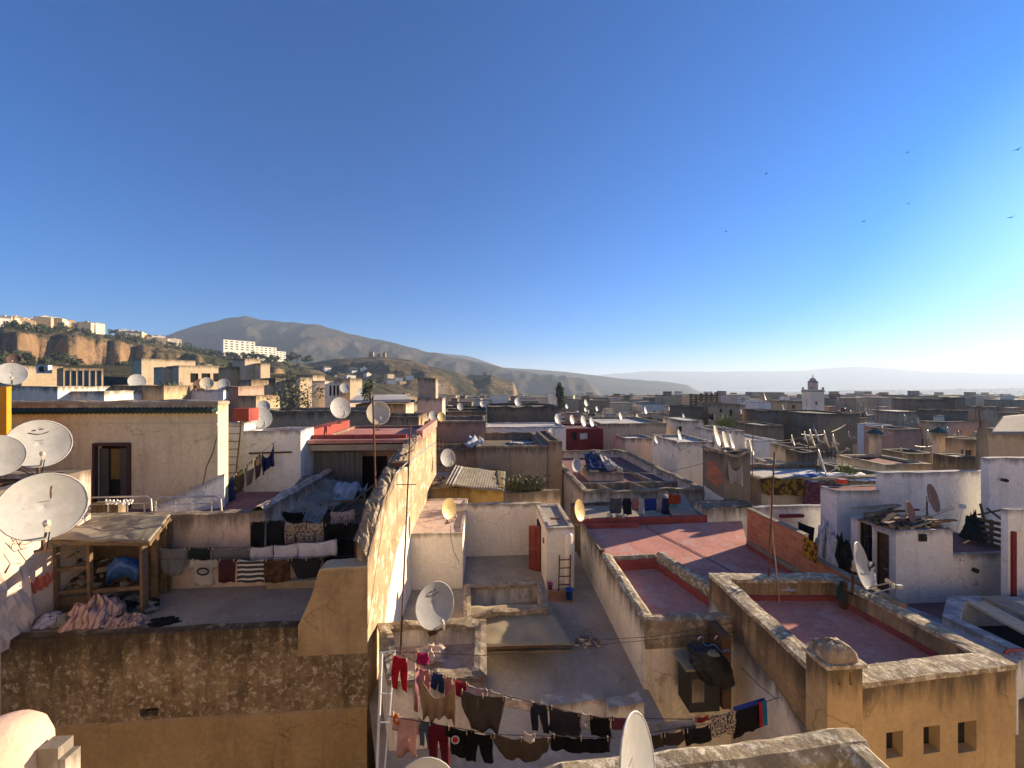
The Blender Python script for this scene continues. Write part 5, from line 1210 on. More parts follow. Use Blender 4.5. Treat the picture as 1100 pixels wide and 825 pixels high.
for x in (1052, 1065, 1078):
    mb = MB(); t = (x-1052)/27; mb.beam(V(x, 555+t*5, 13.26-.6*t), V(x, 588+t*8, 13.26-.6*t), .08, .06); mb.build('bearer', M['wood'], pt_)
for k, (a, b) in enumerate(((V(1050, 552, 13.3), V(1080, 546, 12.8)), (V(1053, 540, 13.4), V(1058, 560, 13.2)), (V(1060, 545, 13.2), V(1080, 560, 12.7)))):
    mb = MB(); mb.beam(a, b, .05); tag(mb.build('plank', M['wood']), ['plank lying crosswise over the upright pallet', 'short stick poking up left of the upright pallet', 'thin plank slanting down over the upright pallet'][k], 'plank')
heap(1046, 578, 13.3, .3, .75, cloth((.03, .05, .055)), 'dark green sack standing left of the pallet', 'sack', 'sack', .25, 71)
sheet('board', (V(1043, 590, 12.9), V(1066, 586, 13.0), V(1074, 592, 12.7), V(1052, 596, 12.6)), M['cream'], 'cream board lying on the maroon terrace in front of the pallet', 'board', corr=False, t=.02, nu=4)
heap(1028, 600, 12.4, .16, .15, cloth((.03, .05, .2)), 'small blue rag by the corner of the white cube room', 'rag', 'rag', .1, 73)
fk = rectY(1083, 1180, 11.4, .16)
house('white house corner at the right edge with wooden door in a maroon frame', fk, 3.72, base=zK-.1, wall='blue', roof='purple', ph=.03, pt=.03, jit=.02, ops=[(0, 1089, 1125, 571, 655, 'door', 'sand')])
mb = MB(); a = pix_hole(fk[0], fk[1], 1089, 1125, 571, 655); d_ = (fk[1]-fk[0]).normalized(); e_ = fk[0]+d_*(a[0]-.05)-W*.03; mb.beam((*e_, a[2]), (*e_, a[3]+.05), .12, .06); tag(mb.build('door_jamb', M['maroon']), 'maroon door jamb at the right edge of the picture', 'door jamb')
mb = MB(); c = V(1046, 611, 12.3); mb.tube([c, c-Vector((0, .1, 0))], .07, 10); tag(mb.build('vent_pipe', M['metal']), 'round dark vent in the white terrace wall under the pallets', 'vent')

# carpets house and ruin tower
fm = rectY(818, 962, 19.6, 3.6)
tM = house('whitewashed flat roof house with carpets spread over its front wall', fm, 4.82, wall='grey', roof='cemw', ph=.25, pt=.3, jit=.05, cop='cop')
sheet('carpet', (V(816, 513, 19.45), V(865, 514, 19.45), V(862, 531, 19.4), V(823, 531, 19.4)), cloth((.22, .13, .02), (.05, .03, .015), 3.2), 'brown and gold patterned carpet hung over the grey parapet', 'carpet', corr=False, wob=.1, nu=16)
sheet('carpet', (V(866, 517, 19.4), V(905, 520, 19.4), V(902, 541, 19.3), V(862, 541, 19.3)), cloth((.17, .06, .085), (.09, .03, .045), 6), 'dusty purple patterned carpet hung right of the gold one', 'carpet', corr=False, wob=.06, nu=16)
sheet('carpet', (V(848, 508, 20.4), V(878, 506, 21.2), V(893, 515, 19.9), V(868, 517, 19.6)), stripes('blue and white carpet', (.03, .08, .26), (.55, .56, .58), 0, 7.0, .1), 'blue and white carpet lying on the whitewashed roof edge', 'carpet', corr=False, wob=.06, nu=16)
sheet('carpet', (V(880, 506.5, 21.2), V(925, 507, 21.2), V(945, 515.5, 19.7), V(897, 515, 19.8)), stripes('white sheets with dark lines', (.72, .70, .68), (.25, .24, .25), 0, 9, .92), 'white sheets laid out to dry on the roof right of the blue carpet', 'sheet', corr=False, wob=.05, nu=20)
mb = MB(); cr = V(903, 518.5, 15.2); mb.obox(cr, .30, .2, cr.z, cr.z+.13); lid = MB(); lid.obox(cr.to_2d()-U*.02-W*.02, .34, .24, cr.z+.13, cr.z+.16); bo = tag(mb.build('crate', simple('red plastic', (.6, .03, .02), .4)), 'small bright red crate on the white block by the drying sheets', 'crate'); lid.build('lid', M['redmetal'], bo)
ft = rectY(778, 806, 19.3, 1.9)
tR = house('ruined brick tower with peeling plaster and orange bricks showing', ft, 3.45, base=H-9, wall='dark', roof='rubble', ph=.12, pt=.2, jit=.14, cop='rubble')
mb = MB(); a, b = ft[3]-U*.012, ft[0]-U*.012
pts = [(.18, H-4.2), (.5, H-4.05), (.82, H-4.35), (.95, H-4.9), (.8, H-5.35), (.45, H-5.2), (.2, H-5.0)]; mb.poly([(*a.lerp(b, t), z) for t, z in jag(pts)]); mb.build('bare_brick', M['brick'], tR)
mb = MB(); pts = [(.05, H-5.5), (.4, H-5.6), (.98, H-5.7), (.98, H-7), (.05, H-7)]; mb.poly([(*a.lerp(b, t), z) for t, z in jag(pts, 3, .1)]); mb.build('white_patch', M['stained'], tR)
fr2 = rectY(760, 812, 17.9, 1.2); house('low dirty white wall stub at the foot of the ruined tower', fr2, 5.75, base=H-9, wall='stained', roof='rubble', ph=.1, pt=.2, jit=.12)
hang('blouse', V(783, 494, 19.1), V(797, 496, 19.1), 1.2, cloth((.40, .36, .33)), 'pale rag hanging on the ruined brick tower', 'rag')

# ================================================================== MID HOUSES
def mh(label, px0, px1, py, Y, depth, wall, roof, ph=.35, ops=(), cop=None, jit=.03, base=None, group=None, name='house', cat='house', pt=.22):
    if px0 > 690:                                   # left flank shows too: keep the whole silhouette between px0 and px1
        depth = min(depth, .5*(px1-px0)*Y/(px0-CX)); px0 = px0+(px0-CX)*depth/(Y+depth)*1.08
    uu = ww = None
    if px1 < 450 and Y >= 40:                       # the left quarter is turned towards the sun
        a_ = R(56); uu = Vector((math.cos(a_), math.sin(a_))); ww = Vector((-uu.y, uu.x)); depth *= .7
    fp = rectY(px0, px1, Y, depth, uu, ww); c = fp[0].lerp(fp[2], .5)
    zt = H-(py-CY)/FL*Y
    b = min(terr(c.x, c.y), zt-4)-2 if base is None else base
    return house(label, fp, 0, base=b, wall=wall, roof=roof, ph=ph, pt=pt, cop=cop, jit=jit, ops=ops, zt=zt, group=group, name=name, cat=cat)
# centre
tS1 = mh('yellow walled roof shack under a grey board roof', 452, 541, 524, 20, 4.6, 'yellow', 'cem', .1)
sheet('board_roof', (V(478, 520, 19.8), V(541.5, 527, 19.9), V(543, 506, 24.3), V(489, 500, 24.3)), M['woodg'], 'grey board roof sloping over the yellow shack', 'roof', wob=.05, t=.06, amp=.008, waves=22, nu=90)
sheet('corrugated_sheet', (V(478, 520, 19.7), V(488, 521, 19.7), V(498, 501, 24), V(489, 499, 24)), M['corr'], 'bent corrugated strip lying on the left side of the grey board roof', 'roof sheet', amp=.06, waves=3, nu=20)
rubble('junk', (V(452, 524, 20.2), V(476, 521, 20.2), V(476, 512, 23), V(456, 512, 23)), 'junk heaped on the roof left of the grey boards', 'junk', [M['rubble'], M['white'], M['wood']], 30, .2, kind='stuff')
dish(480.5, 491, 21.6, .92, 'pale rust speckled dish above the yellow shack', 'g', 140)
mh('low beige wall with dark streaks and weeds, right of the yellow shack', 543, 602, 528, 18.5, .5, 'cream', 'rubble', .05, jit=.06)
weeds((V(546, 526, 18.9), V(582, 527, 18.9)), 420, .8, 'clump of dry green weeds growing behind the beige wall')
mh('big grey brown rendered house with open flat roof in the centre', 512, 588, 479, 26, 7.5, 'grey', 'dark', .5, cop='cop')
mh('narrow ochre wing at the right side of the grey brown house', 588.5, 604, 473, 26.6, 6, 'sand', 'dark', .2)
mb = MB()
for k in range(5): mb.beam(V(547+k*4, 474+k*.4, 28+k*.1), V(560+k*4, 474, 30), .16, .06)
tag(mb.build('pipes', M['steel']), 'shiny pipes lying on the roof of the grey brown house', 'pipes')
mh('dusty pink house wall left of the grey brown house', 449, 521, 452, 31, 5, 'pinkw', 'cem', .3, cop='cop')
mh('sandy lower wall in front of the dusty pink house', 452, 517, 482, 27, 2.5, 'sand', 'cem', .3)
sheet('tarpaulin', (V(498, 478, 27), V(520, 477, 27), V(518, 470, 29), V(505, 469, 29)), cloth((.62, .62, .64)), 'small white tarpaulin tent by the dusty pink house', 'tarpaulin', corr=False, wob=.4, nu=10)
fe = thing('lattice_fence', 'dark iron lattice leaning before the dusty pink wall', 'lattice', V(465, 498, 25))
for k in range(7):
    mb = MB(); mb.tube([V(453+k*4, 500, 25), V(451+k*4, 462+k*1.5, 25.5)], .03, 5); mb.build('bar', M['rust'], fe)
for k in range(5):
    mb = MB(); mb.tube([V(452, 468+k*7, 25.2), V(478, 474+k*6, 25.2)], .02, 5); mb.build('cross_bar', M['rust'], fe)
mh('lilac white low roof house behind the grey brown house', 522, 608, 458, 35, 4, 'blue', 'cemw', .1)
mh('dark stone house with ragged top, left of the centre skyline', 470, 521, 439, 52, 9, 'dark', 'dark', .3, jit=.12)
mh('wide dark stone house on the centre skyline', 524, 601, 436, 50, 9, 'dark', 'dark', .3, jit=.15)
mh('maroon painted house with small window in the centre', 598, 648, 459.5, 38, 5, 'maroon', 'purple', .2, ops=[(0, 613, 620, 463, 472, 'window', None)])
hang('sheet', V(623, 464.5, 37.9), V(631, 464, 37.9), .6, cloth((.6, .58, .6)), 'white cloth hung on the maroon house', 'cloth')
mh('pale yellow house with flat pale roof, right of the maroon house', 645, 716, 454, 42, 9, 'cream', 'cemw', .3)
mh('rain streaked white box house with pale slab roof', 716, 756, 451, 42, 6, 'stained', 'cemw', .05, ops=[(0, 729, 733, 457, 463, 'opening', None)])
mh('small pale roof room in front of the pale yellow house', 672, 704, 470, 36, 3, 'rosy', 'cemw', .2)
mh('low white roof with dishes in front of the streaked box house', 706, 768, 474, 30, 4.5, 'white', 'cemw', .2)
mh('purple roofed terrace house with pale edge behind the white dishes', 745, 800, 462, 38, 7, 'white', 'purple', .25)
mh('bluish white low house right of the cluster of white dishes', 775, 835, 472, 40, 5, 'blue', 'cemb', .2)
# house N: long maroon roofs with skylight
fN = [Vector(V(628, 527, 21.2)[:2])]; fN = [fN[0], fN[0]+U*6.9, fN[0]+U*6.9+W*13, fN[0]+W*13]
tN = house('wide house with faded maroon roof terraces, pale rims and a tented skylight', fN, 5.9, wall='stained', roof='purple', ph=.6, pt=.25, cop='cop', jit=.05)
for nm, a, b, t, z in (('partition', fN[0]+W*2.6+U*.2, fN[0]+W*2.6+U*6.7, .2, .35), ('partition', fN[0]+W*.2+U*2.2, fN[0]+W*2.6+U*1.6, .2, .35), ('partition', fN[0]+W*.2+U*4.2, fN[0]+W*2.6+U*3.6, .2, .45), ('partition', fN[0]+W*2.7+U*5.6, fN[0]+W*12.6+U*4.4, .25, .25)):
    rim(nm, a, b, t, H-6.6, H-6.5+z, 'cop', tN, 1, .03)
sq = [fN[0]+W*4.6+U*1.5, fN[0]+W*4.6+U*3.9, fN[0]+W*7.4+U*3.7, fN[0]+W*7.4+U*1.5]
house('rosy skylight box on the faded maroon roof', sq, 5.95, base=H-6.6, wall='rosy', roof='void', ph=.25, pt=.2, jit=.03, name='skylight', cat='skylight')
A_, B_ = sq[0], sq[1]
sheet('tarpaulin', ((*(A_+W*.4), H-5.8), (*(A_+U*1.5+W*.2), H-5.85), (*(A_+U*1.3+W*2.2), H-5.1), (*(A_+W*2.6+U*.3), H-5.0)), cloth((.03, .06, .17), (.10, .12, .16), 2), 'dark blue tarpaulin draped on the skylight box', 'tarpaulin', corr=False, wob=.35, nu=14)
sheet('tarpaulin', ((*(A_+U*1.4+W*.2), H-5.75), (*(A_+U*2.4+W*.1), H-5.95), (*(A_+U*2.2+W*2.2), H-5.5), (*(A_+U*1.1+W*2.4), H-4.95)), cloth((.50, .46, .42)), 'pale cloth draped over the right half of the skylight box', 'cloth', corr=False, wob=.35, nu=14)
dish(619, 499, 24.5, .82, 'white dish at the left edge of the faded maroon roof, nearer one', 'g', 150)
dish(636, 494, 28, .74, 'white dish left of the tented skylight', 'g', 146)
rope([V(652, 534, 19.2), V(730, 535, 19.2)], 'clothes line with many small cloths behind the red roof')
LM = 'laundry behind the red roof'
for k, (x0, x1, c, lab) in enumerate(((655, 668, (.10, .10, .13), 'grey cloth at the left end of the line behind the red roof'), (669, 678, (.02, .02, .03), 'black cloth second on the line behind the red roof'), (679, 686, (.35, .17, .17), 'pinkish cloth on the line behind the red roof'), (686, 692, (.45, .44, .46), 'white towel on the line behind the red roof'), (692, 705, (.03, .06, .30), 'bright blue cloth on the line behind the red roof'), (705, 711, (.42, .38, .36), 'pale towel right of the bright blue cloth'), (711, 719, (.03, .045, .16), 'navy cloth right of the pale towel'), (719, 728, (.10, .28, .36), 'turquoise cloth at the right end of the line behind the red roof'))):
    hang('sheet', V(x0, 534, 19.2), V(x1, 534, 19.2), [.75, .8, .6, .85, .6, .7, .8, .85][k], cloth(c), lab, 'cloth', None, LM)
hang('sheet', V(718, 530, 18.9), V(731, 530, 18.9), .45, cloth((.35, .06, .03)), 'red cloth above the turquoise cloth behind the red roof', 'cloth', None, LM)
sheet('roof_slab', (V(722, 553, 18.2), V(752, 553, 18.2), V(735, 532, 21), V(712, 531, 21)), M['cem'], 'pale sloping slab between the ruined tower and the laundry', 'slab', corr=False, t=.12, nu=6)
mh('low walled yard house with dim floor behind the red roof', 628, 757, 560, 18.0, 2.9, 'dark', 'cem', .1)
# dark walls and minaret quarter
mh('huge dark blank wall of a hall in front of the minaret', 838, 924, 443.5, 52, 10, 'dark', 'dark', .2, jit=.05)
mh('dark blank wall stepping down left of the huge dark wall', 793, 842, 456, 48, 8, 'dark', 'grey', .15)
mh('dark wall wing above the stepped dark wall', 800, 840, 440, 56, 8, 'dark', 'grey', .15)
mh('sandy house with two dark windows left of the dark walls', 752, 795, 433, 60, 10, 'sand', 'grey', .25, ops=[(0, 761, 767, 444, 450, 'window', None), (0, 773, 776, 438, 442, 'window', None), (0, 784, 787, 439, 446, 'window', None)])
mh('crenellated dark house left of the sandy house', 722, 756, 436, 62, 10, 'dark', 'grey', .25)
mh('blue and white painted house at the foot of the minaret', 802, 828, 431, 72, 8, 'blue', 'cem', .2)
mh('tan house with red window near the minaret', 828, 862, 430, 74, 9, 'sand', 'cem', .2, ops=[(0, 851, 854, 434, 438, 'window', 'redk')])
pg = thing('pergola', 'ragged dark rooftop pergola on the skyline left of the minaret', 'pergola', V(757, 434, 76))
for k in range(6):
    mb = MB(); x = 742+k*5.6; mb.beam(V(x, 436, 76+(k % 2)*3), V(x, 421+random.uniform(-1, 2), 76+(k % 2)*3), .3); mb.build('post', M['wood'], pg)
for k in range(5):
    mb = MB(); mb.beam(V(741, 423+k*2.6, 76+k), V(771, 424+k*2.3, 76+k), .3); mb.build('beam', M['wood'], pg)
# minaret
mn = thing('minaret', 'square pale minaret with small domed lantern on the right skyline', 'minaret', (0, 0, 0)); Ym = 95
fmn = rectY(871.5, 885.5, Ym, 2.9); mn.location = (*fmn[0], -6)
zt_ = V(0, 417.5, Ym).z
mb = MB(); hs_ = [pix_hole(fmn[0], fmn[1], 876, 878.2, 430, 434)]; facade(mb, fmn[0], fmn[1], -8, lambda x, y: zt_, hs_)
for i in (1, 2, 3): facade(mb, fmn[i], fmn[(i+1) % 4], -8, lambda x, y: zt_)
mb.poly([(*p, zt_-.01) for p in fmn]); mb.build('tower', plaster('pale pinkish minaret plaster', (.83, .73, .60), (.77, .67, .54), (.62, .53, .42), s=.2), mn); opening(mn, fmn[0], fmn[1], hs_[0], 'opening')
mb = MB(); mb.prism(inset(fmn, -.12), zt_-.5, zt_-.25); mb.build('string_course', M['rosy'], mn)
fl_ = inset(fmn, .85)
for i in range(4):
    mb = MB(); mb.prism(inset([fmn[i]+(sum(fmn, Vector((0, 0)))/4-fmn[i])*.12+Vector(o) for o in ((-.16, -.16), (.16, -.16), (.16, .16), (-.16, .16))], 0), zt_, zt_+.55); mb.build('merlon', M['rosy'], mn)
zl = V(0, 408.4, Ym).z; mb = MB(); mb.prism(fl_, zt_, zl); mb.build('lantern', M['rosy'], mn)
cc = sum(fl_, Vector((0, 0)))/4; mb = MB(); mb.lathe((*cc, zl), [(.75, 0), (.75, .15), (.68, .4), (.5, .7), (.2, .85), (.05, .9)], 16); mb.build('dome', M['rosy'], mn, smooth=True)
mb = MB(); mb.lathe((*cc, zl+.85), [(.05, 0), (.05, .25), (.14, .35), (.05, .45), (.10, .55), (.03, .65), (.03, .95)], 8); mb.build('dome_finial', M['rust'], mn)
# right middle
mh('dark stone roof room with holes beside the long row of dishes', 845, 878, 485, 24, 3, 'dark', 'grey', .1)
mh('sandy roof wall under the lone white dish', 880, 912, 500, 22, 2, 'sand', 'cemw', .2)
mh('beige walled house with maroon roof, right of the white sheets', 904, 1002, 498, 23, 6, 'beige', 'maroon', .15)
mh('sooty low house behind the row of dishes', 830, 880, 480, 30, 4, 'grey', 'cemw', .3)
mh('whitewashed terrace behind the ruined tower', 812, 850, 497, 24, 5, 'white', 'cemw', .3)
def chim(px, y0, y1, Y, label):
    o = thing('chimney', label, 'chimney', V(px, y1, Y)); w_ = 7.0/FL*Y; p = V(px-3.5, y1, Y); mb = MB(); zt2 = V(px, y0+6, Y).z
    mb.obox(p, w_, w_, p.z-2, zt2); mb.build('shaft', M['cream'], o); mb = MB(); q = [p.to_2d()+U*a*w_+W*b*w_ for a, b in ((-.3, -.3), (1.3, -.3), (1.3, 1.3), (-.3, 1.3))]
    z_ = V(px, y0, Y).z; c = sum(q, Vector((0, 0)))/4; i = [mb.p((*k, zt2)) for k in q]; t = mb.p((*c, z_)); mb.face(*i[::-1]); [mb.face(i[k], i[(k+1) % 4], t) for k in range(4)]; mb.build('pyramid_cap', M['gtile'], o)
chim(944, 459, 486, 26, 'cream chimney with green pyramid cap, left one of the pair')
chim(1012.5, 458, 492, 26, 'cream chimney with green pyramid cap, right one by the ochre gable')
mh('ochre roof house with blue window right of the chimneys', 1013, 1060, 471, 27, 5, 'sand', 'cem', .2, ops=[(0, 1037, 1045, 482.5, 488, 'window', 'bluegl')])
mh('olive shack with flat metal roof below the ochre house', 1003, 1052, 490, 21, 3, 'ochre_rough', 'cemb', .05)
mh('low grey wall between the two green capped chimneys', 948, 1004, 486, 27, 2, 'grey', 'cem', .2)
mh('big tan plank walled house at the right edge', 1063, 1180, 464, 21, 6, 'cream', 'cem', .05)
sheet('pitched_roof', (V(1064, 465, 20.6), V(1190, 466, 20.6), V(1190, 436, 24), V(1078, 447, 24)), M['grey'], 'grey pitched roof on the big tan house at the right edge', 'roof', t=.12, amp=.015, waves=30, nu=60)
mb = MB(); b_ = V(1054, 507, 15.5); mb.tube([b_, b_+Vector((.05, 0, .8)), b_+Vector((.02, 0, 1.5)), b_+Vector((.12, 0, 2.1))], [.2, .17, .15, .10], 9); tk = tag(mb.build('chimney_stack', M['dark']), 'crooked dark stack like a stump above the long white wall', 'chimney'); 
mb = MB(); mb.tube([b_+Vector((.05, 0, .8)), b_+Vector((-.1, 0, 2.6))], .02, 5); mb.build('rod', M['rust'], tk)
mh('dark blank block on the right skyline', 960, 1022, 428, 85, 10, 'dark', 'dark', .2); mh('dark taller block at the right end of the blank block', 1013, 1037, 426, 84, 9, 'dark', 'dark', .2)
mh('dark house with faint dishes below the right skyline block', 985, 1040, 440, 62, 8, 'dark', 'grey', .3); mh('grey blank house further right on the skyline', 1038, 1072, 436, 62, 8, 'grey', 'grey', .2)
mh('pale flat canopy roof house under the right skyline', 940, 986, 441, 58, 6, 'grey', 'cemw', .02)
mh('white roof house right of the huge dark wall', 922, 960, 456, 46, 5, 'blue', 'cemw', .2); mh('purple grey long house behind the left green chimney', 930, 990, 460, 42, 6, 'pinkw', 'cem', .25)
mh('grey hut with four sided roof near the right chimney', 992, 1018, 452, 48, 4, 'grey', 'cem', .2)
# left middle
mh('brown wall house behind the red roof with the two dishes', 272, 400, 441, 29, 4, 'sand', 'cem', .2, cop='cop', jit=.06)
mh('shadowy low house with beam ends at the right of the brown wall', 396, 450, 447, 28, 4, 'sand', 'cem', .3)
mb = MB(); p = [V(376, 432, 34), V(441, 431, 34), V(436, 425, 40), V(384, 426, 40)]; mb.hexa(p, [q+Vector((0, 0, .25)) for q in p]); tag(mb.build('roof_slab', M['cemw']), 'pale flat slab canopy beyond the dishes on the red roof', 'canopy')
mh('cream walled room under the pale slab canopy', 382, 436, 433, 35, 4, 'cream', 'cem', .1)
tw1 = mh('tall square grey water tower house left of the centre', 449, 468, 405.5, 44, 2.4, 'grey', 'grey', .3)
mh('wider cream lower part beside the water tower house', 448, 475, 427, 43.5, 3.6, 'rosy', 'cem', .2)
mh('dark house with long low roof right of the water tower', 476, 522, 441, 48, 6, 'dark', 'grey', .2)
mh('grey house with greenery in front, left middle', 296, 322, 405, 50, 6, 'grey', 'cem', .3)
mh('sunlit pale annex right of the grey house', 322, 335, 404.5, 51, 6, 'cream', 'cem', .3)
mh('white house with row of tall arches, left middle', 349, 376, 408, 56, 6, 'white', 'cem', .3, ops=[(0, 354+k*4, 356.6+k*4, 413, 424, 'opening', None) for k in range(5)])
mh('cream gable house left of the arched white house', 336, 349, 402, 58, 6, 'cream', 'cem', .3); mh('pale house right of the arched white house', 376, 389, 406, 57, 6, 'cream', 'cem', .2)
mh('cream house tower with sunlit right side, left middle', 263, 280, 384, 66, 7, 'cream', 'cem', .3); mh('lower cream house right of the cream house tower', 280, 290, 389, 66, 7, 'cream', 'cem', .3); mh('small cream house left of the cream house tower', 247, 263, 393, 66, 7, 'sand', 'cem', .3)
mh('cream villa with three arched bays, left middle', 192, 246, 391.5, 72, 10, 'cream', 'cem', .4, ops=[(0, 204.5, 213, 400, 410, 'opening', None), (0, 216.5, 226, 400, 410, 'opening', None), (0, 229, 237, 400, 409, 'opening', None)])
mh('long cream upper storey behind the arched villa', 152, 210, 384, 80, 9, 'cream', 'cem', .3); mh('cream side wing left of the arched villa', 175, 192, 393, 73, 8, 'cream', 'cem', .3)
tb = mh('beige house with wide bay of blue green window panes', 68, 111, 394, 42, 6, 'sand', 'cem', .2, ops=[(0, 69.5+k*6.8, 75+k*6.8, 397, 414, 'window', 'bluegl') for k in range(6)])
mh('beige plain house with wall air conditioner at the far left', 4, 68, 391, 43, 7, 'cream', 'cem', .3)
ac = thing('air_conditioner', 'white air conditioner box on the beige house at far left', 'air conditioner', V(45, 399, 42.7)); mb = MB(); p = V(39, 400, 42.6); mb.obox(p, 1.2, .4, p.z, p.z+.9); mb.build('case', M['white_paint'], ac); mb = MB(); c = V(45, 395.5, 42.55); mb.tube([c, c-Vector((0, .06, 0))], .33, 14); mb.build('fan_grille', M['metal'], ac)
mh('sandy wall with small dark arch behind the beige building', 112, 176, 413, 30, 5, 'sand', 'cem', .3, ops=[(0, 135, 153, 421, 430, 'opening', None)], jit=.06)
mh('white low house with green tile strip at the far left', 7, 62, 414, 26, 5, 'white', 'gtile', .05); mh('white low stepped house behind the beige building', 62, 112, 419, 27, 5, 'white', 'cem', .2)
mh('bluish roof hut strip behind the beige building right half', 176, 240, 418, 33, 5, 'blue', 'cem', .2); mh('reddish small house right of the bluish roof hut', 240, 256, 414, 34, 4, 'pinkw', 'cem', .2); mh('sandy low house right of the reddish small house', 256, 275, 424, 34, 4, 'sand', 'cem', .2)
mh('shadowed house under the cream tower', 270, 296, 407, 48, 5, 'sand', 'cem', .2)
dish(12, 401, 24, 1.3, 'grey dish at the far left above the white low house', 'g', 126); dish(147, 409, 31, 1.1, 'white dish on the sandy wall with the small arch', 'g', 128)
for k, (x, y, Y, d_, c) in enumerate(((15, 385, 40, 1.0, 'r'), (215, 413, 34, 1.0, 'r'), (222, 411, 34, 1.0, 'c'), (240, 412, 34, .9, 'g'), (283, 436, 28, .85, 'g'), (370, 416, 48, 1.2, 'g'), (389, 422, 40, 1.1, 'g'), (465, 446, 30, .75, 'g'), (474, 447, 30, .7, 'y'), (494, 436, 50, .9, 'g'), (556, 431, 50, 1.1, 'g'), (518, 433, 50, .8, 'g'), (592, 465, 34, .9, 'g'), (599, 449, 38, .95, 'g'), (614, 450, 38, .85, 'g'), (626, 451.5, 38, 1.0, 'g'), (635, 452.5, 38, .85, 'g'), (629, 432, 60, 1.0, 'g'), (704, 472, 30, .6, 'g'), (729, 466, 31, .75, 'g'), (729, 478, 30, .7, 'g'), (768.5, 467.5, 26, 1.25, 'c'), (778, 475, 25, 1.35, 'c'), (785, 474, 26, 1.0, 'g'), (806, 480, 26, .95, 'c'), (851, 472, 30, .8, 'c'), (865, 469.5, 29, .9, 'c'), (871, 469.5, 27, 1.15, 'c'), (877, 467, 30, .9, 'g'), (886.5, 471, 27, 1.15, 'c'), (896, 476, 25, 1.2, 'c'), (881, 495, 21, 1.25, 'c'), (821, 425, 70, 1.3, 'g'), (841, 438, 62, 1.2, 'g'), (900, 429, 80, 1.3, 'g'), (972, 449.5, 55, 1.3, 'g'), (986, 452, 52, 1.2, 'g'), (997, 468, 30, 1.0, 'c'), (1018, 463, 32, .8, 'g'), (1030, 466, 32, .6, 'g'), (948, 462, 34, .8, 'g'), (968, 484, 27, .5, 'g'), (666, 446, 50, .9, 'g'), (693, 440, 60, 1.0, 'g'), (734, 447, 55, .9, 'g'))):
    nm = {'r': 'rusty', 'g': 'grey white', 'c': 'cream', 'y': 'yellowed'}[c]
    where = 'far left houses' if x < 250 else 'houses behind the red roofed porch' if x < 450 else 'dark houses in the centre' if x < 560 else 'maroon house' if x < 645 else 'pale roofs right of centre' if x < 740 else 'white roof by the ruined tower' if x < 830 else 'long dish row before the huge dark wall' if x < 905 else 'right chimneys'
    dish(x, y, Y, d_, '%s small dish on the %s, %s' % (nm, where, ['on a short mast', 'turned to the right', 'on the roof edge'][k % 3]) if False else '%s small dish on the %s' % (nm, where), c, 140 if x < 600 else 128, group='%s small dishes on the %s' % (nm, where))

# unseen house blocks added behind the viewpoint to bounce warm sunlight onto shaded fronts
house('unseen white house block added behind the viewpoint to bounce sunlight', [Vector((7, -3.2)), Vector((-9, -2.6)), Vector((-9, -9)), Vector((7, -9))][::-1], 0, zt=H+3.2, wall='white', roof='cem', ph=.8, pt=.25)
house('unseen cream house block added behind the viewpoint at left to bounce sunlight', [Vector((-10, -4)), Vector((-27, -3)), Vector((-27, -12)), Vector((-10, -12))][::-1], 0, zt=H+2.4, wall='cream', roof='cem', ph=.8, pt=.25)
house('unseen sandy house block added behind the viewpoint at right to bounce sunlight', [Vector((25, -6)), Vector((8, -5)), Vector((8, -13)), Vector((25, -13))][::-1], 0, zt=H+1.6, wall='cream', roof='cem', ph=.8, pt=.25)
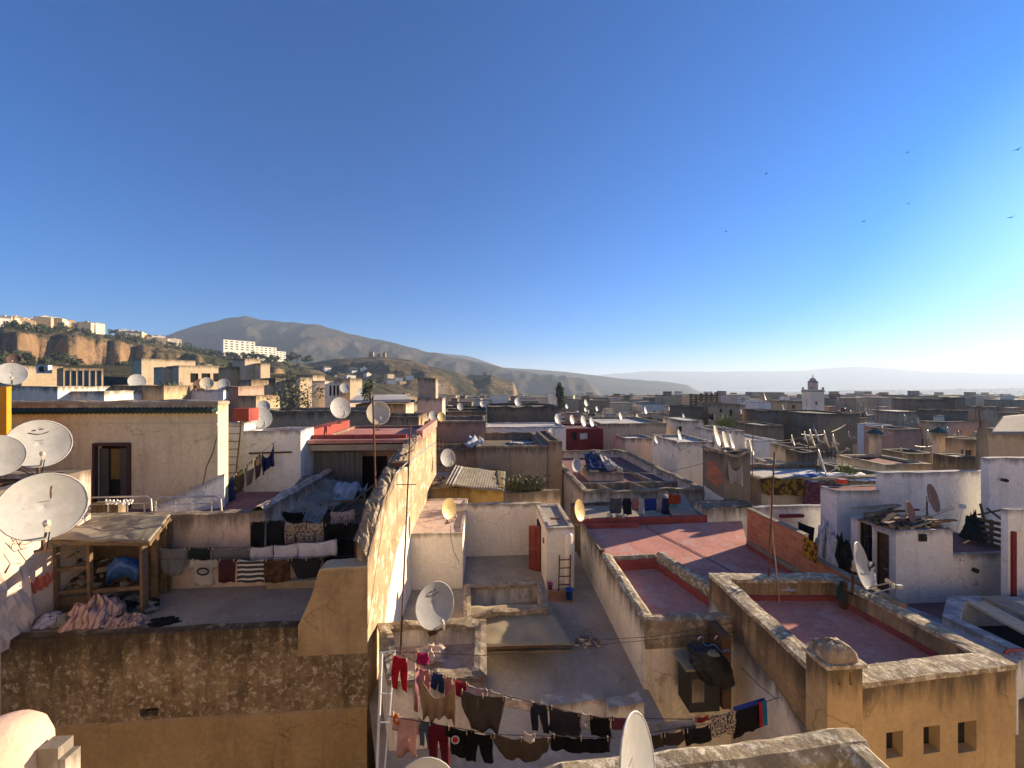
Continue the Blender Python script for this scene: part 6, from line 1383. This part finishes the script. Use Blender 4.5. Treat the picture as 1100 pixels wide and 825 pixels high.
# ================================================================== FAR TOWN
HAZE = 1.7e-4
random.seed(11)
def simplehouse(x, y, w_, dp, z0, z1, wall, roof, label, group, wins=2, a=None):
    a = (YAW if x/max(y, 1) > -.1 else R(54))+random.gauss(0, .08) if a is None else a
    u = Vector((math.cos(a), math.sin(a))); v = Vector((-u.y, u.x)); p = Vector((x, y))
    q = [p, p+u*w_, p+u*w_+v*dp, p+v*dp]; o = thing('house', label, 'house', (x, y, z0), group)
    mb = MB(); hs = []
    for k in range(wins):
        s = w_*(k+.5+random.uniform(-.25, .25))/wins; zz = z1-random.uniform(1.6, 3.2); hs.append((s-.4, s+.4, zz-.6, zz+.5))
    e2 = 3 if x > 0 else 1; h2 = []
    for k in range(wins): s = dp*(k+.5+random.uniform(-.25, .25))/wins; zz = z1-random.uniform(1.5, 3.4); h2.append((s-.3, s+.3, zz-.5, zz+.4))
    facade(mb, q[0], q[1], z0, lambda x, y: z1, hs, seg=3)
    for i in (1, 2, 3): facade(mb, q[i], q[(i+1) % 4], z0, lambda x, y: z1, h2 if i == e2 else (), seg=3)
    ins = inset(q, .25); ph = random.uniform(.15, .7)
    for i in range(4):
        j = (i+1) % 4; mb.quad((*q[i], z1), (*q[j], z1), (*ins[j], z1), (*ins[i], z1), (.1,)*4); mb.quad((*ins[i], z1), (*ins[j], z1), (*ins[j], z1-ph-.1), (*ins[i], z1-ph-.1), (.1,)*4)
    if random.random() < .4:                         # stair head on the roof
        c = p+u*w_*random.uniform(.15, .5)+v*dp*.4; mb.obox(c, min(2.4, w_*.35), 2.2, z1-ph, z1+random.uniform(1., 1.9), u, v)
    mb.build('wall', M[wall], o)
    r = MB(); r.poly([(*k, z1-ph) for k in inset(q, .2)]); r.build('roof', M[roof], o)
    for h in h2: opening(o, q[e2], q[(e2+1) % 4], h, 'opening')
    if wins and group and 'rows' in group:
        for k in range(random.randrange(1, 4 if wins == 3 else 3)):
            c = p+u*w_*random.uniform(.1, .75)+v*dp*random.uniform(.1, .7); t = random.random(); e = MB()
            if t < .35: e.lathe((*c, z1-ph), [(.45, 0), (.5, .1), (.5, 1.1), (.4, 1.25), (.1, 1.3)], 10); e.build('water_tank', M[random.choice(['blue', 'grey', 'black'])], o)
            elif t < .7: e.obox(c, random.uniform(.5, 1.2), random.uniform(.4, 1.), z1-ph, z1+random.uniform(.1, .9), u, v); e.build('roof_box', M[random.choice(['grey', 'white', 'sand', 'brick', 'stained'])], o)
            else:
                a2 = c+u*random.uniform(.8, 2.); e.hexa([(*c, z1+.5), (*a2, z1+.7), (*(a2+v*1.6), z1+.5), (*(c+v*1.6), z1+.35)], [(*c, z1+.55), (*a2, z1+.75), (*(a2+v*1.6), z1+.55), (*(c+v*1.6), z1+.4)]); [e.beam((*(c+u*i+v*j), z1-ph), (*(c+u*i+v*j), z1+.5), .08) for i, j in ((.05, .05), (.6, .05), (.05, 1.4))]; e.build('lean_to', M[random.choice(['corr', 'wood', 'woodg'])], o)
        e = MB(); c = p+u*w_*random.uniform(.05, .95)-v*.07; e.tube([(*c, z1-.1), (*c, z1-8)], .06, 5); e.build('drain_pipe', M[random.choice(['rust', 'steel', 'white_paint'])], o)
    for h in hs: 
        w1 = MB(); d = u; A = q[0]; w1.hexa([(*(A+d*h[0]+v*.15), h[2]), (*(A+d*h[1]+v*.15), h[2]), (*(A+d*h[1]+v*.2), h[2]), (*(A+d*h[0]+v*.2), h[2])], [(*(A+d*h[0]+v*.15), h[3]), (*(A+d*h[1]+v*.15), h[3]), (*(A+d*h[1]+v*.2), h[3]), (*(A+d*h[0]+v*.2), h[3])]); w1.build('window', M['glass'], o)
    return o
WN = {'white': 'white', 'cream': 'cream', 'sand': 'sandy', 'grey': 'grey', 'dark': 'dark', 'beige': 'beige', 'blue': 'bluish white', 'stained': 'streaked white', 'pinkw': 'pinkish', 'rosy': 'rosy'}
nh = 0
for Y, st in ((50, 8.5), (58, 9), (66, 9.5), (75, 10), (86, 11), (98, 12), (112, 13), (128, 14), (146, 16), (168, 19)):
    x = -.28*Y; xe = 1.42*Y
    while x < xe:
        w_ = random.uniform(.55, .95)*st; yy = Y+random.uniform(-2.5, 2.5); px = CX+FL*(x+w_/2)/yy
        d = random.gauss(7.3, 1.25)+(.4 if px < 700 else 0)-(Y-50)*.006; d = max(5.6 if px > 560 else 6.4, d)
        if px < 520: d -= 3.*ss(520, 420, px)
        if 850 < px < 897 and 60 < Y < 98: d = max(d, 8.5)
        wall = random.choice(['dark', 'grey', 'cream', 'sand', 'sand', 'beige', 'white', 'stained', 'stained', 'cream', 'pinkw', 'rosy'] if px > 560 else ['cream', 'sand', 'white', 'grey', 'beige'])
        roof = random.choice(['cem', 'cemw', 'cemb', 'purple', 'dark', 'cemw', 'grey'])
        band = 'nearer' if Y < 72 else 'middle' if Y < 110 else 'farthest'
        side = 'left of the water tower' if px < 450 else 'centre' if px < 700 else 'right of centre' if px < 860 else 'right beyond the minaret'
        if nh < 235:
            c = terr(x, yy)
            simplehouse(x, yy, w_, random.uniform(5, 9), min(c, H-d-6)-2, H-d+min(0, c), wall, roof, '%s flat-roofed house in the %s rows of the old town, %s' % (WN[wall], band, side), '%s houses in the %s rows, %s' % (WN[wall], band, side), 3 if Y < 90 else 2); nh += 1
        x += w_+random.choice([.2, .4, 1.2, 2.2])
# masts and aerials over the skyline
for k in range(40):
    px = random.choice([random.uniform(900, 1100), random.uniform(640, 1100)]); Y = random.uniform(45, 110); y0 = random.uniform(424, 440); p = V(px, y0+14, Y); q = V(px+random.uniform(-.6, .6), y0, Y); mb = MB(); mb.tube([p, q], .035, 5); 
    for j in range(2): z = q.z-.3-j*.5; mb.tube([(q.x-.4, q.y, z), (q.x+.4, q.y, z)], .02, 4)
    tag(mb.build('aerial', M['rust']), 'thin television aerial standing among the far roofs on the right', 'aerial', 'television aerials over the far roofs')
for k in range(16):
    x0 = random.uniform(560, 1050); Y0 = random.uniform(24, 80); a = V(x0, CY+5.6*FL/Y0, Y0); b = V(x0+random.uniform(40, 130), CY+5.2*FL/(Y0*1.15), Y0*1.15)
    mb = MB(); mb.tube([a.lerp(b, t/8)-Vector((0, 0, 4*(t/8)*(1-t/8)*random.uniform(.5, .7))) for t in range(9)], .018, 4); tag(mb.build('cable', M['metal']), 'thin sagging cable strung between the packed roofs on the right', 'cable', 'sagging cables between the packed roofs')
for k in range(46):
    px = random.uniform(500, 1100); Y = random.uniform(42, 100); d = 6.2; y = CY+d*FL/Y-random.uniform(1, 4)
    dish(px, y, Y, random.uniform(.8, 1.2), 'far grey white dish among the packed flat roofs beyond the nearer houses', 'g', 132, group='far dishes among the packed roofs')
# ================================================================== HILLS
def lerp_list(L, x):
    if x <= L[0][0]: return L[0][1]
    for (a, ya), (b, yb) in zip(L[:-1], L[1:]):
        if x <= b: return ya+(yb-ya)*(x-a)/(b-a)
    return L[-1][1]
def hill(name, sil, Yc0, zb0, front0, back, mat, amp, freq, prof, nx, ny, ridged=0., ys=None):
    x0, x1 = sil[0][0], sil[-1][0]
    def P(px, t):                                   # t 0 foot .. 1 crest .. 1+ back slope
        kk = lerp_list(ys, px) if ys else 1.; Yc = Yc0*kk; front = front0*kk; zb = zb0(px) if callable(zb0) else zb0
        zc = H+(CY-lerp_list(sil, px))/FL*Yc
        Y = Yc-front*(1-t) if t <= 1 else Yc+back*(t-1)
        X = (px-CX)/FL*Y
        f = prof(t, px) if t <= 1 else 1-.9*(t-1)**1.3
        edge = min(1, (px-x0)/(.06*(x1-x0)), (x1-px)/(.06*(x1-x0))) if True else 1
        f *= ss(0, 1, max(0, edge)); n = fbm(X*freq, Y*freq, 0, 6)
        if ridged: n = n*.4+ridged*(noise.ridged_multi_fractal(Vector((X*freq, Y*freq*.55, 3)), 1., 2., 6, 1., 2.)-1.)*.6
        n += .35*fbm(X*freq*5, Y*freq*5, 4, 4) if mat is M['hill'] or mat is M['ruinhill'] else 0
        k = amp*min(1, t*3)*(.22+.78*min(1, abs(t-1)/.22))
        return Vector((X, Y, zb+(zc-zb)*max(0, f)+n*k))
    mb = MB(); rows = []
    for j in range(ny+1):
        t = j/ny*1.35; rows.append([mb.p(P(x0+(x1-x0)*i/nx, t)) for i in range(nx+1)])
    for j in range(ny):
        for i in range(nx): mb.face(rows[j][i], rows[j][i+1], rows[j+1][i+1], rows[j+1][i])
    tag(mb.build(name, mat, smooth=True, origin=(0, 0, 0)), kind='structure'); return P
def cliffprof(t, px):
    w_ = t+.05*fbm(px*.03, t*2)
    a = [(0, 0), (.30, .09), (.48, .18), (.535, .57), (.62, .61), (1.0, 1.0)]
    return lerp_list(a, w_)
S1 = [(-260, 330), (-60, 346), (0, 351), (40, 350), (75, 352), (110, 357), (150, 363), (185, 369), (215, 377), (240, 383), (310, 388), (350, 396), (400, 408), (450, 416)]
P1 = hill('hill', S1, 480, lambda px: H+4-34*ss(230, 430, px), 330, 400, M['hill'], 2.6, .03, cliffprof, 260, 90, ys=[(-260, .55), (0, .78), (120, 1.), (240, 1.16), (450, 1.25)])
S2 = [(240, 400), (300, 394), (350, 386), (385, 383), (410, 382), (440, 386), (480, 396), (500, 402), (512, 407), (527, 402), (542, 406), (570, 415)]
P2 = hill('hill', S2, 700, lambda px: H-12-80*ss(440, 560, px), 360, 300, M['ruinhill'], 3., .025, lambda t, px: lerp_list([(0, 0), (.45, .42), (.55, .66), (1, 1)], t+.06*fbm(px*.04, t*2)), 160, 60)
S3 = [(60, 372), (140, 362), (180, 358), (200, 352), (225, 344.5), (262, 339.5), (300, 343), (325, 346), (350, 350.5), (362, 351), (400, 362), (450, 375), (490, 384), (520, 391), (545, 397), (600, 404), (660, 412)]
P3 = hill('mountain', S3, 1900, -95, 1000, 900, M['mount'], 75, .0042, lambda t, px: t**1.35, 320, 90, ridged=.9)
S4 = [(330, 402), (400, 390), (440, 383), (465, 377.5), (500, 381), (512, 384), (540, 394), (570, 396), (620, 400), (690, 407), (760, 415)]
P4 = hill('mountain', S4, 3000, -80, 1000, 900, M['mount'], 42, .0017, lambda t, px: t**1.2, 160, 40, ridged=.8)
S5 = [(560, 412), (620, 405), (660, 400), (700, 397.5), (760, 398), (850, 397.5), (900, 393.5), (925, 392.5), (960, 395), (1000, 398), (1060, 400), (1110, 400), (1260, 397), (1500, 402)]
P5 = hill('hills', S5, 8000, -80, 1500, 1200, M['valley'], 26, .0009, lambda t, px: t**1.2, 160, 30)
S6 = [(700, 426), (820, 421), (900, 418.5), (1000, 417.5), (1100, 416), (1250, 414), (1500, 412)]
P6 = hill('hills', S6, 3800, -75, 900, 700, M['valley'], 9, .004, lambda t, px: t, 160, 30)
# rooftops beyond the counted rows, one carpet
mb = MB(); cm = [M[k] for k in ('white', 'cream', 'grey', 'sand', 'dark', 'stained', 'beige', 'rosy')]; Y = 186
while Y < 760:
    x = -.22*Y
    while x < 1.42*Y:
        w_ = random.uniform(7, 15); yy = Y+random.uniform(-6, 6); g = terr(x, yy); a_ = YAW+random.gauss(0, .15); u_ = Vector((math.cos(a_), math.sin(a_))); v_ = Vector((-u_.y, u_.x))
        if random.random() < .82:
            mb.m = random.randrange(8); z = H-6.9-(Y-186)*.030+random.gauss(0, 1.1); mb.obox((x, yy), w_, random.uniform(6, 11), g-4, z, u_, v_)
            if random.random() < .4: mb.m = random.randrange(8); mb.obox((x+1, yy+2), 3, 3, z, z+random.uniform(1.2, 2.4), u_, v_)
        x += w_+random.choice([.2, .5, 2, 4])
    Y *= 1.07
tag(mb.build('far_rooftops', cm, origin=(0, 0, 0)), 'dense carpet of far flat rooftops sinking into the hazy valley', 'rooftops', kind='stuff')
# houses along the crest of the left hill
random.seed(5)
wl_ = ['white', 'cream', 'white', 'sand']
for k in range(84):
    px = random.uniform(-12, 78) if k < 46 else random.uniform(78, 188); t = random.uniform(.93, 1.01); p = P1(px, t); w_ = random.uniform(7, 13); ht = random.uniform(7, 12)*(1 if px < 100 else .7); wl = random.choice(wl_)
    sec = 'left end' if px < 60 else 'middle' if px < 120 else 'right end'
    simplehouse(p.x, p.y, w_, 7, p.z-3, p.z+ht, wl, 'cem', 'tiny %s sunlit house on the left hill crest, %s' % (WN[wl], sec), '%s houses on the hill crest, %s' % (WN[wl], sec), 0, a=random.uniform(.4, 1.0))
for k in range(34):
    px = random.uniform(200, 500); t = random.uniform(.15, .5); p = (P1 if px < 330 else P2)(px, t); wl = random.choice(wl_)
    simplehouse(p.x, p.y, random.uniform(6, 12), 7, p.z-3, p.z+random.uniform(3.5, 6), wl, 'cem', 'tiny %s house at the foot of the ruin hill beyond the town' % WN[wl], '%s houses below the ruin hill' % WN[wl], 0, a=random.uniform(.4, 1.))
# white hotel
hY = 520; ho = thing('hotel', 'long white multi storey hotel block on the wooded slope', 'hotel', (*V(240, 380, hY).to_2d(), 40))
for x0, x1, y0, dd in ((240, 274, 363.5, 0), (274, 297, 367, 3), (296.5, 307, 371, 1.5)):
    a_ = R(56); u_ = Vector((math.cos(a_), math.sin(a_))); w2_ = Vector((-u_.y, u_.x)); f = rectY(x0, x1, hY+dd+(x0-240)*1.3, 12, u_, w2_); zt = V(0, y0, hY).z; hs = []; L = (f[1]-f[0]).length; n = max(3, int(L/5.5))
    for i in range(n):
        for z in range(4): hs.append((L*(i+.25)/n, L*(i+.75)/n, zt-2.9-z*3.3, zt-1.5-z*3.3))
    mb = MB(); facade(mb, f[0], f[1], 0, lambda x, y: zt, hs, seg=9, rev=.6)
    for i in (1, 2, 3): facade(mb, f[i], f[(i+1) % 4], 0, lambda x, y: zt, seg=9)
    mb.poly([(*p, zt-.05) for p in f]); mb.build('wing', M['white2'], ho)
    for h in hs:
        g = MB(); A = f[0]; d = (f[1]-f[0]).normalized(); g.hexa([(*(A+d*h[0]+w2_*.5), h[2]), (*(A+d*h[1]+w2_*.5), h[2]), (*(A+d*h[1]+w2_*.6), h[2]), (*(A+d*h[0]+w2_*.6), h[2])], [(*(A+d*h[0]+w2_*.5), h[3]), (*(A+d*h[1]+w2_*.5), h[3]), (*(A+d*h[1]+w2_*.6), h[3]), (*(A+d*h[0]+w2_*.6), h[3])]); g.build('window', M['glass'], ho)
# ruins
ru = thing('ruin', 'ruined tombs with broken square tower on the ochre hilltop', 'ruin', P2(404, 1))
for nm, x, w_, h_ in (('tower', 396, 8, 9.5), ('broken_wall', 405, 6, 5), ('broken_wall', 411, 5, 7.5)):
    p = P2(x, 1); mb = MB(); f = [p.to_2d(), p.to_2d()+U*w_, p.to_2d()+U*w_+W*7, p.to_2d()+W*7]
    for i in range(4): facade(mb, f[i], f[(i+1) % 4], p.z-5, lambda x, y: p.z+h_+1.2*noise.noise(Vector((x*.9, y*.9, 0))), [(w_*.35, w_*.65, p.z+1, p.z+h_*.6)] if i == 0 else [], seg=1)
    mb.build(nm, M['ochre_rough'], ru)
ru = thing('fortress', 'small ruined fort on the low ridge right of the ochre hill', 'fort', P2(527, 1))
for nm, x, w_, h_ in (('bastion', 503, 10, 12), ('curtain_wall', 508, 34, 6), ('keep', 519, 6, 12)):
    p = P2(min(x+16, 540), .98); p.x = (x-CX)/FL*p.y; mb = MB(); f = [p.to_2d(), p.to_2d()+U*w_, p.to_2d()+U*w_+W*8, p.to_2d()+W*8]
    for i in range(4): facade(mb, f[i], f[(i+1) % 4], p.z-10, lambda x, y: p.z+h_+.8*noise.noise(Vector((x*.7, y*.7, 0)))-3, seg=1.5)
    mb.poly([(*k, p.z+h_-4.2) for k in f]); mb.build(nm, M['ochre_rough'], ru)
# trees on the hillside
proto = []
for k, (lf, h_) in enumerate((('leafd', 5.5), ('leafo', 4.5), ('leafd', 8))):
    proto.append((tree((0, 0, 0), h_, h_*.36, lf, '', 260, h_*.085, name='tree', trunk=.15, lumps=6), lf))
nt_ = 0
for k in range(230):
    px = random.uniform(-15, 330); band = random.random()
    if px < 120: t = random.uniform(.66, .86) if band < .7 else random.uniform(.2, .45)
    elif px < 240: t = random.uniform(.65, .95) if band < .75 else random.uniform(.25, .5)
    else: t = random.uniform(.3, .95)
    p = P1(px, t); o0, lf = random.choice(proto)
    o = o0 if nt_ < 3 and False else copy_tree(o0)
    o.location = p-Vector((0, 0, .4)); s = random.uniform(.5, 1.0); o.scale = (s*1.15, s*1.15, s); o.rotation_euler = (0, 0, random.uniform(0, 6))
    sec = 'below the crest houses' if t > .6 else 'below the cliff'; o['label'] = '%s round tree on the left hillside %s' % ('dark' if lf == 'leafd' else 'olive', sec); o['group'] = '%s trees on the hillside %s' % ('dark' if lf == 'leafd' else 'olive', sec); nt_ += 1
for o0, lf in proto:
    for c in KIDS[o0.name]: bpy.data.objects.remove(c)
    bpy.data.objects.remove(o0)
for px, y0, h_, lab in ((202, 374, 14, 'big dark spreading tree left of the hotel'), (222, 377, 13, 'second dark spreading tree just left of the hotel'), (318, 379, 10, 'dark tree group right of the hotel'), (330, 381, 9, 'smaller dark tree right of the hotel')):
    p = V(px, y0+5, 470); tree(p-Vector((0, 0, 4)), h_*1.1, h_*.75, 'leafd', lab, 700, .9, trunk=.2)
for k in range(26):
    px = random.uniform(232, 312); p = V(px, 379+(px-240)*.085+random.uniform(-1, 2.5), 488-random.uniform(0, 20)); h_ = random.uniform(6, 9); tree(p-Vector((0, 0, h_*.45)), h_, h_*.55, 'leafd' if k % 3 else 'leafo', 'dark bushy tree on the slope directly below the long hotel', 260, .8, 'dark trees below the hotel', trunk=.15, lumps=5)
ct = V(601, 433, 120); tree(ct-Vector((0, 0, 2)), 8.5, 1.2, 'leafd', 'dark pointed cypress tree in the town centre', 900, .45, trunk=.05, name='cypress_tree', rz=4.4, lumps=10)
p = V(590, 432, 122); mnn = thing('minaret', 'tiny white minaret left of the cypress', 'minaret', p); mb = MB(); mb.obox(p, 2.4, 2.4, p.z-4, p.z+3.2); mb.build('tower', M['white2'], mnn); mb = MB(); mb.obox(p+Vector((.7, .7, 0)), 1, 1, p.z+3.2, p.z+4.8); mb.build('lantern', M['white2'], mnn)
for k in range(34):
    px = random.uniform(480, 700); Y = random.uniform(120, 190); p = V(px, 0, Y); z = terr(p.x, Y); hh = random.uniform(4, 8); p.z = min(z+6, H-7-.02*Y); tree(p, hh, hh*.4, 'leafo' if k % 2 else 'leafd', 'small rounded tree between far roofs left of the cypress' if px < 600 else 'small rounded tree between far roofs right of the cypress', 160, .55, 'trees between far roofs left of the cypress' if px < 600 else 'trees between far roofs right of the cypress', trunk=.2, lumps=5)
tree(V(314, 447, 33), 3.6, 1.7, 'leafo', 'sparse greyish tree growing before the grey house', 420, .11, trunk=.15, lumps=9)
tree(V(330, 449, 33.5), 3.2, 1.2, 'leafo', 'second sparse greyish tree, right of the first', 300, .10, trunk=.15, lumps=7)
weeds((V(770, 457, 46), V(787, 457, 46)), 160, 1.3, 'bright yellow green bush on the wall below the sandy house', 'leafy', 'bush', 'bush')
weeds((V(904, 507, 21), V(918, 508, 21)), 90, .55, 'small yellow green plant near the drying white sheets', 'leafy', 'plant', 'plant')
weeds((V(178, 421, 32), V(188, 421, 32)), 90, 1., 'green bush behind the beige building', 'leafo', 'bush', 'bush')
# far town in the valley, too many and too small to count
mb = MB()
mats_ = [M['white2'], M['cream'], M['grey'], M['rosy']]
for k in range(2200):
    px = random.triangular(480, 1150, 680); Y = random.uniform(900, 3300); x = (px-CX)/FL*Y; z = terr(x, Y)
    if random.random() > .35+.65*ss(-.1, .45, fbm(x*.004, Y*.004)): continue
    mb.m = random.randrange(4); s = random.uniform(4, 11); mb.obox((x, Y), s, s*.8, z-3, z+random.uniform(3, 8))
for k in range(160):
    px = random.uniform(780, 1300); t = random.uniform(.1, .9); p = P6(px, t); mb.m = random.randrange(4); s = random.uniform(8, 20); mb.obox((p.x, p.y), s, s*.8, p.z-4, p.z+random.uniform(4, 12))
tag(mb.build('far_town', mats_, origin=(0, 0, 0)), 'hazy far town scattered over the valley floor', 'town', kind='stuff')
# birds
def bird(px, py, Y, s, label):
    o = thing('bird', label, 'bird', V(px, py, Y), 'birds in the sky'); c = V(px, py, Y); mb = MB(); mb.lathe(c-Vector((0, 0, 0)), [(.01, -.03), (.05, 0), (.03, .05), (.005, .08)], 7)
    mb = MB(); mb.tube([c+Vector((-.16, 0, 0)), c+Vector((-.05, 0, .02)), c+Vector((.06, 0, .02)), c+Vector((.15, 0, .01))], [.01, .05, .045, .012], 6); mb.build('body', M['bird'], o)
    for k in (-1, 1):
        mb = MB(); a = c+Vector((0, 0, .02)); pts = [a+Vector((.06, 0, 0)), a+Vector((.02, k*.05+k*.14, .13)), a+Vector((-.06, k*.36, .06)), a+Vector((-.05, k*.1, .03)), a+Vector((-.06, 0, 0))]; mb.poly(pts); mb.build('wing', M['bird'], o, thick=.012)
for k, (x, y, s) in enumerate(((823, 186, 50), (780, 248, 55), (928, 237, 55), (975, 163, 55), (976, 218, 60), (1086, 233, 45), (1093, 160, 40))):
    bird(x, y, s, 1, ['dark bird flying alone, nearest the middle of the sky', 'lowest dark bird in the sky', 'dark bird right of the lowest one', 'dark bird high up in the right sky', 'dark bird just below the high one', 'dark bird close to the right edge, lower one', 'dark bird close to the right edge, upper one'][k])
# haze
mb = MB(); mb.prism([(-12000, -2500), (24000, -2500), (24000, 22000), (-12000, 22000)], -190, 410)
hm = bpy.data.materials.new('haze'); hm.use_nodes = True; nt = hm.node_tree; nt.nodes.remove(nt.nodes['Principled BSDF'])
pv = nt.nodes.new('ShaderNodeVolumePrincipled'); pv.inputs['Color'].default_value = (.66, .81, 1., 1); pv.inputs['Density'].default_value = HAZE; pv.inputs['Anisotropy'].default_value = .15
nt.links.new(pv.outputs[0], nt.nodes['Material Output'].inputs['Volume'])
hz = mb.build('haze', hm, origin=(0, 0, 0)); tag(hz, 'pale morning haze filling the air over the valley', 'haze', kind='stuff')
# ================================================================== CAMERA, LIGHT, SKY
cam = bpy.data.cameras.new('camera'); co = bpy.data.objects.new('camera', cam); COL.objects.link(co); S.camera = co
co.location = (0, 0, H); co.rotation_euler = (R(90), 0, 0)
cam.sensor_width = 36; cam.lens = 36*FL/1100; cam.clip_start = .05; cam.clip_end = 60000
cam.shift_y = (412.5-CY)/1100
w = bpy.data.worlds.new('World'); S.world = w; w.use_nodes = True
nt = w.node_tree; sk = nt.nodes.new('ShaderNodeTexSky'); sk.sky_type = 'NISHITA'; sk.sun_disc = False
sk.sun_elevation = SUN_EL; sk.sun_rotation = SUN_AZ; sk.air_density = 1.0; sk.dust_density = .42; sk.ozone_density = 10; sk.altitude = 0
hs_ = nt.nodes.new('ShaderNodeHueSaturation'); hs_.inputs['Saturation'].default_value = 1.22; nt.links.new(sk.outputs[0], hs_.inputs['Color']); nt.links.new(hs_.outputs[0], nt.nodes['Background'].inputs[0]); nt.nodes['Background'].inputs[1].default_value = .062
sl_ = bpy.data.lights.new('sun', 'SUN'); sl_.energy = 4.8; sl_.angle = R(.5); sl_.color = (1, .80, .56)
so = bpy.data.objects.new('sun', sl_); COL.objects.link(so)
dv = -Vector((math.sin(SUN_AZ)*math.cos(SUN_EL), math.cos(SUN_AZ)*math.cos(SUN_EL), math.sin(SUN_EL)))
so.rotation_euler = dv.to_track_quat('-Z', 'Y').to_euler()
S.view_settings.view_transform = 'Standard'; S.view_settings.look = 'None'; S.view_settings.gamma = 1; S.view_settings.exposure = 1.6
